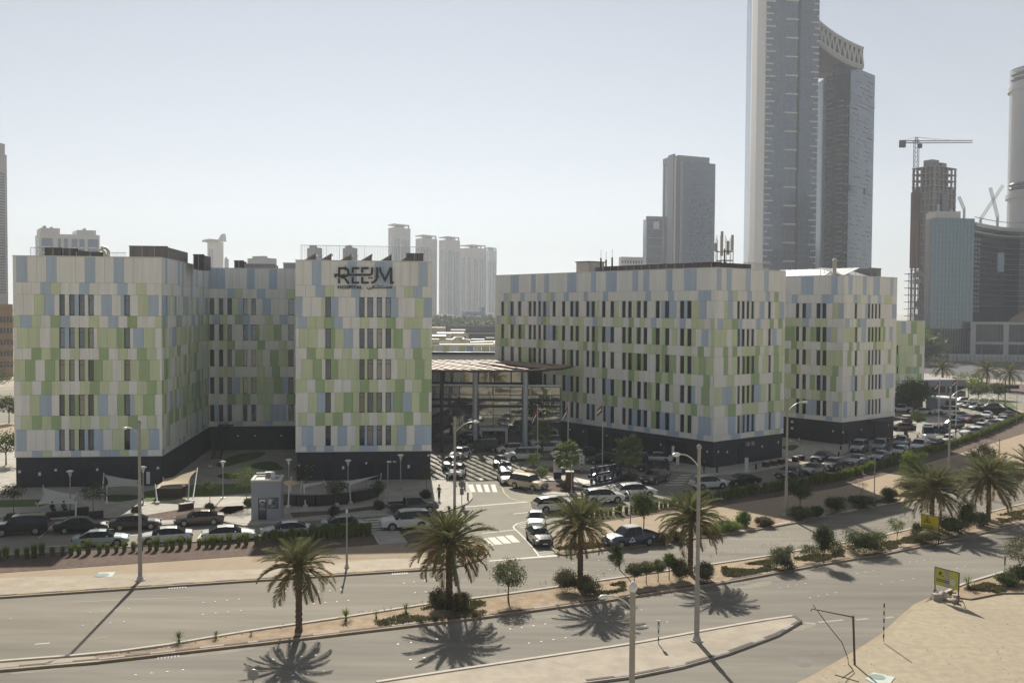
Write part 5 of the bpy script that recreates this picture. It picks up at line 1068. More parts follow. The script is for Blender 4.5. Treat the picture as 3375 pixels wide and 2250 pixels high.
# courtyard and island planting
C_ = 'courtyard trees'
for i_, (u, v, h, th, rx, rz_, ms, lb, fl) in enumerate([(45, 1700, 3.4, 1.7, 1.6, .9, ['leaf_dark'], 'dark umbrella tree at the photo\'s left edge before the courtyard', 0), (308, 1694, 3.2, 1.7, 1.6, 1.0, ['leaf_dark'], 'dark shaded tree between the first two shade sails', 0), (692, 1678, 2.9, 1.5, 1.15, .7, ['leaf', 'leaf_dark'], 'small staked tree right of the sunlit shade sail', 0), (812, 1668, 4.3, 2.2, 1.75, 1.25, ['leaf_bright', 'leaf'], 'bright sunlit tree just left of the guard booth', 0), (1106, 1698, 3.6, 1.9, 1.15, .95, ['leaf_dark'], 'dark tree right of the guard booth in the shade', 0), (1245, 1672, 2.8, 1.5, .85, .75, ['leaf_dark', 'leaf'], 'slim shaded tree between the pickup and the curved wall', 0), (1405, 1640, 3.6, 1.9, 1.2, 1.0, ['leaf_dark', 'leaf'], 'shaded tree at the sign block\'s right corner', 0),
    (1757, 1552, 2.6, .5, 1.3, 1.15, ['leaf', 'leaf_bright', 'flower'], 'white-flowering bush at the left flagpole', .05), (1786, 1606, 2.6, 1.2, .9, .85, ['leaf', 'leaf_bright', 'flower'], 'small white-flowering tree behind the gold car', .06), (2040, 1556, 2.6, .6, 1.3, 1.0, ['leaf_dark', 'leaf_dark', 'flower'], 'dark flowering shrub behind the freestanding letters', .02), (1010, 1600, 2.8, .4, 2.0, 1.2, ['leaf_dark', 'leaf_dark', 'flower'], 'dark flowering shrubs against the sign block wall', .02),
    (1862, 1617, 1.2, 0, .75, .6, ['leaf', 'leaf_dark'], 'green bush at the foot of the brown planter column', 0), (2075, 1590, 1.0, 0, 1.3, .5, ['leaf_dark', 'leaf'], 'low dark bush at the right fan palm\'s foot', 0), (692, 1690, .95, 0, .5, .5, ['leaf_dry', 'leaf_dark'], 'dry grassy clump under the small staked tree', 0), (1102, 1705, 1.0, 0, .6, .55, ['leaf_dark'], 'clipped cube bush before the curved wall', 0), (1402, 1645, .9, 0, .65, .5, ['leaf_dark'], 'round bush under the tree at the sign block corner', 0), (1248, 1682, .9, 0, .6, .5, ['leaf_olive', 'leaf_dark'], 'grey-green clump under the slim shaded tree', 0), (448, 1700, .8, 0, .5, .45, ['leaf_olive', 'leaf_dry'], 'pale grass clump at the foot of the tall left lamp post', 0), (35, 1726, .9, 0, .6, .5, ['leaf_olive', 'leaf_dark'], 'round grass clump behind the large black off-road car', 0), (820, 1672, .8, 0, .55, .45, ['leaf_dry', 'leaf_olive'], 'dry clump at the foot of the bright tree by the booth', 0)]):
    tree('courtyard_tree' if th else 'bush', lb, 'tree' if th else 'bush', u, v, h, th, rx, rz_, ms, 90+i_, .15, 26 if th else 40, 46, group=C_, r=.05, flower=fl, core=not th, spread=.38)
for i_, (u, v, h, rx, lb) in enumerate([(20, 1535, 4.5, 3.0, 'leafy green tree at the left edge beside the lawn'), (-10, 1300, 6, 4.5, 'dark tree beyond the left block at the side street'), (30, 1395, 5, 2.6, 'slender tree by the side street left of the hospital')]):
    tree('street_tree', lb, 'tree', u, v, h, h*.4, rx, h*.33, ['leaf', 'leaf_olive'], 120+i_, .3, 40, 50, group='trees left of the hospital', r=.12, z=0)
tree('dark_tree', 'broad dark tree in front of the low annex', 'tree', 3010, 1368, 7.5, 1.6, 4.6, 2.9, ['leaf_dark'], 131, .3, 70, 60, group='car park trees', r=.18, core=True)
tree('small_tree', 'small ball tree on the plaza beside the ambulance', 'tree', 3024, 1420, 3.6, 1.2, 1.5, 1.3, ['leaf', 'leaf_olive'], 132, .2, 40, 50, group='car park trees', r=.08)
for i_, (u, v, h, rx, ms, lb) in enumerate([(3192, 1312, 6.5, 4.6, ['leaf_bright', 'leaf'], 'sunny bushy tree right of the grey car park building'), (3225, 1322, 4.5, 3.4, ['leaf_bright', 'leaf_olive'], 'lower bushy tree beside the arched frames'), (3290, 1318, 4, 3, ['leaf_olive', 'leaf'], 'pale tree before the brown verge')]):
    tree('bushy_tree', lb, 'tree', u, v, h, h*.3, rx, h*.38, ms, 140+i_, .35, 46, 46, group='car park trees', r=.12)
# near corner bed
sheet('planting_bed', [(3110, 1962), (3165, 1932), (3300, 1892), (3480, 1840), (3480, 1950), (3300, 1952), (3200, 1972)], .09, 'soil', thick=.1)
kerb(bpy.data.objects['planting_bed'], [(3085, 1972), (3165, 1930), (3300, 1890), (3480, 1838)], ['kerb_plain'], step=2.0)
tree('oleander', 'tall pale flowering shrub at the right edge above the green bushes', 'shrub', 3362, 1912, 3.4, 1.0, 1.35, 1.2, ['leaf_olive', 'leaf_dry', 'leaf_olive', 'flower'], 150, .10, 70, 60, group='near corner planting', r=.05, flower=.06)
for i_, (u, v, rx, rz_, lb) in enumerate([(3320, 1932, 1.0, .5, 'low green bush nearest the lime board at the right edge'), (3372, 1925, 1.2, .75, 'dense green bush at the photo\'s right edge')]): tree('bush', lb, 'bush', u, v, rz_*1.85, 0, rx, rz_, ['leaf', 'leaf_dark', 'leaf_olive'], 152+i_, .10, 80, 60, group='near corner planting', core=True)
def yucca_mesh(seed, n=60, l=.75):
    q = random.Random(seed); mb = MB(); mb.tube([(0, 0, 0), (0, 0, .25)], [.1, .08], 6, 1)
    for k in range(n):
        a = k*2.4; el = R(q.uniform(-25, 85)); d = Vector((math.cos(a)*math.cos(el), math.sin(a)*math.cos(el), math.sin(el))); p = Vector((0, 0, .25)); leaf_quad(mb, p, d, Vector((0, 0, 1)) if abs(d.z) < .9 else Vector((1, 0, 0)), l*q.uniform(.7, 1.1), .05)
    return mb.mesh('rosette', ['fan', 'bark'])
YM = [yucca_mesh(1), yucca_mesh(2, 40, .6)]
for i_, (u, v, s, lb) in enumerate([(590, 2124, .95, 'largest spiky plant near the left tip of the central reservation'), (712, 2110, .7, 'small spiky plant left of the leftmost date palm'), (1140, 2052, 1.0, 'spiky plant first right of the leftmost date palm'), (1240, 2042, .75, 'drying spiky plant second right of the leftmost date palm'), (1338, 2026, .85, 'spiky plant just left of the second date palm'), (3190, 1944, 1.35, 'spiky rosette beside the lime-yellow board'), (828, 2100, .4, 'tiny dry plant left of the leftmost date palm')]):
    p = gp(u, v); t = T('yucca', lb, 'plant', (p.x, p.y, .13), i_, 'spiky plants in sandy soil'); O('rosette', YM[i_ % 2], t, sc=(s, s, s))
# grass hedge
def tuft_mesh(seed, n=230, h=1.05, r=.34):
    q = random.Random(seed); mb = MB()
    for k in range(n):
        a = q.random()*6.283; rr = r*math.sqrt(q.random())*.55; p = Vector((math.cos(a)*rr, math.sin(a)*rr, 0)); o = Vector((math.cos(a), math.sin(a), 0)); hh = h*q.uniform(.65, 1.1); lean = q.uniform(.05, .42)
        p1 = p+o*lean*.35*r+Vector((0, 0, hh*.6)); p2 = p+o*lean*1.6*r+Vector((0, 0, hh)); w = Vector((-o.y, o.x, 0))*.022
        mb.add([p-w, p+w, p1+w, p1-w], [(0, 1, 2, 3)]); mb.add([p1-w, p1+w, p2], [(0, 1, 2)])
    return mb.mesh('grass_blades', ['grass_tuft'])
TM = [tuft_mesh(1), tuft_mesh(2), tuft_mesh(3, 200, .9, .32)]
def tufts(px, step, label, group, jit=.12, s=1.0):
    P = PX(px); q = random.Random(len(px)*7+int(px[0][0])); acc = 0
    for a, b in zip(P, P[1:]):
        d = b-a; L = d.length; t = acc
        while t < L:
            c = a+d*(t/L); sc_ = s*q.uniform(.82, 1.15); o = O('grass_tuft', q.choice(TM), None, (c.x+q.uniform(-jit, jit), c.y+q.uniform(-jit, jit), .14), (0, 0, q.random()*6), (sc_, sc_, sc_*q.uniform(.9, 1.15))); tag(o, label, 'grass', group); t += step*q.uniform(.85, 1.15)
        acc = max(0, t-L)
tufts([(-60, 1852), (0, 1848), (430, 1822), (870, 1795)], .72, 'tuft of ornamental grass in the loose row along the left mulch bed', 'grass tufts left')
tufts([(880, 1792), (1000, 1784), (1225, 1768)], .42, 'shaded grass tuft in the dense hedge left of the footpath', 'grass tufts dense hedge', s=1.1); tufts([(1030, 1774), (1220, 1760)], .42, 'shaded grass tuft in the dense hedge left of the footpath', 'grass tufts dense hedge', s=1.1)
tufts([(1880, 1722), (2000, 1706), (2290, 1664)], .66, 'grass tuft in the sunlit row behind the round street tree', 'grass tufts middle')
tufts([(2300, 1661), (2400, 1648), (2750, 1590), (2950, 1535), (3100, 1489), (3250, 1437), (3372, 1383)], .63, 'grass tuft in the long curving hedge beside the right access road', 'grass tufts right', s=1.22)
# ground cover in the reservation beds
q = random.Random(9); gc = MB()
for px, n_ in [([(1240, 2050), (1411, 2000), (1600, 1975), (1600, 2028), (1400, 2045), (1250, 2062)], 700), ([(1960, 1940), (2060, 1915), (2060, 1945), (1960, 1965)], 260), ([(2380, 1870), (2533, 1845), (2540, 1880), (2390, 1908)], 900), ([(2620, 1838), (2780, 1812), (2780, 1835), (2640, 1862)], 500), ([(2900, 1790), (3010, 1765), (3040, 1782), (2930, 1812)], 600), ([(3280, 1700), (3450, 1660), (3450, 1700), (3300, 1722)], 700), ([(1830, 1800), (2000, 1782), (2010, 1800), (1850, 1820)], 520), ([(3120, 1958), (3250, 1920), (3330, 1940), (3200, 1965)], 420), ([(2870, 1655), (2990, 1625), (3000, 1640), (2880, 1668)], 420), ([(1400, 1845), (1590, 1800), (1600, 1830), (1470, 1866)], 300)]:
    Q = PX(px, .15); x0, x1 = min(p.x for p in Q), max(p.x for p in Q); y0, y1 = min(p.y for p in Q), max(p.y for p in Q); k = 0; tries = 0
    while k < n_ and tries < n_*20:
        tries += 1; x, y = q.uniform(x0, x1), q.uniform(y0, y1)
        if not inside(x, y, Q) or math.sin(x*1.1+y*.7)+math.sin(y*2.1-x*.6) < -.35: continue
        k += 1; mi = 0 if q.random() < .62 else 1
        for j in range(6): d = (rvec(q)+Vector((0, 0, .8))).normalized(); leaf_quad(gc, Vector((x+q.gauss(0, .07), y+q.gauss(0, .07), .14)), d, rvec(q), q.uniform(.12, .26), .09, mi)
o = gc.build('ground_cover', ['leaf_olive', 'leaf_dry']); tag(o, 'low patchy green and brown ground cover in the planting beds', 'ground cover', kind='stuff')

q = random.Random(31); st_m = MB()
for k in range(110):
    u, v = q.uniform(2700, 3375), q.uniform(1985, 2250)
    if v < 2260-(u-2560)*.42+0: continue
    p = gp(u, v); r_ = q.uniform(.015, .04); st_m.box((p.x, p.y, .012+r_*.3), (r_*2, r_*1.6, r_), q.random()*6, q.randrange(2), .6)
for k in range(260):
    u = q.uniform(330, 3300); f = q.uniform(.15, .85); vf = 2160-(u-330)*.168; p = gp(u, vf+f*20); r_ = q.uniform(.02, .06); st_m.box((p.x, p.y, .145+r_*.3), (r_*2, r_*1.6, r_), q.random()*6, q.randrange(2), .6)
o = st_m.build('pebbles', ['stone_bag', 'soil']); tag(o, 'scattered pebbles on the sand and the sandy reservation', 'pebbles', kind='stuff')
# ================================================================== street furniture
def up(u, v, vtop):
    "height of something standing on the ground at (u,v) whose top is seen at row vtop"
    p = gp(u, v); d = ray(u, vtop); s = math.hypot(p.x, p.y)/math.hypot(d.x, d.y); return CAMH+d.z*s
def lamp_post(u, v, h, arm, label, r=.13, head=1.0, group='lamp posts along the roads', mname='pole', base=None, sleeve=True):
    p = base if base else gp(u, v); t = T('street_lamp', label, 'street lamp', (p.x, p.y, .02), 0, group)
    MB().tube([(0, 0, 0), (0, 0, h*.32), (0, 0, h*.325), (0, 0, h)], [r*1.35, r*1.3, r, r*.82] if sleeve else [r, r, r*.95, r*.85], 12).mesh
    O('pole', MB().tube([(0, 0, 0), (0, 0, h*.30), (0, 0, h*.305), (0, 0, h)], [r*1.3, r*1.25, r*.95, r*.8] if sleeve else [r, r*.95, r*.93, r*.8], 12).mesh('pole', mname), t)
    O('base_plate', MB().cyl((0, 0, .10), r*3.0, .1, 14).cyl((0, 0, .2), r*2.3, .28, 10, r2=r*1.4).mesh('base_plate', 'concrete'), t)
    O('finial', MB().tube([(0, 0, h-.02), (0, 0, h+.05), (0, 0, h+.22), (0, 0, h+.32)], [r*.85, r*1.25, r*1.15, r*.3], 12).mesh('finial', 'lamp_glass' if head < .55 else mname), t)
    a = R(arm); dx, dy = math.cos(a), math.sin(a); L = 2.3*head; z0 = h-1.5*head
    pts = [(dx*L*s_, dy*L*s_, z0+1.25*head*(1-(1-s_)**2.2)) for s_ in (0, .2, .4, .6, .8, 1)]
    O('arm', MB().tube(pts, .05*max(.6, head), 7).mesh('arm', 'light_metal'), t)
    e = Vector(pts[-1]); q0 = e-Vector((dx, dy, 0))*.1; q1 = e+Vector((dx, dy, 0))*.75*head
    O('lantern', MB().tube([q0, q0.lerp(q1, .3), q0.lerp(q1, .75), q1], [.06*head, .17*head, .18*head, .05*head], 10).mesh('lantern', 'lamp_glass'), t); return t
G1 = 'tall road lamp posts'
lamp_post(462, 1917, up(462, 1917, 1398), 250, 'tall lamp post at the left, rising in front of the left block', group=G1, head=.6)
lamp_post(1497, 1866, up(1497, 1866, 1385), 15, 'tall lamp post beside the second palm at the driveway', group=G1, head=.7)
lamp_post(2296, 2118, up(2296, 2118, 1480), 215, 'tall lamp post on the near traffic island, rising past the letters', group=G1, r=.14, head=.8)
lamp_post(2590, 1703, up(2590, 1703, 1320), 15, 'tall lamp post in front of the gap right of the long wing', group=G1, head=.8)
lamp_post(3126, 1602, up(3126, 1602, 1282), 20, 'tall lamp post between the two right palms', group=G1, head=.8)
p5 = gp(2086, 1938, 12.6); lamp_post(0, 0, 12.5, 200, 'tall lamp post nearest the camera, cut by the bottom edge', group=G1, base=Vector((p5.x, p5.y, 0)), r=.12, head=.42)
G2 = 'low path lamp posts'
lamp_post(1143, 1876, up(1143, 1876, 1690), 100, 'short lamp post by the kerb between the first two palms', r=.075, head=.5, group=G2)
lamp_post(2077, 1766, up(2077, 1766, 1625), 100, 'slim lamp post in front of the bright round tree', r=.06, head=.5, group=G2)
lamp_post(2881, 1662, up(2881, 1662, 1505), 190, 'slim lamp post left of the palm by the warning board', r=.06, head=.6, group=G2)
lamp_post(3292, 1560, up(3292, 1560, 1452), 190, 'slim lamp post at the far right of the promenade', r=.06, head=.6, group=G2)
lamp_post(2632, 1540, up(2632, 1540, 1450), 180, 'slim lamp post between the two right wings', r=.05, head=.45, group=G2, sleeve=False)
lamp_post(1884, 1628, up(1884, 1628, 1538), 180, 'slim lamp post on the entrance island', r=.05, head=.45, group=G2, sleeve=False)
lamp_post(2628, 1590, up(2628, 1590, 1550), 190, 'short lamp behind the hedge beside the grey saloon', r=.045, head=.4, group=G2, sleeve=False)
lamp_post(3350, 1396, up(3350, 1396, 1308), 190, 'slim lamp post at the car park exit', r=.06, head=.6, group=G2, sleeve=False)
def mushroom(u, v, vt, label):
    p = gp(u, v); h = up(u, v, vt); t = T('garden_lamp', label, 'lamp', (p.x, p.y, .14), 0, 'courtyard mushroom lamps')
    O('pole', MB().tube([(0, 0, 0), (0, 0, h-.75), (0, 0, h-.2)], [.075, .06, .06], 10).mesh('pole', 'grey_metal'), t); O('base_plate', MB().cyl((0, 0, 0), .32, .06, 12).mesh('base_plate', 'grey_metal'), t)
    O('cone', MB().tube([(0, 0, h-.75), (0, 0, h-.25)], [.07, .2], 12).mesh('cone', 'light_metal'), t); O('cap', MB().tube([(0, 0, h-.2), (0, 0, h-.12), (0, 0, h)], [.25, .42, .2], 16).mesh('cap', 'lamp_glass'), t)
for a_ in [(232, 1686, 1553, 'mushroom lamp behind the first shade sail'), (472, 1668, 1540, 'mushroom lamp behind the tall left lamp post'), (735, 1644, 1522, 'mushroom lamp right of the sunlit shade sail'), (952, 1632, 1515, 'mushroom lamp just behind the guard booth'), (1147, 1634, 1518, 'mushroom lamp before the sign block\'s middle'), (1320, 1618, 1500, 'mushroom lamp before the sign block\'s right part')]: mushroom(*a_)
for a_ in [(690, 1574, 1536, 'thin camera post between the shade sails'), (1278, 1692, 1522, 'thin camera post beside the pickup')]:
    p = gp(a_[0], a_[1]); h = up(*a_[:3]); t = T('camera_post', a_[3], 'post', (p.x, p.y, .14), 0, 'camera posts'); O('pole', MB().cyl((0, 0, 0), .05, h, 8).mesh('pole', 'grey_metal'), t); O('camera_head', MB().box((.12, 0, h-.1), (.45, .16, .16)).mesh('camera_head', 'sign_white'), t)
# bollards, poles and signs
def post(u, v, vt, r, bands, label, name='sign_post', cat='post', group=None, extra=None):
    p = gp(u, v); h = up(u, v, vt); t = T(name, label, cat, (p.x, p.y, .1), 0, group); n = len(bands)
    for i, m_ in enumerate(bands): O('band' if n > 1 else 'pole', MB().cyl((0, 0, h*i/n), r, h/n, 10).mesh('band', m_), t)
    return t, h
bw = ['sign_white', 'car_black_trim']
post(2912, 2118, 1992, .045, bw*5, 'black and white striped pole on the sand', 'striped_pole', 'pole', 'striped poles')
t, h = post(2170, 2128, 2052, .04, bw*3, 'low striped delineator post on the near traffic island', 'striped_pole', 'pole', 'striped poles'); O('marker', MB().box((0, 0, h-.2), (.22, .05, .55)).mesh('marker', 'sign_white'), t)
t, h = post(3311, 1893, 1838, .05, ['sign_white', 'car_black_trim'], 'small warning post with red and white plate at the right verge', 'striped_pole', 'pole', 'striped poles'); O('marker', MB().box((0, 0, h-.1), (.2, .05, .5)).mesh('marker', 'sign_white'), t)
t, h = post(1917, 1556, 1503, .05, bw*4, 'striped sign post on the island beside the middle fan palm', 'striped_pole', 'pole', 'striped poles'); O('plate', MB().box((0, .06, h-.55), (.75, .05, 1.15)).mesh('plate', 'sign_white'), t)
t, h = post(2217, 1545, 1471, .05, bw*5, 'striped sign post before the rightmost garage bay', 'striped_pole', 'pole', 'striped poles'); O('plate', MB().box((0, -.06, h-.6), (.36, .05, 1.2)).mesh('plate', 'sign_white'), t)
t, h = post(1522, 1664, 1588, .045, ['car_black_trim'], 'stop sign seen from behind on the driveway pavement', 'traffic_sign', 'sign', 'traffic signs')
O('plate', MB().tube([(0, -.03, h-.35), (0, .02, h-.35)], [.42, .42], 8).mesh('plate', 'plastic_grey'), t); O('lower_plate', MB().box((0, 0, h-1.15), (.45, .05, .75)).mesh('lower_plate', 'plastic_grey'), t)
t, h = post(1535, 1728, 1690, .045, ['car_black_trim'], 'give way sign seen from behind above the second palm', 'traffic_sign', 'sign', 'traffic signs'); mb = MB(); mb.add([(-.42, -.03, h+.2), (.42, -.03, h+.2), (0, -.03, h-.5), (-.42, .0, h+.2), (.42, .0, h+.2), (0, .0, h-.5)], [(2, 1, 0), (3, 4, 5), (0, 1, 4, 3), (1, 2, 5, 4), (2, 0, 3, 5)]); O('plate', mb.mesh('plate', 'plastic_grey'), t)
pd = gp(834, 2222, 1.9); t = T('traffic_sign', 'round road sign seen from behind at the bottom edge below the leftmost palm', 'sign', (pd.x, pd.y, 0), 0, 'traffic signs'); O('pole', MB().cyl((0, 0, 0), .035, 2.1, 10).mesh('pole', 'grey_metal'), t); O('plate', MB().tube([(0, -.02, 1.9), (0, .02, 1.9)], [.31, .31], 24).mesh('plate', 'grey_metal'), t)
for i_, (u, v, vt, r, m_, lb) in enumerate([(1473, 1584, 1562, .12, 'car_black_trim', 'dark bollard left of the white car at the queue head'), (1532, 1617, 1592, .1, 'car_black_trim', 'upper dark bollard right of the stop sign'), (1542, 1650, 1624, .1, 'car_black_trim', 'lower dark bollard on the driveway corner'), (1712, 1568, 1556, .1, 'car_black_trim', 'dark bollard at the island\'s left corner'), (2363, 1560, 1540, .13, 'car_black_trim', 'dark bollard at the long wing corner'), (2492, 1550, 1530, .13, 'car_black_trim', 'dark bollard right of the white information pillar'), (2684, 1525, 1503, .13, 'car_black_trim', 'dark bollard left of the black car by the planters'), (2764, 1504, 1490, .13, 'car_black_trim', 'dark bollard before the end wing'), (2771, 1484, 1470, .13, 'car_black_trim', 'rear dark bollard before the end wing corner'), (2992, 1450, 1434, .13, 'car_black_trim', 'dark bollard left of the ambulance')]):
    post(u, v, vt, r, [m_], lb, 'bollard', 'bollard', 'bollards')
def pillar(u, v, vt, w, label, parts, name='information_pillar', cat='sign', rz=0.0, d=.3):
    p = gp(u, v); h = up(u, v, vt); t = T(name, label, cat, (p.x, p.y, .13), rz)
    for nm, m_, a, b, k in parts: O(nm, MB().box((0, 0, h*(a+b)/2), (w*k, d*k, h*(b-a))).mesh(nm, m_), t)
pillar(1837, 1580, 1520, 1.0, 'white pillar sign on a navy base on the entrance island', [('base', 'logo_blue', 0, .36, 1.0), ('panel', 'sign_white', .36, 1.0, 1.05)])
pillar(1877, 1618, 1555, .95, 'brown brick planter column under the middle fan palm', [('body', 'maroon', 0, .96, 1.0), ('capping', 'concrete_light', .96, 1.0, 1.03)], 'planter_column', 'column', d=.95)
pillar(2460, 1556, 1511, .45, 'slim white information pillar on the pavement below the long wing', [('foot', 'sign_white', 0, .05, 1.6), ('panel', 'sign_white', .05, 1.0, 1.0)])
pillar(2233, 1532, 1502, .45, 'small white machine beside the rightmost garage bay', [('body', 'sign_white', 0, 1.0, 1.0)], 'ticket_machine', 'machine')
pillar(2985, 1455, 1424, .7, 'brown kiosk post before the end wing corner', [('base', 'maroon', 0, .5, 1.0), ('panel', 'charcoal', .5, 1, .8)], 'ticket_machine', 'machine')
pillar(2990, 1396, 1370, 1.6, 'maroon tapered planter on the far plaza', [('body', 'maroon', 0, .92, 1.0), ('capping', 'concrete_light', .92, 1.0, 1.1)], 'planter_column', 'column', d=1.2)
for i_, (u, v, lb) in enumerate([(2524, 1540, 'leftmost of the maroon cube planters below the long wing'), (2550, 1536, 'second maroon cube planter below the long wing'), (2575, 1531, 'third maroon cube planter, beside the tall lamp post'), (2622, 1523, 'sunlit maroon cube planter between the wings'), (2640, 1519, 'rear sunlit maroon cube planter between the wings')]):
    p = gp(u, v); t = T('cube_planter', lb, 'planter', (p.x, p.y, .13), R(30), 'maroon cube planters'); O('box', MB().box((0, 0, .35), (.75, .75, .7)).mesh('box', 'maroon'), t); O('capping', MB().box((0, 0, .72), (.8, .8, .05)).mesh('capping', 'concrete'), t)
# freestanding letters on the island
fs = T('freestanding_sign', 'big freestanding dark letters reading REEM on a plinth on the island', 'sign', tuple(gp(1995, 1605)))
FA, FB = gp(1940, 1610), gp(2050, 1588); fd = (FB-FA).normalized(); fn = Vector((fd.y, -fd.x, 0)); FWD = (FB-FA).length
def fpt(x, y, o): return FA+fd*((x-205)/1840*FWD)+fn*o+Vector((0, 0, .55+(800-y)/520*2.0))
for nm, st_ in zip(letters, LOGO):
    mb = MB()
    for qd in st_:
        f = [fpt(p.x, p.y, .14) for p in qd]; bk = [fpt(p.x, p.y, -.14) for p in qd]; mb.add(f+bk, [(0, 1, 2, 3), (7, 6, 5, 4), (0, 4, 5, 1), (1, 5, 6, 2), (2, 6, 7, 3), (3, 7, 4, 0)])
    o = mb.build(nm, 'logo_blue', fs); bm = bmesh.new(); bm.from_mesh(o.data); bmesh.ops.recalc_face_normals(bm, faces=bm.faces); bm.to_mesh(o.data); bm.free()
c_ = (FA+FB)/2; blk('plinth', 'logo_blue', fs, c_+Vector((0, 0, .33)), (FWD+1.3, 1.0, .42), math.atan2(fd.y, fd.x)); blk('step', 'concrete_light', fs, c_+fn*.6+Vector((0, 0, .17)), (FWD+2.6, 2.6, .1), math.atan2(fd.y, fd.x))
# flags
def flag(u, v, vt, label, seed, drop=.55):
    p = gp(u, v); h = up(u, v, vt); t = T('flagpole', label, 'flag', (p.x, p.y, .14), 0, 'flagpoles'); q = random.Random(seed)
    O('pole', MB().tube([(0, 0, 0), (0, 0, h)], [.07, .045], 10).mesh('pole', 'light_metal'), t); O('ball', MB().tube([(0, 0, h), (0, 0, h+.06), (0, 0, h+.16)], [.04, .09, .02], 10).mesh('ball', 'light_metal'), t)
    W, Hh = 1.7, 1.0
    def P(a, b):
        x = -a*W*.42-.05; z = h-.35-b*Hh-a*W*drop; y = .10*math.sin(a*9+b*2+seed)*a; return (x, y, z)
    for nm, m_, a0, a1, b0, b1 in (('red_stripe', 'flag_red', 0, .25, 0, 1), ('green_stripe', 'flag_green', .25, 1, 0, .333), ('white_stripe', 'flag_white', .25, 1, .333, .667), ('black_stripe', 'flag_black', .25, 1, .667, 1)):
        mb = MB(); n = 9
        for i in range(n):
            s0, s1 = a0+(a1-a0)*i/n, a0+(a1-a0)*(i+1)/n; mb.add([P(s0, b0), P(s1, b0), P(s1, b1), P(s0, b1)], [(0, 1, 2, 3)], 0, True)
        O(nm, mb.mesh(nm, m_), t)
flag(1771, 1540, 1340, 'left flagpole at the entrance with a hanging red, green, white and black flag', 1, .9); flag(1871, 1556, 1331, 'middle flagpole before the long wing, flag drooping left', 2, .85); flag(1985, 1553, 1327, 'tallest flagpole, its flag spread out to the left', 3, .4)
for u, v, vt, lb in [(3093, 1430, 1252, 'far flagpole left of the other, beside the ambulance'), (3150, 1420, 1243, 'far flagpole beside the car park booth')]: flag(u, v, vt, lb, 4, .5)
# guard booth
gA, gB = gp(828, 1718), gp(925, 1716); gd = horiz(gB-gA); gw = (gB-gA).length; gnn = Vector((-gd.y, gd.x, 0)); ga = math.atan2(gd.y, gd.x); gh = 4.0; gc_ = (gA+gB)/2+gnn*1.5
bt = T('guard_booth', 'grey guard booth with air conditioner on its flat roof, beside the parking road', 'kiosk', (gc_.x, gc_.y, .13))
def gb(nm, m_, du, dn, z, s): return blk(nm, m_, bt, gc_+gd*du+gnn*dn+Vector((0, 0, z+.13)), s, ga)
gb('wall', 'booth', 0, 0, gh/2, (gw, 3.0, gh)); gb('roof_rim', 'concrete_light', 0, -1.4, gh+.08, (gw+.1, .3, .2)); gb('roof_rim', 'concrete_light', 0, 1.4, gh+.08, (gw+.1, .3, .2)); gb('roof_rim', 'concrete_light', -gw/2+.1, 0, gh+.08, (.3, 2.5, .2)); gb('roof_rim', 'concrete_light', gw/2-.1, 0, gh+.08, (.3, 2.5, .2)); gb('roof_deck', 'plastic_grey', 0, 0, gh+.01, (gw-.4, 2.5, .04))
gb('door', 'frame_dark', -gw*.12, -1.5, 1.15, (.85, .06, 2.2)); gb('door_pane', 'glass_win', -gw*.12, -1.53, 1.45, (.62, .04, 1.4)); gb('window_frame', 'frame_dark', gw*.24, -1.5, 1.75, (1.05, .06, 1.15))
for k in (-.24, .24): gb('window_pane', 'glass_win', gw*.24+k, -1.53, 1.75, (.43, .04, 1.0))
gb('air_conditioner', 'sign_white', .25, -.1, gh+.42, (1.0, .4, .7)); o = O('fan', MB().tube([(0, -.03, 0), (0, .03, 0)], [.27, .27], 18).mesh('fan', 'plastic_grey'), bt, gc_+gd*.1+gnn*-.32+Vector((0, 0, gh+.55))-bt.location, (0, 0, ga)); gb('duct', 'light_metal', -.7, .1, gh+.62, (.9, .12, .08))
# shade sails
def sail(label, corners, posts, mname, sag=.35):
    "corners: survey (u, v, Y); posts: (corner index, base u, base v)"
    C = [at(u, v, Y) for u, v, Y in corners]; c = sum(C, Vector())/len(C); t = T('shade_sail', label, 'shade sail', (c.x, c.y, .14), 0, 'courtyard shade sails')
    N = 10; mb = MB(); vs = []
    for i in range(N+1):
        for j in range(N+1):
            s, r = i/N, j/N; P = C[0].lerp(C[1], s).lerp(C[3].lerp(C[2], s), r)
            k = 1-.16*math.sin(math.pi*s)*(1-math.sin(math.pi*r))-.16*math.sin(math.pi*r)*(1-math.sin(math.pi*s)); P = c+(P-c)*k; P.z -= sag*math.sin(math.pi*s)*math.sin(math.pi*r)*.5; vs.append(P)
    fs = [(i*(N+1)+j, (i+1)*(N+1)+j, (i+1)*(N+1)+j+1, i*(N+1)+j+1) for i in range(N) for j in range(N)]; mb.add(vs, fs, 0, True); mb.build('membrane', mname, t)
    for ci, bu, bv in posts:
        b = gp(bu, bv, .14); tp = C[ci]+(C[ci]-b).normalized()*.35; MB().tube([b, tp], [.085, .06], 8).build('mast', 'pole_white', t); MB().cyl((b.x, b.y, .1), .26, .3, 10).build('footing', 'concrete_light', t)
sail('sunlit tan shade sail over the long bench', [(512, 1602, 110), (538, 1578, 116), (650, 1547, 114), (623, 1594, 110)], [(0, 519, 1660), (1, 540, 1625), (2, 634, 1656), (3, 620, 1654)], 'sail')
sail('pale shade sail over the two seated people at the left', [(122, 1662, 101), (142, 1606, 106), (256, 1630, 106), (251, 1661, 101)], [(0, 142, 1694), (1, 136, 1660), (2, 270, 1664), (3, 249, 1708)], 'sail_white')
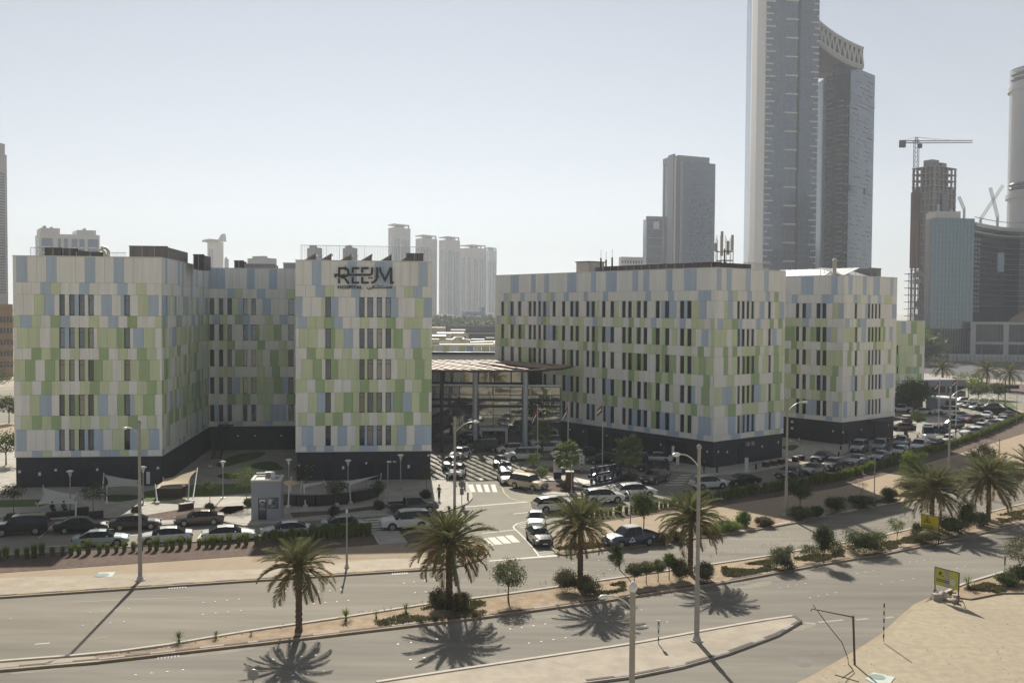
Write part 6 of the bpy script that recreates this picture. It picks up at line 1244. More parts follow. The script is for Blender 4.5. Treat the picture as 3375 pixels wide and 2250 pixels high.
sail('pale shade sail against the left block, behind the tall lamp post', [(352, 1605, 110), (342, 1563, 115), (462, 1582, 115), (460, 1602, 110)], [(0, 352, 1665), (1, 338, 1640), (2, 468, 1640), (3, 462, 1665)], 'sail_white')
sail('pale shade sail just right of the guard booth', [(922, 1588, 108), (960, 1578, 113), (994, 1592, 113), (953, 1606, 108)], [(3, 950, 1672), (1, 958, 1630), (2, 989, 1635)], 'sail')
sail('narrow pale shade sail behind the dark tree', [(1002, 1606, 108), (992, 1594, 112), (1068, 1586, 114), (1066, 1592, 110)], [(0, 1007, 1670), (2, 1110, 1665)], 'sail_white')
sail('pale shade sail rising to the right before the sign block', [(1152, 1600, 108), (1133, 1586, 112), (1256, 1564, 113), (1210, 1578, 109)], [(0, 1156, 1660), (2, 1248, 1620), (3, 1206, 1622)], 'sail_white')
# seating walls
def wall_run(name, label, cat, px, h, wd, m_, cap=None, group=None):
    P = PX(px, .14); t = T(name, label, cat, (P[0].x, P[0].y, .14), 0, group); k = 0
    for a, b in zip(P, P[1:]):
        d = b-a; c = (a+b)/2; blk('wall_segment', m_, t, (c.x, c.y, .14+h/2), (d.length+.02, wd, h), math.atan2(d.y, d.x))
        if cap: blk('capping', cap, t, (c.x, c.y, .14+h+.03), (d.length+.02, wd+.06, .06), math.atan2(d.y, d.x))
wall_run('curved_bench', 'long curved dark brown seating wall right of the guard booth', 'bench', [(930, 1661), (980, 1665), (1040, 1666), (1100, 1662), (1160, 1655), (1210, 1645), (1240, 1634)], 1.25, .7, 'darkwood', 'plastic_grey', 'courtyard seats')
wall_run('bench', 'dark bench with grey top under the sunlit shade sail', 'bench', [(520, 1637), (605, 1636)], 1.1, 1.6, 'darkwood', 'plastic_grey', 'courtyard seats')
wall_run('bench', 'maroon bench on the mulch in the sun', 'bench', [(592, 1680), (635, 1674)], .62, .6, 'maroon', 'concrete', 'courtyard seats')
wall_run('bench', 'long dark bench where two people sit at the left', 'bench', [(138, 1706), (246, 1697)], .5, .7, 'darkwood', None, 'courtyard seats'); wall_run('bench', 'dark bench back right of the seated people', 'bench', [(250, 1700), (292, 1696)], .85, .5, 'darkwood', None, 'courtyard seats'); wall_run('bench', 'dark low bench right behind the second black saloon', 'bench', [(293, 1708), (340, 1704)], .7, .5, 'darkwood', None, 'courtyard seats')
# people
def person(u, v, label, cols, pose='stand', face=0.0, z=.14):
    p = gp(u, v); t = T('person', label, 'person', (p.x, p.y, z), R(face), 'people'); S = 1.0
    if pose == 'sit': J = {'pel': (0, 0, .52), 'che': (.02, 0, .92), 'nec': (.04, 0, 1.10), 'hed': (.06, 0, 1.26), 'kl': (.42, .12, .52), 'fl': (.46, .13, .08), 'kr': (.42, -.12, .52), 'fr': (.46, -.13, .08), 'el': (.08, .26, .78), 'hl': (.30, .2, .60), 'er': (.08, -.26, .78), 'hr': (.30, -.2, .60), 'tl': (.58, .13, .06), 'tr': (.58, -.13, .06)}
    else: J = {'pel': (0, 0, .95), 'che': (0, 0, 1.32), 'nec': (0, 0, 1.50), 'hed': (.02, 0, 1.66), 'kl': (.06, .10, .50), 'fl': (.0, .10, .07), 'kr': (-.02, -.10, .50), 'fr': (-.12, -.11, .07), 'el': (.0, .25, 1.15), 'hl': (.08, .25, .88), 'er': (-.03, -.25, 1.15), 'hr': (.05, -.26, .88), 'tl': (.13, .11, .05), 'tr': (.02, -.12, .05)}
    sh = lambda s: (J['che'][0], s*.17, J['che'][2]+.09)
    V = [J['pel'], J['che'], J['nec'], J['hed'], J['kl'], J['fl'], J['kr'], J['fr'], sh(1), J['el'], J['hl'], sh(-1), J['er'], J['hr'], J['tl'], J['tr'], (J['hed'][0], 0, J['hed'][2]+.09)]
    E_ = [(0, 1), (1, 2), (2, 3), (3, 16), (0, 4), (4, 5), (5, 14), (0, 6), (6, 7), (7, 15), (1, 8), (8, 9), (9, 10), (1, 11), (11, 12), (12, 13)]
    rad = [.145, .16, .06, .10, .085, .05, .085, .05, .075, .048, .04, .075, .048, .04, .045, .045, .075]
    me = bpy.data.meshes.new('body'); me.from_pydata(V, E_, []); o = O('body', me, t)
    md = o.modifiers.new('skin', 'SKIN'); sv = me.skin_vertices[0].data
    for i, r_ in enumerate(rad): sv[i].radius = (r_, r_*.85)
    sv[0].use_root = True; o.modifiers.new('sub', 'SUBSURF').levels = 1; o.modifiers['sub'].render_levels = 1
    mn = 'person_'+'_'.join(cols[3:4])
    m = bpy.data.materials.new('clothing'); m.use_nodes = True; N = m.node_tree.nodes; L = m.node_tree.links; b = N['Principled BSDF']; b.inputs['Roughness'].default_value = .85
    tc = N.new('ShaderNodeTexCoord'); sx = N.new('ShaderNodeSeparateXYZ'); rp = N.new('ShaderNodeValToRGB'); L.new(tc.outputs['Object'], sx.inputs[0]); mr = N.new('ShaderNodeMapRange'); mr.inputs[2].default_value = 2.0; L.new(sx.outputs['Z'], mr.inputs[0]); L.new(mr.outputs[0], rp.inputs[0]); L.new(rp.outputs[0], b.inputs['Base Color']); rp.color_ramp.interpolation = 'CONSTANT'
    off = -.2 if pose == 'sit' else 0.0; e = rp.color_ramp.elements; e[0].position = 0; e[0].color = (*cols[0], 1); e[1].position = (.92/2)+off; e[1].color = (*cols[1], 1)
    k = e.new(1.47/2+off); k.color = (.30, .18, .12, 1); k = e.new(1.70/2+off); k.color = (*cols[2], 1); me.materials.append(m)
    O('hair', MB().tube([(J['hed'][0]-.02, 0, J['hed'][2]+.02), (J['hed'][0]-.02, 0, J['hed'][2]+.11), (J['hed'][0]-.01, 0, J['hed'][2]+.185)], [.098, .098, .03], 10).mesh('hair', 'cloth_black'), t); return t
bk = (.02, .02, .022)
person(172, 1700, 'person in dark clothes sitting on the left of the long bench', [bk, (.03, .03, .035), bk], 'sit', 95, .14); person(210, 1698, 'person in a grey shirt sitting on the long bench', [bk, (.14, .14, .145), bk], 'sit', 95, .14)
person(1447, 1652, 'person in black with a white scarf walking beside the pickup truck', [bk, (.05, .05, .05), bk], face=250); person(1630, 1474, 'person in a white top before the entrance portal', [bk, (.65, .65, .65), bk], face=80, z=.02); person(1644, 1480, 'person in black beside the entrance portal', [bk, bk, bk], face=90, z=.02); person(1603, 1470, 'person in dark clothes inside the portal', [bk, bk, bk], face=200, z=.02); person(2320, 1562, 'person in black walking at the corner of the long wing', [bk, bk, bk], face=200); person(3150, 1436, 'person in black standing in the far car park', [bk, bk, bk], face=0, z=.02); person(3132, 1428, 'second person in dark clothes in the far car park', [bk, bk, bk], face=0, z=.02); person(2800, 1488, 'person in dark clothes at the end wing doors', [bk, (.1, .1, .1), bk], face=250)
person(1500, 1596, 'person in red beside the white car at the queue head', [bk, (.3, .02, .02), bk], face=250)
# billboards
def board(label, A_, B_, ztop, zbot, mname, legs, group='advert boards'):
    c = (A_+B_)/2; d = horiz(B_-A_); w_ = (Vector((B_.x, B_.y, 0))-Vector((A_.x, A_.y, 0))).length; an_ = math.atan2(d.y, d.x); n = Vector((d.y, -d.x, 0)); t = T('notice_board', label, 'sign', (c.x, c.y, 0), an_, group)
    O('panel', MB().box((0, 0, (ztop+zbot)/2), (w_, .06, ztop-zbot)).mesh('panel', mname), t)
    fr = MB().box((0, 0, ztop+.03), (w_+.1, .09, .06)).box((-w_/2-.025, 0, (ztop+zbot)/2), (.05, .09, ztop-zbot)).box((w_/2+.025, 0, (ztop+zbot)/2), (.05, .09, ztop-zbot)); O('frame', fr.mesh('frame', 'rust'), t)
    for s in (-1, 1):
        O('leg', MB().tube([(s*w_/2, 0, 0), (s*w_/2, 0, zbot)], .045, 6).mesh('leg', 'rust'), t); O('strut', MB().tube([(s*w_/2, 0, zbot*.7), (s*w_/2, .7, .03)], .03, 5).mesh('strut', 'rust'), t); O('strut', MB().tube([(s*w_/2, 0, zbot*.7), (s*w_/2, -.55, .03)], .03, 5).mesh('strut', 'rust'), t)
    return t, w_
def put_text(t, body, x, z, size, m_='sign_black', w=None):
    me = text_mesh(body, 'lettering', size, extrude=.004); xs = [v.co.x for v in me.vertices]
    if not xs: return
    k = (w/(max(xs)-min(xs))) if w else 1
    for v in me.vertices: v.co = Vector((x+(v.co.x-min(xs))*k, -.045-v.co.z, z+v.co.y))
    me.materials.clear(); me.materials.append(M(m_)); O('lettering', me, t)
def board_from_px(tl, tr, bl, br, vbase, label, mname):
    A0, B0 = gp(bl[0], vbase[0]), gp(br[0], vbase[1]); hz = lambda P, v, u: CAMH+ray(u, v).z*math.hypot(P.x, P.y)/math.hypot(ray(u, v).x, ray(u, v).y)
    return board(label, A0, B0, (hz(A0, tl[1], tl[0])+hz(B0, tr[1], tr[0]))/2, (hz(A0, bl[1], bl[0])+hz(B0, br[1], br[0]))/2, mname, 2)
t, w_ = board_from_px((3039, 1692), (3096, 1706), (3037, 1741), (3093, 1749), (1784, 1796), 'yellow warning board with black triangle among the reservation bushes', 'sign_yellow')
zt_ = max(v.co.z for v in t.children[0].data.vertices); zb_2 = min(v.co.z for v in t.children[0].data.vertices); hh_ = zt_-zb_2
mb = MB(); c3 = (-w_*.17, zt_-hh_*.36); s_ = hh_*.3
def T3(k): return [(c3[0]-s_*k, -.04, c3[1]-s_*.62*k), (c3[0]+s_*k, -.04, c3[1]-s_*.62*k), (c3[0], -.04, c3[1]+s_*1.0*k)]
o3, i3 = T3(.95), T3(.68); mb.add(o3+i3, [(0, 1, 4, 3), (1, 2, 5, 4), (2, 0, 3, 5)]); mb.box((c3[0], -.042, c3[1]-.02), (s_*.35, .004, s_*.5)); O('triangle', mb.mesh('triangle', 'sign_black'), t)
for k_, z_ in enumerate((.28, .19, .12)): O('text_line', MB().box((-w_*.10, -.042, zb_2+hh_*z_), (w_*.62, .004, hh_*.028)).mesh('text_line', 'sign_black'), t)
O('round_emblem', MB().tube([(w_*.26, -.036, zb_2+hh_*.22), (w_*.26, -.044, zb_2+hh_*.22)], [hh_*.1, hh_*.1], 16).mesh('round_emblem', 'stone_bag'), t)
t, w_ = board_from_px((3080, 1871), (3161, 1885), (3081, 1928), (3158, 1941), (1970, 1992), 'lime-yellow board weighed down with stone bags on the sand', 'sign_lime')
lime = t; zt_ = max(v.co.z for v in t.children[0].data.vertices); zb_2 = min(v.co.z for v in t.children[0].data.vertices); hh_ = zt_-zb_2
O('pale_band', MB().box((w_*.02, -.034, (zt_+zb_2)/2), (w_*.2, .008, hh_*.99)).mesh('pale_band', 'stone_bag'), t)
mb = MB()
for x_, z_, a, b in [(-.30, .70, .05, .16), (-.25, .74, .05, .1), (-.20, .76, .03, .05), (-.26, .62, .1, .04), (-.16, .58, .08, .04)]: mb.box((w_*x_, -.042, zb_2+hh_*z_), (w_*a, .004, hh_*b))
O('pictogram', mb.mesh('pictogram', 'sign_black'), t)
for z_, x_ in ((.36, -.13), (.26, -.15)):
    for k in range(7): O('text_line', MB().box((w_*(x_-.26+.082*k), -.044, zb_2+hh_*z_), (w_*.066, .004, hh_*.05)).mesh('text_line', 'sign_black'), t)
O('round_emblem', MB().tube([(w_*.25, -.036, zb_2+hh_*.36), (w_*.25, -.044, zb_2+hh_*.36)], [hh_*.17, hh_*.19], 20).mesh('round_emblem', 'light_metal'), t)
for i_, (u, v, s, lb) in enumerate([(3087, 1976, (.7, .5, .5), 'concrete block at the left foot of the lime board'), (3108, 1974, (.8, .6, .6), 'pale sack leaning on the lime board'), (3145, 1986, (.75, .5, .35), 'flat sandbag at the right foot of the lime board'), (3150, 1975, (.5, .4, .4), 'brown block behind the flat sandbag')]):
    p = gp(u, v); o = O('ballast_bag', crown('bag', .1, .1, .1, 0, 0, .1, ['stone_bag'], i_) if i_ in (1, 2) else MB().box((0, 0, 0), (1, 1, 1), top=.9).mesh('ballast', 'stone_bag'), None, (p.x, p.y, s[2]/2), (0, 0, i_), tuple(x*(9 if i_ in (1, 2) else 1) for x in s)); tag(o, lb, 'ballast', 'ballast of the lime board')
# height barrier gantry by the slip road
pg = gp(2817, 2190); tg = T('broken_barrier', 'bent rusty gantry post with a sloping arm at the slip road edge', 'barrier', (pg.x, pg.y, 0)); Yg = pg.y
tp = at(2812, 2028, Yg); e1 = at(2675, 2004, Yg+1.2); MB().tube([pg, tp], .07, 8).build('post', 'rust', tg); MB().tube([at(2811, 2032, Yg), e1, at(2673, 2012, Yg+1.2)], .045, 7).build('arm', 'rust', tg)
cb = MB().tube([at(2680, 1992, Yg+1.3), at(2730, 2060, Yg+.8), at(2776, 2117, Yg+.3), at(2795, 2170, Yg+.1), gp(2796, 2186, .02), gp(2812, 2208, .02), gp(2775, 2233, .02)], .028, 5); cb.build('cable', 'rust', tg); MB().tube([gp(2752, 2222, .03), gp(2780, 2230, .03), gp(2830, 2245, .03)], .03, 5).build('fallen_bar', 'rust', tg)
# covers, drains
for u0, v0, pts, m_, nm, lb in [(344, 1898, [(316, 1905), (327, 1891), (381, 1889), (369, 1905)], 'manhole', 'manhole_cover', 'pale square access cover on the left promenade'), (2900, 2230, [(2852, 2238), (2878, 2216), (2950, 2232), (2935, 2252), (2880, 2252)], 'manhole', 'manhole_cover', 'pale access cover with green lid on the sand, bottom right')]:
    P = PX(pts); c = sum(P, Vector())/len(P); mb = MB().prism(P, 0, .15 if v0 < 2000 else .05, 0); o = mb.build(nm, m_); tag(o, lb, 'manhole', 'access covers'); l_ = gp(u0-8 if v0 < 2000 else 2892, v0+2); q_ = MB().cyl((l_.x, l_.y, .15 if v0 < 2000 else .05), .55 if v0 < 2000 else .45, .012, 20); q_.build('lid', 'manhole_green', o)
for i_, (u, v, lb) in enumerate([(585, 1936, 'road drain grate at the far kerb left'), (555, 2163, 'road drain grate at the reservation kerb'), (1318, 1890, 'road drain grate by the far kerb before the second palm'), (2435, 1922, 'road drain grate at the reservation kerb in the middle')]):
    p = gp(u, v); t = T('drain_grate', lb, 'drain', (p.x, p.y, .006), R(17), 'road drains'); O('frame', MB().box((0, 0, .006), (1.3, .55, .012)).mesh('frame', 'plastic_grey'), t)
    for k in range(6): O('bar', MB().box((-.5+.2*k, 0, .018), (.1, .45, .012)).mesh('bar', 'charcoal'), t)
# car park structures
def bld_box(t, nm, m_, A_, B_, depth, z0, z1):
    d = horiz(B_-A_); n = Vector((-d.y, d.x, 0)); c = (A_+B_)/2+n*depth/2; blk(nm, m_, t, (c.x, c.y, (z0+z1)/2), ((B_-A_).length, depth, z1-z0), math.atan2(d.y, d.x)); return d, n
A_, B_ = gp(3040, 1320), gp(3182, 1318); t = T('utility_building', 'grey flat-roofed utility building behind the car park', 'building', (A_.x, A_.y, 0)); hb = up(3110, 1319, 1253); d_, n_ = bld_box(t, 'wall', 'booth', A_, B_, 12, 0, hb); Lb = (B_-A_).length
for k in (.28, .45, .66, .88): c = A_+d_*Lb*k; blk('window', 'frame_dark', t, (c.x-n_.x*.05, c.y-n_.y*.05, hb*.55), (Lb*.14, .1, hb*.3), math.atan2(d_.y, d_.x))
blk('roof_edge', 'concrete', t, (A_+d_*Lb/2+n_*.2+Vector((0, 0, hb+.1))), (Lb+.3, .8, .2), math.atan2(d_.y, d_.x))
A_, B_ = gp(3088, 1362), gp(3150, 1362); t = T('car_park_booth', 'small grey booth with white roof edge in the far car park', 'kiosk', (A_.x, A_.y, 0)); hb = up(3120, 1362, 1313); d_, n_ = bld_box(t, 'wall', 'booth', A_, B_, 5, 0, hb); Lb = (B_-A_).length
for k in (.55, .85): c = A_+d_*Lb*k; blk('door', 'frame_dark', t, (c.x-n_.x*.05, c.y-n_.y*.05, 1.5), (Lb*.2, .1, 2.6), math.atan2(d_.y, d_.x))
blk('roof', 'sign_white', t, A_+d_*Lb/2+n_*2.5+Vector((0, 0, hb+.1)), (Lb+.5, 5.6, .2), math.atan2(d_.y, d_.x))
for i_, u in enumerate((3218, 3252, 3286)):
    p = gp(u, 1352); t = T('arched_frame', ['left pale arched shade frame at the car park', 'middle pale arched shade frame at the car park', 'right pale arched shade frame at the car park'][i_], 'shelter', (p.x, p.y, 0), 0, 'arched shade frames')
    for s in (-1, 1): O('arch', MB().tube([(s*2.3, 0, 1.2), (s*1.7, 0, 2.5), (s*.7, 0, 3.3), (0, 0, 3.5)], .07, 7).mesh('arch', 'trim_white'), t)
    O('column', MB().cyl((2.25, 0, 0), .08, 1.4, 8).mesh('column', 'trim_white'), t); O('fabric', MB().quad((-1.6, -.3, 2.5), (0, -.3, 3.4), (0, .9, 3.4), (-1.6, .9, 2.5)).mesh('fabric', 'sail_white'), t)
p = gp(3312, 1342); t = T('direction_sign', 'dark direction sign on a post at the car park lawn', 'sign', (p.x, p.y, 0)); O('pole', MB().cyl((0, 0, 0), .12, 6.5, 8).mesh('pole', 'charcoal'), t); O('plate', MB().box((1.6, 0, 4.8), (3.2, .15, .9)).mesh('plate', 'charcoal'), t)
# ================================================================== roof-top equipment
def railing(t, A_, B_, z, h=1.15, gap=.16, m_='grey_metal'):
    d = horiz(B_-A_); L = (B_-A_).length; mb = MB().tube([A_+Vector((0, 0, z+h)), B_+Vector((0, 0, z+h))], .035, 5).tube([A_+Vector((0, 0, z+.1)), B_+Vector((0, 0, z+.1))], .025, 5)
    k = 0
    while k <= L: P = A_+d*k; mb.tube([P+Vector((0, 0, z)), P+Vector((0, 0, z+h))], .014 if k % 1.6 > .1 else .03, 4); k += gap
    mb.build('railing', m_, t)
RZ = 28.13
mat('grey_louvre', (.17, .152, .14), .6, metal=.2, var=.15, scale=2)
def screen(label, A_, B_, dep, h, m_='brown_louvre', z=27.2, name='plant_screen', n=None, cat='rooftop unit', lid=True):
    d = horiz(B_-A_); nn = Vector((-d.y, d.x, 0)); L = (B_-A_).length; an_ = math.atan2(d.y, d.x); t = T(name, label, cat, (A_.x, A_.y, z), 0, 'rooftop plant'); k = max(2, round(L/1.7))
    for i in range(k):
        c = A_+d*L*(i+.5)/k; blk('louvre_panel', m_, t, (c.x, c.y, z+h/2), (L/k-.08, .12, h-.1), an_); blk('stud', 'grey_metal', t, A_+d*L*i/k-nn*.06+Vector((0, 0, z+h/2)), (.09, .12, h), an_)
    m2 = max(2, round(dep/2))
    for s in (0, 1):
        for i in range(m2): c = A_+d*L*s+nn*dep*(i+.5)/m2; blk('louvre_panel', m_, t, (c.x, c.y, z+h/2), (.12, dep/m2-.08, h-.12), an_)
    blk('top_rail', m_, t, A_+d*L/2+Vector((0, 0, z+h)), (L+.2, .2, .14), an_)
    if lid: c = A_+d*L/2+nn*(dep/2+.3); blk('plant', 'plastic_grey', t, (c.x, c.y, z+h*.35), (L*.9, dep-1.0, h*.7), an_)
    return t
def rp(A_, B_, u, v, z): # point on the roof seen near column u, set back by v metres
    t_ = face_t(A_, B_, u, z); return along(A_, B_, t_, -v)
screen('low brown louvre screen at the left end of the left roof', rp(A, B, 118, 3, 29), rp(A, B, 175, 3, 29), 5, 2.0); screen('brown louvre screen in the middle of the left roof', rp(A, B, 185, 2.5, 29), rp(A, B, 232, 2.5, 29), 5, 1.9); screen('sloping low brown parapet screen on the left roof', rp(A, B, 234, 2, 29), rp(A, B, 322, 2.5, 29), 3, 1.5)
screen('tall grey louvre screen at the right corner of the left roof', rp(A, B, 402, 3.5, 29), rp(A, B, 528, 3.5, 29), 12, 2.4, 'grey_louvre'); screen('dark brown screen behind the tall grey one on the left roof', rp(A, B, 560, 14, 29), rp(A, B, 596, 14, 29), 5, 2.0)
t = T('roof_rail', 'thin railing around the left block roof', 'railing', (A.x, A.y, 27.2), 0, 'roof railings'); railing(t, rp(A, B, 78, 2.2, 29), rp(A, B, 118, 2.2, 29), 27.2, 2.0); railing(t, rp(A, B, 325, 2.2, 29), rp(A, B, 400, 2.2, 29), 27.2, 1.5)
pv = rp(A, B, 345, 1.5, 29); t = T('vent_pipe', 'cream swan-neck vent pipe on the left roof', 'pipe', (pv.x, pv.y, 27.2)); MB().tube([pv+Vector((0, 0, 27.2)), pv+Vector((0, 0, 28.8)), pv+Vector((-.3, 0, 29.2)), pv+Vector((-.9, 0, 29.25))], .2, 8).build('pipe', 'duct', t); MB().tube([pv+Vector((-.55, .2, 27.2)), pv+Vector((-.55, .2, 28.7)), pv+Vector((-.8, .2, 29.0)), pv+Vector((-1.4, .2, 29.0))], .16, 8).build('pipe', 'duct', t)
screen('dark tank-like screen on the recessed wing roof', rp(A3, B3, 800, 2, 29), rp(A3, B3, 900, 2, 29), 4, 1.6, 'plastic_grey'); screen('small dark vent house left on the recessed wing roof', rp(A3, B3, 766, 2, 29), rp(A3, B3, 795, 2, 29), 3, 2.1, 'charcoal'); screen('grey slatted corner screen on the recessed wing roof', rp(A3, B3, 932, 1.2, 29), rp(A3, B3, 985, 1.2, 29), 3, 1.8, 'grey_metal')
t = T('roof_rail', 'tall thin railing along the sign block roof', 'railing', (A2.x, A2.y, 27.2), 0, 'roof railings'); railing(t, rp(A2, B2, 990, .9, 29), rp(A2, B2, 1420, .9, 29), 27.6, 2.4, .2)
for i_, u in enumerate((1010, 1062, 1130, 1198, 1264, 1330)):
    P = rp(A2, B2, u, 2.2, 29); t = T('solar_panel', ['leftmost', 'second', 'third', 'fourth', 'fifth', 'rightmost'][i_]+' tilted solar panel behind the sign block railing', 'solar panel', (P.x, P.y, 27.2), LA, 'solar panels on the sign block'); mb = MB(); mb.add([(-1.3, 0, .5), (1.0, 0, 1.9), (1.0, 4, 1.9), (-1.3, 4, .5), (-1.3, 0, .42), (1.0, 0, 1.82), (1.0, 4, 1.82), (-1.3, 4, .42)], [(0, 1, 2, 3), (7, 6, 5, 4), (0, 4, 5, 1), (1, 5, 6, 2), (2, 6, 7, 3), (3, 7, 4, 0)]); O('panel', mb.mesh('panel', 'solar'), t); sb_ = MB(); sb_.add([(-1.3, .05, .1), (1.0, .05, .1), (1.0, .05, 1.8), (-1.3, .05, .4)], [(0, 1, 2, 3)]); O('side_sheet', sb_.mesh('side_sheet', 'brown_louvre'), t); O('stand', MB().tube([(.9, .1, 0), (.9, .1, 1.8)], .05, 5).tube([(-1.2, .1, 0), (-1.2, .1, .45)], .05, 5).tube([(.9, .1, .1), (-.2, .1, 1.1)], .04, 5).mesh('stand', 'duct'), t)
screen('brown cabinet at the right end of the sign block roof', rp(A2, B2, 1340, 2.5, 29), rp(A2, B2, 1396, 2.5, 29), 3, 2.0)
# long wing roof
screen('long brown louvre screen on the corner of the long wing roof', along(Ar, Cr, lw-24, -2.0), along(Ar, Cr, lw-.8, -2.0), 7, 1.7); screen('brown screen along the right face of the long wing roof', along(Cr, Br, 1.5, -2), along(Cr, Br, 8, -2), 5, 1.6); t = T('roof_rail', 'thin railing at the right end of the long wing roof', 'railing', (Cr.x, Cr.y, 27.2), 0, 'roof railings'); railing(t, along(Cr, Br, 8.2, -1.5), along(Cr, Br, 15.5, -1.5), 27.6, 1.5)
pa = along(Cr, Br, 5.2, -2.6); t = T('antenna_mast', 'cluster of mobile phone aerials on the corner of the long wing roof', 'antenna', (pa.x, pa.y, 27.2)); q = random.Random(4)
MB().tube([pa+Vector((0, 0, 27.2)), pa+Vector((0, 0, 31))], .12, 6).build('mast', 'frame_dark', t)
for k in range(3): a = 2.1*k; MB().tube([pa+Vector((math.cos(a)*1.1, math.sin(a)*1.1, 27.3)), pa+Vector((0, 0, 29.3))], .06, 5).build('strut', 'frame_dark', t)
for z in (29.3, 30.6): MB().tube([pa+Vector((1.25*math.cos(a_), 1.25*math.sin(a_), z)) for a_ in [i*math.pi/6 for i in range(13)]], .05, 5).build('ring', 'frame_dark', t)
for k in range(11):
    a = k*.571; P = pa+Vector((1.25*math.cos(a), 1.25*math.sin(a), 0)); MB().tube([P+Vector((0, 0, 28.6)), P+Vector((0, 0, 32.6+q.uniform(-.3, .4)))], .035, 5).build('whip', 'frame_dark', t)
for a, z0, z1 in [(4.2, 29.9, 33.4), (5.4, 30.7, 32.9), (1.0, 30.2, 32.2), (3.2, 30.6, 31.8)]: P = pa+Vector((1.35*math.cos(a), 1.35*math.sin(a), (z0+z1)/2)); blk('aerial_panel', 'concrete', t, P, (.35, .2, z1-z0))
for i_, (u, hgt) in enumerate([(1958, 2.2), (1975, 1.9), (1995, 2.2)]):
    P = rp(Ar, Cr, u, 1.5, 29); t = T('roof_pole', ['left thin rooftop pole on the long wing', 'middle thin rooftop pole on the long wing', 'right thin rooftop pole on the long wing'][i_], 'pole', (P.x, P.y, 27.2), 0, 'rooftop poles'); O('pole', MB().cyl((0, 0, 0), .13, hgt+.9, 8).mesh('pole', 'charcoal'), t); O('rod', MB().cyl((0, 0, hgt), .03, 2.2, 5).mesh('rod', 'charcoal'), t)
P = rp(Ar, Cr, 1858, 6, 29); t = T('roof_hut', 'small brown stair hut on the long wing roof', 'rooftop unit', (P.x, P.y, 27.2), AR1, 'rooftop plant'); O('hut', MB().box((0, 0, 1.4), (3.6, 3, 2.8)).mesh('hut', 'concrete'), t); O('roof', MB().box((0, 0, 2.85), (3.9, 3.3, .15)).mesh('roof', 'charcoal'), t); O('window', MB().box((.6, -1.52, 1.6), (1.6, .05, .7)).mesh('window', 'glass_side'), t)
# end wing roof: rows of tilted panels
for i_ in range(13):
    P = along(Ae, Ce, 30-1.3-i_*1.25, -1.2); t = T('solar_panel', 'shiny tilted panel in the row along the end wing roof', 'solar panel', (P.x, P.y, 27.2), math.atan2(-D1.y, -D1.x), 'solar panels on the end wing'); mb = MB(); mb.add([(-.55, 0, 1.0), (.55, 0, 1.0), (.55, 4.5, 2.3), (-.55, 4.5, 2.3), (-.55, 0, .94), (.55, 0, .94), (.55, 4.5, 2.24), (-.55, 4.5, 2.24)], [(0, 1, 2, 3), (7, 6, 5, 4), (0, 4, 5, 1), (1, 5, 6, 2), (2, 6, 7, 3), (3, 7, 4, 0)]); O('panel', mb.mesh('panel', 'light_metal'), t); O('stand', MB().tube([(0, .2, 0), (0, .2, .95)], .04, 5).tube([(0, 4.3, 0), (0, 4.3, 2.2)], .04, 5).mesh('stand', 'grey_metal'), t)
for i_ in range(7):
    P = along(Ce, Be, 1.5+i_*1.25, -1.2); t = T('solar_panel', 'shiny tilted panel on the end wing roof, right-hand row', 'solar panel', (P.x, P.y, 27.2), AR1, 'solar panels on the end wing'); O('panel', mb.mesh('panel', 'light_metal'), t); O('stand', MB().tube([(0, .2, 0), (0, .2, .95)], .04, 5).tube([(0, 4.3, 0), (0, 4.3, 2.2)], .04, 5).mesh('stand', 'grey_metal'), t)
screen('grey plant box at the right end of the end wing roof', along(Ce, Be, 10.2, -1.4), along(Ce, Be, 13.6, -1.4), 4, 2.4, 'plastic_grey'); P = along(Ae, Ce, 27.5, -1.0); t = T('roof_vent', 'white capped vent on the end wing roof', 'vent', (P.x, P.y, 27.2)); O('stack', MB().cyl((0, 0, 0), .3, 3.4, 10).mesh('stack', 'duct'), t); O('cap', MB().cyl((0, 0, 3.4), .42, .4, 10, r2=.2).mesh('cap', 'sign_white'), t)
# ducts on the low plant building
ld = T('roof_ducts', 'pale tangle of roof ducts seen between the sign block and the long wing', 'ducts', (0, 212, zb_), 0)
zr = zb_
def ppt(u, v, Y): return at(u, v, Y)
for pts, r in [([(1425, 1137, 212), (1560, 1137, 212), (1636, 1136, 212)], .28), ([(1425, 1116, 216), (1470, 1116, 216)], .9), ([(1455, 1122, 218), (1490, 1124, 218), (1500, 1116, 220)], .5), ([(1440, 1100, 228), (1530, 1100, 228), (1540, 1106, 228), (1540, 1125, 228)], .35), ([(1500, 1117, 222), (1530, 1122, 220), (1550, 1126, 220)], .55), ([(1550, 1130, 216), (1600, 1128, 216), (1635, 1128, 216)], .3), ([(1628, 1134, 212), (1634, 1122, 216)], .22), ([(1425, 1143, 210), (1636, 1142, 210)], .12)]: MB().tube([ppt(*p) for p in pts], r, 8, smooth=False).build('duct', 'duct', ld)
for u, v, Y, w_, h_, m_ in [(1440, 1095, 232, 4, 2.4, 'duct'), (1510, 1094, 238, 3.6, 1.2, 'grey_metal'), (1466, 1110, 226, 3, 1.8, 'duct'), (1512, 1120, 222, 2.4, 1.5, 'concrete_light'), (1432, 1128, 214, 2.2, 1.6, 'duct'), (1575, 1124, 226, 3, 1.0, 'grey_metal'), (1615, 1122, 230, 2, 1.4, 'plastic_grey')]: P = at(u, v, Y); blk('plant_box', m_, ld, P, (w_, 3, h_)); 
P = at(1590, 1112, 250); blk('rear_wall', 'plastic_grey', ld, P, (22, .5, 6)); P = at(1590, 1098, 249.6); blk('rear_coping', 'concrete_light', ld, P, (22, .9, .3))
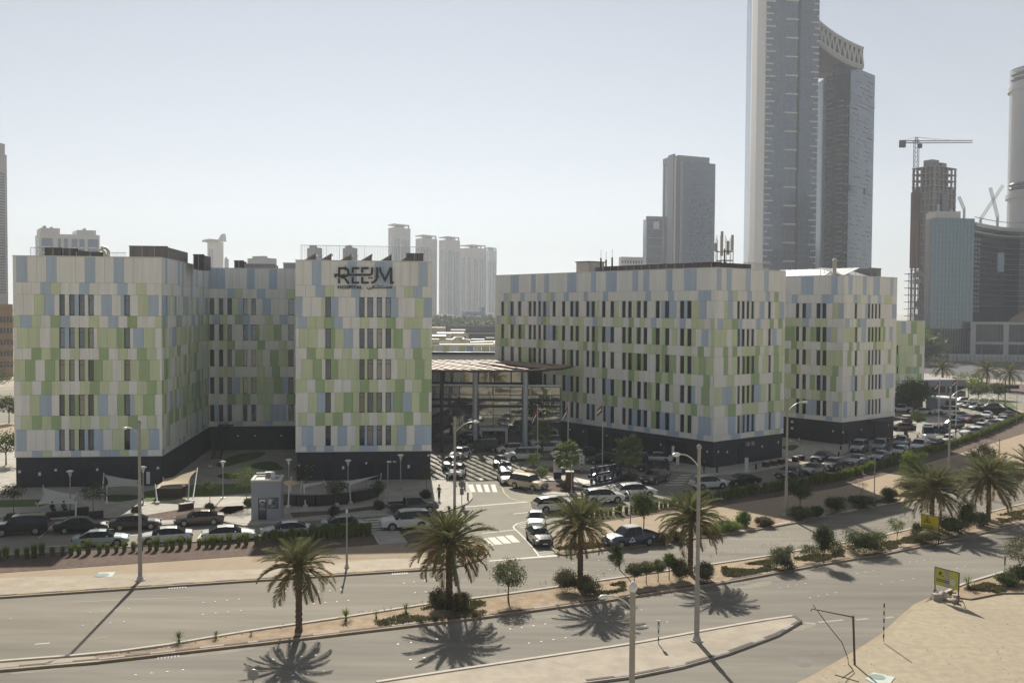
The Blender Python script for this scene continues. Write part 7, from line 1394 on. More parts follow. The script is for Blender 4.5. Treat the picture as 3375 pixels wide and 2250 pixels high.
# ================================================================== the city behind
mat('tw_concrete', (.40, .39, .38), .8, var=.05, scale=.05); mat('tw_white', (.62, .61, .59), .7); mat('tw_tan', (.36, .25, .16), .85, var=.08, scale=.1); mat('tw_grey', (.22, .23, .25), .6)
mat('tw_glass', (.10, .15, .215), .12, metal=.3, var=.10, scale=.08, spec=.6); mat('tw_glass_teal', (.16, .23, .26), .10, metal=.35, var=.06, scale=.06, spec=.6); mat('tw_glass_dark', (.035, .04, .055), .12, metal=.3, spec=.6); mat('tw_glass_blue', (.115, .165, .235), .14, metal=.25, var=.12, scale=.1, spec=.6); mat('tw_win', (.075, .09, .115), .2, metal=.2)
mat('tw_slab', (.30, .29, .29), .85); mat('tw_brown', (.20, .12, .10), .85); mat('tw_soffit', (.30, .20, .14), .8); mat('tw_light', (.52, .51, .49), .5, metal=.2); mat('tw_navy', (.05, .09, .16), .5); mat('crane', (.10, .085, .08), .7)
def flat(p): return Vector((p.x, p.y, 0))
def zat(u, v, P): r = ray(u, v); return CAMH+r.z*math.hypot(P.x, P.y)/math.hypot(r.x, r.y)
def tower(name, label, u0, u1, u2, v, D, da=25, db=25, body='tw_concrete', group='towers on the skyline', cat='tower', ztop=None):
    "three visible corners at survey columns u0 < u1 < u2; the middle one at distance D"
    P0, P1, P2 = flat(at(u0, 1000, D+da)), flat(at(u1, 1000, D)), flat(at(u2, 1000, D+db)); P3 = P0+P2-P1; zt = ztop or zat(u1, v, P1)
    t = T(name, label, cat, (P1.x, P1.y, 0), 0, group); MB().prism([P0, P1, P2, P3], -.5, zt).build('body', body, t); return t, P0, P1, P2, zt
def stuff(o): o['kind'] = 'stuff'; return o
def strips(t, A_, B_, z0, z1, fr, m_, name='window_strip', out=.12, joined=True):
    "vertical strips: fr = list of (start, end) fractions of the face"
    d = horiz(B_-A_); n = Vector((d.y, -d.x, 0)); L = (B_-A_).length; mb = MB()
    for a, b in fr:
        c = A_+d*L*(a+b)/2+n*out*.5
        if joined: mb.box((c.x, c.y, (z0+z1)/2), (L*(b-a), .3+out, z1-z0), math.atan2(d.y, d.x))
        else: blk(name, m_, t, (c.x, c.y, (z0+z1)/2), (L*(b-a), .3+out, z1-z0), math.atan2(d.y, d.x))
    if joined: stuff(mb.build(name, m_, t))
def bands(t, A_, B_, z0, z1, step, hgt, m_, f0=0.0, f1=1.0, name='floor_bands', out=.25, joined=True):
    d = horiz(B_-A_); n = Vector((d.y, -d.x, 0)); L = (B_-A_).length; mb = MB(); z = z0; c = A_+d*L*(f0+f1)/2+n*out*.5
    while z < z1:
        if joined: mb.box((c.x, c.y, z), (L*(f1-f0), .3+out, hgt), math.atan2(d.y, d.x))
        else: blk(name, m_, t, (c.x, c.y, z), (L*(f1-f0), .3+out, hgt), math.atan2(d.y, d.x))
        z += step
    if joined: stuff(mb.build(name, m_, t))
def grid(t, A_, B_, z0, z1, nx, nz, m_, wx=.5, wz=.5, f0=0.0, f1=1.0, name='windows', out=.1, skip=0.0, seed=1):
    d = horiz(B_-A_); n = Vector((d.y, -d.x, 0)); L = (B_-A_).length; mb = MB(); q = random.Random(seed)
    for i in range(nx):
        for k in range(nz):
            if q.random() < skip: continue
            c = A_+d*L*(f0+(f1-f0)*(i+.5)/nx)+n*out*.5; mb.box((c.x, c.y, z0+(z1-z0)*(k+.5)/nz), (L*(f1-f0)/nx*wx, .2+out, (z1-z0)/nz*wz), math.atan2(d.y, d.x))
    stuff(mb.build(name, m_, t))
def roofbox(t, P0, P1, P2, z, parts):
    P3 = P0+P2-P1; a, b = P2-P1, P0-P1
    for nm, s0, s1, r0, r1, h, m_ in parts: Q = [P1+a*s0+b*r0, P1+a*s1+b*r0, P1+a*s1+b*r1, P1+a*s0+b*r1]; MB().prism(Q, z-.2, z+h).build(nm, m_, t)
# left edge
t, P0, P1, P2, z = tower('office_tower', 'slim violet-grey tower cut by the photo\'s left edge', -60, -20, 27, 500, 620, 20, 14, 'tw_concrete'); grid(t, P1, P2, 30, z-12, 9, 44, 'tw_win', .55, .6, .02, .82, seed=2); grid(t, P0, P1, 30, z-12, 8, 44, 'tw_win', .55, .6); roofbox(t, P0, P1, P2, z, [('crown', .05, .92, .05, .9, 7, 'tw_concrete')])
t, P0, P1, P2, z = tower('tan_building', 'low tan apartment house at the left edge beyond the lawn', -140, -60, 42, 1012, 300, 10, 6, 'tw_tan', 'low buildings behind', 'building'); grid(t, P1, P2, 2, z-2, 9, 5, 'tw_win', .45, .5, .0, 1, seed=3); bands(t, P1, P2, 4, z, 4.2, .35, 'tw_tan'); roofbox(t, P0, P1, P2, z, [('parapet', 0, 1, 0, .1, 1, 'tw_tan')])
# apartment block behind the left roof
D = 640; t, P0, P1, P2, z = tower('apartment_block', 'white and blue apartment block behind the left block roof', 118, 134, 330, 770, D, 22, 10, 'tw_white')
for a, b in ((.03, .21), (.30, .34), (.40, .46), (.53, .62), (.655, .74), (.80, .97)): strips(t, P1, P2, 30, z-3, [(a, b)], 'tw_glass_blue', 'glazed_bay', .3, joined=False)
for a, b in ((.03, .21), (.53, .62), (.655, .74), (.80, .97)): bands(t, P1, P2, 40, z-7, 3.5, .9, 'tw_white', a+.01, b-.01, 'balcony', .7, joined=False)
grid(t, P0, P1, 30, z-2, 2, 12, 'tw_win', .5, .55); roofbox(t, P0, P1, P2, z, [('roof_house', .02, .34, .1, .9, 4, 'tw_white'), ('roof_house', .63, .95, .1, .9, 3.2, 'tw_white'), ('roof_house', .08, .12, .2, .5, 5.6, 'tw_concrete'), ('roof_house', .2, .23, .2, .5, 5, 'tw_concrete'), ('roof_house', .76, .79, .2, .5, 4.6, 'tw_concrete')])
# white tower with spire
t, P0, P1, P2, z = tower('spire_tower', 'narrow white tower with a sloped spire behind the recessed wing', 684, 706, 737, 795, 1050, 18, 12, 'tw_white'); strips(t, P0, P1, 20, z-8, [(.2, .45), (.6, .85)], 'tw_win'); roofbox(t, P0, P1, P2, z, [('top_frame', -.55, .5, -.1, 1, 2, 'tw_concrete')]); c = flat(at(731, 1000, 1052)); mb = MB(); mb.add([(c.x-5, c.y, z), (c.x+3.5, c.y, z), (c.x+2.5, c.y, zat(731, 770, c)), (c.x-.5, c.y, zat(731, 772, c)), (c.x-5, c.y+6, z), (c.x+3.5, c.y+6, z), (c.x+2.5, c.y+6, zat(731, 770, c)), (c.x-.5, c.y+6, zat(731, 772, c))], [(0, 1, 2, 3), (7, 6, 5, 4), (0, 4, 5, 1), (1, 5, 6, 2), (2, 6, 7, 3), (3, 7, 4, 0)]); mb.build('spire', 'tw_white', t)
for a in [(740, 747, 754, 852, 1100, 'small grey block at the foot of the spire tower'), (816, 880, 912, 850, 900, 'flat grey block behind the recessed wing roof'), (1012, 1040, 1062, 815, 760, 'left blank grey block above the sign block railing'), (1130, 1155, 1178, 815, 760, 'right blank grey block above the sign block railing')]:
    t, P0, P1, P2, z = tower('office_block', a[5], *a[:5], 12, 12, 'tw_grey', 'low buildings behind', 'building'); bands(t, P1, P2, z-14, z-2, 4, .6, 'tw_concrete'); roofbox(t, P0, P1, P2, z, [('roof_house', .1, .45, .2, .8, 2, 'tw_grey')])
# four slender towers
for i_, (u0, u1, u2, v, lb) in enumerate([(1279, 1298, 1352, 742, 'tallest pale tower of the group behind the sign block'), (1369, 1395, 1440, 778, 'second pale tower of the group, half hidden by the sign block'), (1446, 1475, 1515, 783, 'third pale tower of the group in the gap'), (1515, 1560, 1602, 810, 'fourth pale tower, wide, in the gap'), (1596, 1612, 1636, 818, 'greenish tower at the right end of the pale group')]):
    t, P0, P1, P2, z = tower('residential_tower', lb, u0, u1, u2, v+6, 1350+40*i_, 22, 26, 'tw_concrete' if i_ < 4 else 'tw_glass_teal')
    strips(t, P1, P2, 6, z-16, [(.06, .16), (.24, .32), (.52, .60), (.68, .76), (.84, .92)], 'tw_glass_teal', 'window_strip', .5); strips(t, P1, P2, 6, z-16, [(.17, .19), (.33, .35), (.61, .63), (.77, .79)], 'tw_white', 'fin', 1.0); strips(t, P0, P1, 6, z-14, [(.15, .35), (.6, .8)], 'tw_glass_teal', 'window_strip', .4); bands(t, P0, P1, 8, z-10, 3.6, .8, 'tw_light', .38, .58)
    roofbox(t, P0, P1, P2, z+3.5, [('crown_slab', -.04, .92, -.04, 1, 1.2, 'tw_light')]); P3 = P0+P2-P1
    for k in (.03, .28, .55, .88): c = P1+(P2-P1)*k; blk('crown_column', 'tw_concrete', t, (c.x, c.y+1, z+1.7), (2.0, 2.0, 3.6))
    c = P1+(P2-P1)*.5+(P0-P1)*.5; blk('crown_core', 'tw_concrete', t, (c.x, c.y, z+1.6), ((P2-P1).length*.35, 10, 3.4))
# low buildings and wood in the gap
t, P0, P1, P2, z = tower('navy_building', 'low navy building with white lines in the gap', 1522, 1530, 1600, 1027, 1050, 6, 4, 'tw_navy', 'low buildings behind', 'building'); bands(t, P1, P2, 10, z-2, 5, .9, 'tw_white', .1, .8); roofbox(t, P0, P1, P2, z, [('roof_house', .82, 1.0, .1, .9, 5, 'tw_navy'), ('roof_house', .1, .5, .2, .9, 1.5, 'tw_white')])
for a in [(1424, 1432, 1525, 1042, 1080, 'pale low hall left of the navy building', 'tw_concrete'), (1604, 1610, 1640, 1030, 1090, 'pale low block right of the navy building', 'tw_white'), (1420, 1430, 1500, 1036, 1200, 'long pale shed at the foot of the towers', 'tw_light')]:
    t, P0, P1, P2, z = tower('low_hall', a[5], *a[:5], 8, 4, a[6], 'low buildings behind', 'building'); strips(t, P1, P2, 2, z-1, [(.3, .32), (.6, .62), (.8, .9)], 'tw_glass_blue')
q = random.Random(21); wm = MB()
for px0, px1, D, h0, n_ in [(1330, 1700, 700, 12.0, 150), (2900, 3075, 400, 11, 60), (-80, 60, 800, 10, 30), (2930, 3070, 520, 12, 30)]:
    for k in range(n_):
        u = q.uniform(px0, px1); Y = D+q.uniform(0, 160); c = flat(at(u, 1000, Y)); h = h0*q.uniform(.7, 1.3); r = h*q.uniform(.4, .7)
        for j in range(80):
            v_ = rvec(q); P = Vector((c.x+v_.x*r, c.y+v_.y*r, h*.55+abs(v_.z)*h*.45+q.uniform(-.5, .2)*h*.5)); leaf_quad(wm, P, rvec(q), rvec(q), h*.22, h*.16, q.randrange(2))
o = wm.build('distant_wood', ['leaf_dark', 'leaf']); tag(o, 'dark green belt of distant trees seen between and beside the buildings', 'trees', kind='stuff')
# right of the long wing: small blocks and the blue glass pair
t, P0, P1, P2, z = tower('apartment_block', 'small white apartment block left of the blue glass tower', 2038, 2046, 2118, 846, 800, 10, 6, 'tw_white'); grid(t, P1, P2, z-40, z-2, 8, 9, 'tw_win', .5, .5, seed=5); bands(t, P1, P2, z-40, z-2, 4.2, .8, 'tw_white', .2, .75, out=.8)
D = 820; t, P0, P1, P2, z = tower('glass_tower', 'lower blue glass tower attached left of the taller one', 2117, 2128, 2186, 722, D, 10, 4, 'tw_glass_blue'); bands(t, P1, P2, 40, z-4, 7.2, .35, 'tw_light', .08, .96); strips(t, P1, P2, 20, z, [(0, .03), (.97, 1)], 'tw_grey'); roofbox(t, P0, P1, P2, z, [('parapet', 0, 1, -.02, .2, 2.5, 'tw_grey')]); c = P1+(P2-P1)*.55; blk('roof_sign', 'tw_white', t, (c.x, c.y-1.0, z-5), (5, .5, 6))
t, P0, P1, P2, z = tower('glass_tower', 'tall blue-grey glass tower left of the tallest towers', 2180, 2225, 2352, 530, D-20, 26, 16, 'tw_glass'); strips(t, P0, P1, 20, z+3, [(.05, .10), (.42, .47), (.9, .97)], 'tw_light', 'fin', .6); strips(t, P0, P1, 20, z+6, [(.5, .88)], 'tw_grey', 'blank_bay', 1.5); strips(t, P1, P2, 20, z, [(.10, .115), (.14, .15)], 'tw_light', 'fin', .4); bands(t, P1, P2, 30, z-4, 3.7, .12, 'tw_grey', .16, .98); grid(t, P1, P2, 24, z-30, 14, 40, 'tw_glass_dark', .35, .7, .35, .95, skip=.55, seed=9); grid(t, P1, P2, 24, z-10, 16, 44, 'tw_light', .06, .35, .2, .97, skip=.8, seed=10); roofbox(t, P0, P1, P2, z, [('crown', .06, .86, .05, .9, 5, 'tw_grey'), ('crown', -.02, .1, .5, .96, 5, 'tw_grey')])
# ---- the two tallest towers
D = 650; L0, C1, C2 = flat(at(2481, 450, 715)), flat(at(2521, 450, D)), flat(at(2694, 450, D+6)); zS = 300
ts = T('supertall_tower', 'tallest glass tower reaching out of the top of the picture', 'tower', (C1.x, C1.y, 0), 0, 'towers on the skyline')
arcp = [C1.lerp(L0, k)+Vector((-1, -.55, 0)).normalized()*6*math.sin(math.pi*k) for k in (.25, .5, .75)]
MB().prism([C1, C2, C2+Vector((10, 60, 0)), L0+Vector((4, 40, 0)), L0]+arcp[::-1], -.5, zS).build('body', 'tw_glass', ts)
face = [C1]+arcp+[L0]; mb = MB()
for a_, b_ in zip(face, face[1:]):
    d = horiz(a_-b_); n = Vector((d.y, -d.x, 0)); c = (a_+b_)/2+n*.3; mb.box((c.x, c.y, zS/2), ((a_-b_).length, .6, zS), math.atan2(d.y, d.x))
mb.build('pale_side_face', 'tw_light', ts); q = random.Random(6)
dF = horiz(C2-C1); LF = (C2-C1).length; aF = math.atan2(dF.y, dF.x); nF = Vector((dF.y, -dF.x, 0))
mb = MB(); c = C1+dF*LF*.62+nF*.3; mb.box((c.x, c.y, zS/2), (1.3, .8, zS), aF); mb.build('dark_groove', 'void', ts)
vv = -10; k = 0
def balc(tw, A_, d_, n_, an_, f0, f1, LL, z, m_='tw_white', out=.7, h=.85): c = A_+d_*LL*(f0+f1)/2+n_*out*.4; blk('balcony', m_, tw, (c.x, c.y, z), (LL*(f1-f0), out, h), an_)
z = 30
while z < 235:
    balc(ts, C1, dF, nF, aF, 0, [.17, .10, .13, .06][k % 4], LF, z); balc(ts, C1, dF, nF, aF, 1-[.10, .15, .05, .12][k % 4], 1, LF, z)
    if k % 3 == 0: balc(ts, C1, dF, nF, aF, .36, .61, LF, z+1.2)
    z += 4.1; k += 1
mb = MB()
for i in range(1, 22): c = C1+dF*LF*i/22+nF*.05; mb.box((c.x, c.y, zS/2), (.10, .3, zS-1), aF)
stuff(mb.build('mullions', 'tw_grey', ts)); bands(ts, C1, C2, 10, 240, 4.1, .14, 'tw_grey', 0, 1, 'floor_lines', .12)
for u, v in ((2512, 465), (2489, 495)): P = flat(at(u, v, 664 if u > 2500 else 694)); blk('plant_opening', 'tw_brown', ts, (P.x-1.2, P.y-1.5, zat(u, v, P)), (5, 2, 15), R(-60))
D2_ = 678; S0, S1, S2, S3 = flat(at(2688, 500, 712)), flat(at(2722, 500, 690)), flat(at(2796, 500, D2_)), flat(at(2877, 500, 716)); zK = zat(2760, 222, S2)
tk = T('supertall_tower', 'second tallest tower with dark balcony bay and curved truss crown', 'tower', (S2.x, S2.y, 0), 0, 'towers on the skyline')
MB().prism([S0, S1, S2, S3, S3+Vector((-6, 40, 0)), S0+Vector((0, 40, 0))], -.5, zat(2796, 240, S2)).build('body', 'tw_glass', tk)
dR = horiz(S3-S2); LR = (S3-S2).length; aR_ = math.atan2(dR.y, dR.x); nR = Vector((dR.y, -dR.x, 0)); mb = MB()
zA, zB = zat(2760, 205, S2), zat(2877, 250, S3); Q0 = S2+horiz(S1-S2)*13+nR*.8; vs = [Q0, S3+nR*.6, S3+nR*.6, Q0]
mb.add([(Q0.x, Q0.y, zat(2760, 318, S2)), (S2.x+nR.x, S2.y+nR.y, zat(2796, 330, S2)), (S2.x+nR.x, S2.y+nR.y, zat(2796, 218, S2)), (Q0.x, Q0.y, zA)], [(0, 1, 2, 3)])
mb.add([(S2.x+nR.x*.5, S2.y+nR.y*.5, 0), (S3.x+nR.x*.5, S3.y+nR.y*.5, 0), (S3.x+nR.x*.5, S3.y+nR.y*.5, zB), (S2.x+nR.x*.5, S2.y+nR.y*.5, zat(2796, 218, S2))], [(0, 1, 2, 3)]); mb.build('curtain_wall', 'tw_glass_blue', tk)
dL = horiz(S2-S1); LLk = (S2-S1).length; aL_ = math.atan2(dL.y, dL.x); nL = Vector((dL.y, -dL.x, 0)); zc2 = zat(2760, 225, S2)
c = S1+dL*LLk*.5+nL*.1; blk('dark_bay', 'tw_glass_dark', tk, (c.x, c.y, (zc2-4)/2), (LLk, .6, zc2-4), aL_)
z = 20; k = 0
while z < zc2-5:
    top = z > zat(2796, 325, S2); balc(tk, S1, dL, nL, aL_, .0 if k % 2 else .05, .30 if k % 3 else .22, LLk, z, 'tw_light', 1.2, .6)
    if not top: balc(tk, S1, dL, nL, aL_, .44+.05*(k % 3), .78+.04*(k % 2), LLk, z+.9, 'tw_light', 1.4, .6)
    if k % 2 and not top: balc(tk, S1, dL, nL, aL_, .88, 1.0, LLk, z+.2, 'tw_light', 1.2, .6)
    z += 3.35; k += 1
z = 20; k = 0; mb = MB(); q = random.Random(8)
while z < zB-3:
    for j in range(3):
        f = q.random()*.85; c = S2+dR*LR*(f+.06)+nR*.75; mb.box((c.x, c.y, z), (LR*q.uniform(.08, .2), .5, .5), aR_)
    z += 3.35
stuff(mb.build('sill_lines', 'tw_light', tk))
for u, v in ((2804, 622), (2853, 632)): P = S2+dR*LR*((u-2796)/82)+nR*.8; blk('plant_opening', 'tw_glass_dark', tk, (P.x, P.y, zat(u, v, P)), (6.5, .8, 4.5), aR_)
# curved truss crown
tp_ = [(2694, 70, 132), (2720, 92, 150), (2750, 114, 172), (2785, 135, 194), (2815, 150, 207), (2845, 162, 216)]; Yc = 672; top_, bot_ = [], []
for u, a, b in tp_: top_.append(at(u, a, Yc)); bot_.append(at(u, b, Yc))
mb = MB(); BK = [Vector((0, 44-6.5*i, 0)) for i in range(6)]; bk_ = BK[5]; MBs = MB(); MBt = MB(); MBd = MB()
for i in range(5):
    a, b, c, d = top_[i], top_[i+1], bot_[i+1], bot_[i]; MBd.add([d+Vector((0, .8, 0)), c+Vector((0, .8, 0)), b+Vector((0, .8, 0)), a+Vector((0, .8, 0))], [(0, 1, 2, 3)]); MBs.add([d, d+BK[i], c+BK[i+1], c], [(0, 1, 2, 3)]); MBt.add([a, b, b+BK[i+1], a+BK[i]], [(0, 1, 2, 3)])
MBd.add([bot_[5], bot_[5]+bk_, top_[5]+bk_, top_[5]], [(0, 1, 2, 3)]); MBd.build('truss_backing', 'tw_glass_dark', tk); MBs.build('crown_soffit', 'tw_soffit', tk); MBt.build('crown_roof', 'tw_light', tk)
MB().tube([p-Vector((0, 0, 1.5)) for p in bot_], 1.9, 6, smooth=False).build('truss_chord', 'tw_light', tk); MB().tube(top_, 1.3, 6, smooth=False).build('truss_chord', 'tw_light', tk)
for i in range(5):
    for h_ in (0, .5):
        a0 = bot_[i].lerp(bot_[i+1], h_); a1 = bot_[i].lerp(bot_[i+1], min(1, h_+.5)); m_ = top_[i].lerp(top_[i+1], h_+.25); MB().tube([a0, m_], .7, 5).build('truss_brace', 'tw_light', tk); MB().tube([m_, a1], .7, 5).build('truss_brace', 'tw_light', tk)
c = flat(at(2745, 200, 700)); blk('crown_pavilion', 'tw_soffit', tk, (c.x, c.y+14, zat(2745, 205, c)), (26, 20, 12)); 
# ---- tower under construction and its crane
D = 560; P0, P1, P2 = flat(at(3004, 700, D+14)), flat(at(3078, 700, D)), flat(at(3150, 700, D+14)); zC = zat(3078, 545, P1); tc_ = T('unfinished_tower', 'concrete tower under construction with open top floors', 'tower', (P1.x, P1.y, 0), 0, 'towers on the skyline'); P3 = P0+P2-P1
ins = lambda k: [P.lerp((P0+P2)/2, k) for P in (P0, P1, P2, P3)]
MB().prism(ins(.10), 48, zC-12).build('core', 'tw_slab', tc_); MB().prism(ins(.42), -.5, zC).build('lift_core', 'tw_slab', tc_)
z = 6
while z < zC+1: MB().prism(ins(-.02), z, z+.45).build('floor_slab', 'tw_concrete', tc_); z += 3.7
for A_, B_ in ((P0, P1), (P1, P2)):
    for k in (.02, .2, .4, .6, .8, .98): c = A_.lerp(B_, k).lerp((P0+P2)/2, .04); blk('column', 'tw_slab', tc_, (c.x, c.y, zC/2), (.9, .9, zC), 0)
for A_, B_, k, w_, m_, z0, z1 in [(P0, P1, .12, 3.2, 'tw_brown', 48, zC-14), (P0, P1, .32, 2.5, 'tw_brown', 48, zC-14), (P0, P1, .86, 1.8, 'tw_light', 50, zC-26), (P1, P2, .13, 2.6, 'tw_light', 50, zC-22), (P1, P2, .72, 2.8, 'tw_light', 50, zC-24), (P1, P2, .42, 6, 'tw_grey', 40, zC-16)]:
    d = horiz(B_-A_); n = Vector((d.y, -d.x, 0)); c = A_+d*(B_-A_).length*k+n*.8; blk('facade_strip', m_, tc_, (c.x, c.y, (z0+z1)/2), (w_, .6, z1-z0), math.atan2(d.y, d.x))
roofbox(tc_, P0, P1, P2, zC+.5, [('roof_house', .2, .5, .3, .7, 4, 'tw_slab'), ('roof_house', .6, .85, .3, .8, 3, 'tw_slab')])
Ps = flat(at(3018, 900, D-3)); 
for k in range(11): blk('scaffold_deck', 'tw_light', tc_, (Ps.x, Ps.y, 4+k*4.0), (10.5, 6, .35)); 
for dx in (-5, -2.5, 0, 2.5, 5): blk('scaffold_pole', 'tw_slab', tc_, (Ps.x+dx, Ps.y-2.9, 22), (.3, .3, 45))
q = random.Random(2)
for k in range(22): blk('safety_net', 'tw_light', tc_, (Ps.x+q.uniform(-4, 4), Ps.y-3.1, q.uniform(4, 44)), (2.4, .1, 3.0))
def lattice(t, a, b, w_, name, m_='crane', n=None, r=.12):
    a, b = Vector(a), Vector(b); d = (b-a).normalized(); s = d.cross(Vector((0, 1, 0))).normalized()*w_/2; f = Vector((0, 1, 0))*w_/2; n = n or max(3, int((b-a).length/w_/1.2)); mb = MB()
    C4 = [s+f, s-f, -s-f, -s+f]
    for c in C4: mb.tube([a+c, b+c], r, 4)
    for i in range(n):
        p0, p1 = a.lerp(b, i/n), a.lerp(b, (i+1)/n)
        for k in range(4): mb.tube([p0+C4[k], p1+C4[(k+1) % 4]], r*.6, 3)
    o = mb.build(name, m_, t); return o
pc = flat(at(3020, 500, D+6)); tcr = T('tower_crane', 'tower crane with long level jib on the unfinished tower', 'crane', (pc.x, pc.y, 0), 0, 'cranes'); zj = zat(3020, 468, pc); lattice(tcr, (pc.x, pc.y, zC-30), (pc.x, pc.y, zj+1), 2.2, 'mast', r=.16)
xl, xr = at(2966, 468, pc.y).x, at(3205, 468, pc.y).x; lattice(tcr, (pc.x, pc.y, zj), (xr, pc.y, zj+.4), 1.3, 'jib', r=.11); lattice(tcr, (xl, pc.y, zj), (pc.x, pc.y, zj), 1.3, 'counter_jib', r=.14); blk('counterweight', 'crane', tcr, (xl+1.5, pc.y, zj-1.2), (3.2, 2.0, 4.0)); za = zat(3020, 452, pc); lattice(tcr, (pc.x, pc.y, zj), (pc.x, pc.y, za), 1.2, 'apex', r=.12); blk('cab', 'crane', tcr, (pc.x+1.6, pc.y-1.2, zj-2.5), (1.8, 1.8, 2.4))
for x in (xl+1, pc.x+(xr-pc.x)*.45, pc.x+(xr-pc.x)*.8): MB().tube([(pc.x, pc.y, za), (x, pc.y, zj+.6)], .06, 4).build('tie', 'crane', tcr)
for i_, (a, b, lb) in enumerate([((3232, 722), (3306, 610), 'luffing crane jib slanting right behind the dark building'), ((3288, 715), (3264, 618), 'luffing crane jib slanting left behind the dark building'), ((3178, 690), (3160, 648), 'small crane jib above the glass block roof')]):
    A_, B_ = at(a[0], a[1], 850), at(b[0], b[1], 850); t = T('luffing_crane', lb, 'crane', (A_.x, A_.y, 0), 0, 'cranes'); lattice(t, A_, B_, 1.8, 'jib', 'tw_light', r=.22); MB().tube([(A_.x, A_.y, 0), A_], 1.2, 5).build('mast', 'tw_light', t)
# ---- glass block, dark curved building, round tower
D = 515; B0, B1, B2 = flat(at(3052, 1000, D+20)), flat(at(3066, 1000, D)), flat(at(3206, 1000, D+3)); zt1, zt2 = zat(3130, 716, B1), zat(3130, 1083, B1); t = T('glass_block', 'teal mirrored office block on a dark base at the right', 'building', (B1.x, B1.y, 0), 0, 'towers on the skyline')
MB().prism([B0, B1, B2, B2*1.05, B0*1.05], zt2, zt1).build('body', 'tw_grey', t); MB().prism([P_.lerp((B0+B2)/2, .03) for P_ in (B0, B1, B2)]+[B2*1.045, B0*1.045], -.5, zt2-.02).build('base', 'tw_glass_dark', t)
dB = horiz(B2-B1); LB = (B2-B1).length; nB = Vector((dB.y, -dB.x, 0)); aB = math.atan2(dB.y, dB.x); q = random.Random(3); nx_, nz_ = 12, 20
for i in range(nx_):
    for k in range(nz_): c = B1+dB*LB*(i+.5)/nx_+nB*.15; o = O('pane', unit('tw_glass_teal'), t, Vector((c.x, c.y, zt2+(zt1-zt2)*(k+.5)/nz_))-t.location, (R(q.uniform(-.3, .3)), 0, aB+R(q.uniform(-.3, .3))), (LB/nx_-.12, .2, (zt1-zt2)/nz_-.1))
blk('edge_strip', 'tw_light', t, (B0+B1)/2+Vector((-.4, -.3, (zt1+zt2)/2)), (3.5, 1.5, zt1-zt2), R(-20)); c = B1+dB*LB*.5+Vector((0, 8, 0)); blk('roof_house', 'tw_white', t, (c.x-2, c.y, zt1+1.8), (LB*.56, 12, 4)); grid(t, B1+nB*.0, B2, 1, zt2-1, 16, 1, 'tw_grey', .12, .98, name='base_fins', out=.2)
DC = 530; t = T('curved_building', 'dark concave building with pale roof band at the right edge', 'building', tuple(flat(at(3290, 1000, DC))), 0, 'towers on the skyline'); pts = []
for k in range(13): f = k/12; u = 3204+f*260; pts.append(flat(at(u, 1000, DC+34*math.sin(math.pi*min(1, f*.9)))))
zt3 = zat(3230, 748, pts[1]); MB().prism(pts+[pts[-1]+Vector((0, 60, 0)), pts[0]+Vector((0, 60, 0))], -.5, zt3).build('body', 'tw_glass_dark', t)
mb = MB(); mb2 = MB()
for a_, b_ in zip(pts, pts[1:]):
    d = horiz(b_-a_); n = Vector((d.y, -d.x, 0)); c = (a_+b_)/2+n*.4; L_ = (b_-a_).length+.2; mb.box((c.x, c.y, zt3+.6), (L_, 2.0, 2.2), math.atan2(d.y, d.x)); mb.box((c.x, c.y, zt3-3.2), (L_, 1.2, .8), math.atan2(d.y, d.x))
    for k in range(17): mb2.box((c.x, c.y, 26+k*3.0), (L_, .5, .28), math.atan2(d.y, d.x))
mb.build('roof_band', 'tw_light', t); stuff(mb2.build('floor_lines', 'tw_grey', t)); grid(t, pts[0], pts[1], 22, zt3-6, 2, 17, 'tw_grey', .5, .6, name='balconies', out=.6)
P = pts[4]; blk('screen_window', 'tw_glass_teal', t, (P.x-1, P.y-1.2, zat(3268, 865, P)), (6, .6, 11))
pdm = T('podium', 'pale framed podium with dark bays below the curved building', 'building', tuple(flat(at(3210, 1100, 512))), 0, 'low buildings behind'); zp = zat(3250, 1060, flat(at(3250, 1060, 512))); A_, B_ = flat(at(3206, 1100, 514)), flat(at(3480, 1100, 506)); d_ = horiz(B_-A_); n_ = Vector((d_.y, -d_.x, 0)); L_ = (B_-A_).length; MB().prism([A_, B_, B_+Vector((0, 20, 0)), A_+Vector((0, 20, 0))], -.5, zp-.5).build('body', 'tw_glass_dark', pdm); an_ = math.atan2(d_.y, d_.x)
for k in (0, .40, .80): c = A_+d_*L_*k+n_*.4; blk('frame_post', 'tw_light', pdm, (c.x, c.y, zp/2), (2.6, 1.0, zp), an_)
for z in (zp-.7, zp*.36): c = A_+d_*L_*.5+n_*.5; blk('frame_beam', 'tw_light', pdm, (c.x, c.y, z), (L_, 1.1, 1.3), an_)
for k in (.11, .33, .55, .7): c = A_+d_*L_*k+n_*.3; blk('mullion', 'tw_grey', pdm, (c.x, c.y, zp/2), (.4, .7, zp), an_)
c = flat(at(3372, 1048, 520)); t = T('roof_tent', 'small pointed tent roof on the podium', 'tent', (c.x, c.y, zp)); MB().tube([(c.x, c.y, zp), (c.x, c.y, zp+2.2), (c.x, c.y, zp+5.5)], [8, 6.0, .2], 4, smooth=False).build('canopy', 'tw_tan', t)
D = 760; c = flat(at(3420, 600, D)); rr_ = (flat(at(3420, 600, D))-flat(at(3331, 600, D))).length; zt4 = zat(3340, 235, c); t = T('round_tower', 'pale rounded glass tower cut by the photo\'s right edge', 'tower', (c.x, c.y, 0), 0, 'towers on the skyline'); MB().cyl((c.x, c.y, -.5), rr_, zt4, 40).build('body', 'tw_glass_teal', t); 
mb = MB()
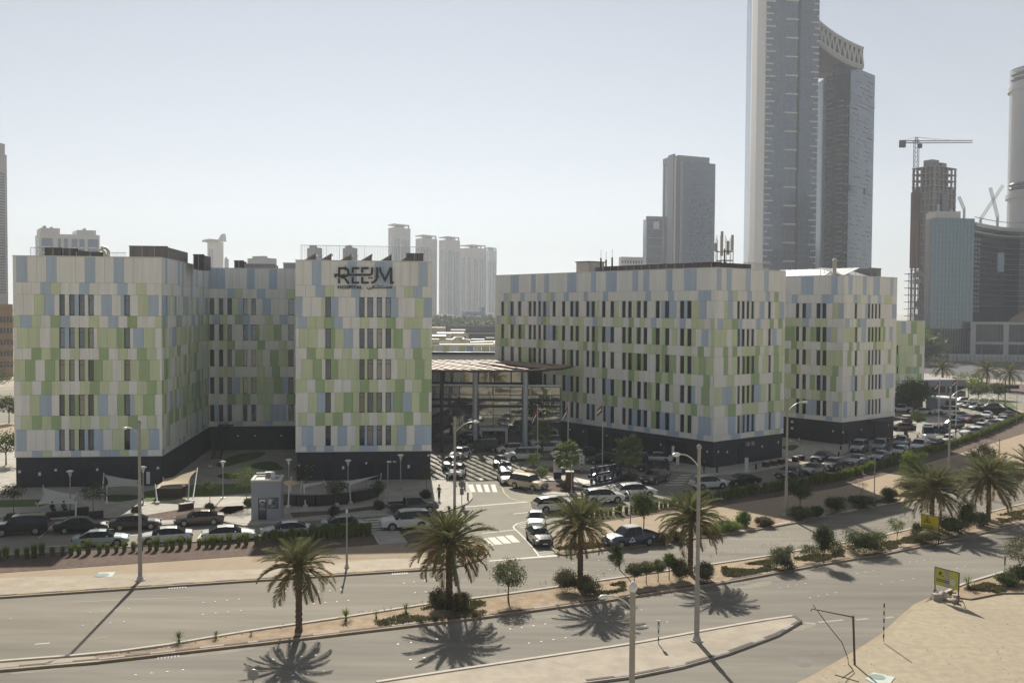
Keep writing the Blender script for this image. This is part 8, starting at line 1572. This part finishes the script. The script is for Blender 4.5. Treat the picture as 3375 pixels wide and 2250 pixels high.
for k in range(10):
    a = R(180+k*9-4); p_ = Vector((c.x+math.cos(a)*rr_, c.y+math.sin(a)*rr_, 0)); mb.box((p_.x, p_.y, zt4/2), (.8, 3.6, zt4-3), a)
stuff(mb.build('pale_panels', 'tw_light', t))
for z_, g_ in ((zat(3340, 310, c), 1.2), (zat(3340, 660, c), 1.2)): MB().cyl((c.x, c.y, z_), rr_+1.5, 3.5, 40).build('ring_ledge', 'tw_light', t)
for z_ in (zat(3340, 258, c), zat(3340, 275, c), zat(3340, 615, c), zat(3340, 628, c)):
    a0 = [R(180+i*4) for i in range(12)]; MB().tube([(c.x+math.cos(a)*(rr_+.6), c.y+math.sin(a)*(rr_+.6), z_) for a in a0], 1.3, 4, smooth=False).build('slot', 'tw_glass_dark', t)
# rough land: pale boundary wall with posts
A_, B_ = gp(3040, 1190), gp(3440, 1196); t = T('boundary_wall', 'pale boundary wall with posts across the rough dark land', 'wall', (A_.x, A_.y, 0)); d_ = horiz(B_-A_); L_ = (B_-A_).length; an_ = math.atan2(d_.y, d_.x); n_ = Vector((d_.y, -d_.x, 0))
for k in range(14): c = A_+d_*L_*(k+.5)/14; blk('wall_panel', 'tw_light', t, (c.x, c.y, 1.9), (L_/14-.1, .3, 3.2), an_)
for k in range(29): c = A_+d_*L_*k/28+n_*1.5; blk('fence_post', 'tw_slab', t, (c.x, c.y, 1.5), (.25, .25, 3.4), an_)

# ================================================================== air
hz = MB().box((500, 1700, 200), (5400, 4200, 404))
hzo = hz.build('haze', 'joint'); hzo.data.materials.clear()
hm = bpy.data.materials.new('haze_air'); hm.use_nodes = True; hm.node_tree.nodes.clear()
ho = hm.node_tree.nodes.new('ShaderNodeOutputMaterial'); hv = hm.node_tree.nodes.new('ShaderNodeVolumePrincipled')
hv.inputs['Color'].default_value = (.86, .92, 1.0, 1); hv.inputs['Density'].default_value = 0.00022; hv.inputs['Anisotropy'].default_value = .30
hm.node_tree.links.new(hv.outputs[0], ho.inputs['Volume']); hzo.data.materials.append(hm); hzo['kind'] = 'stuff'
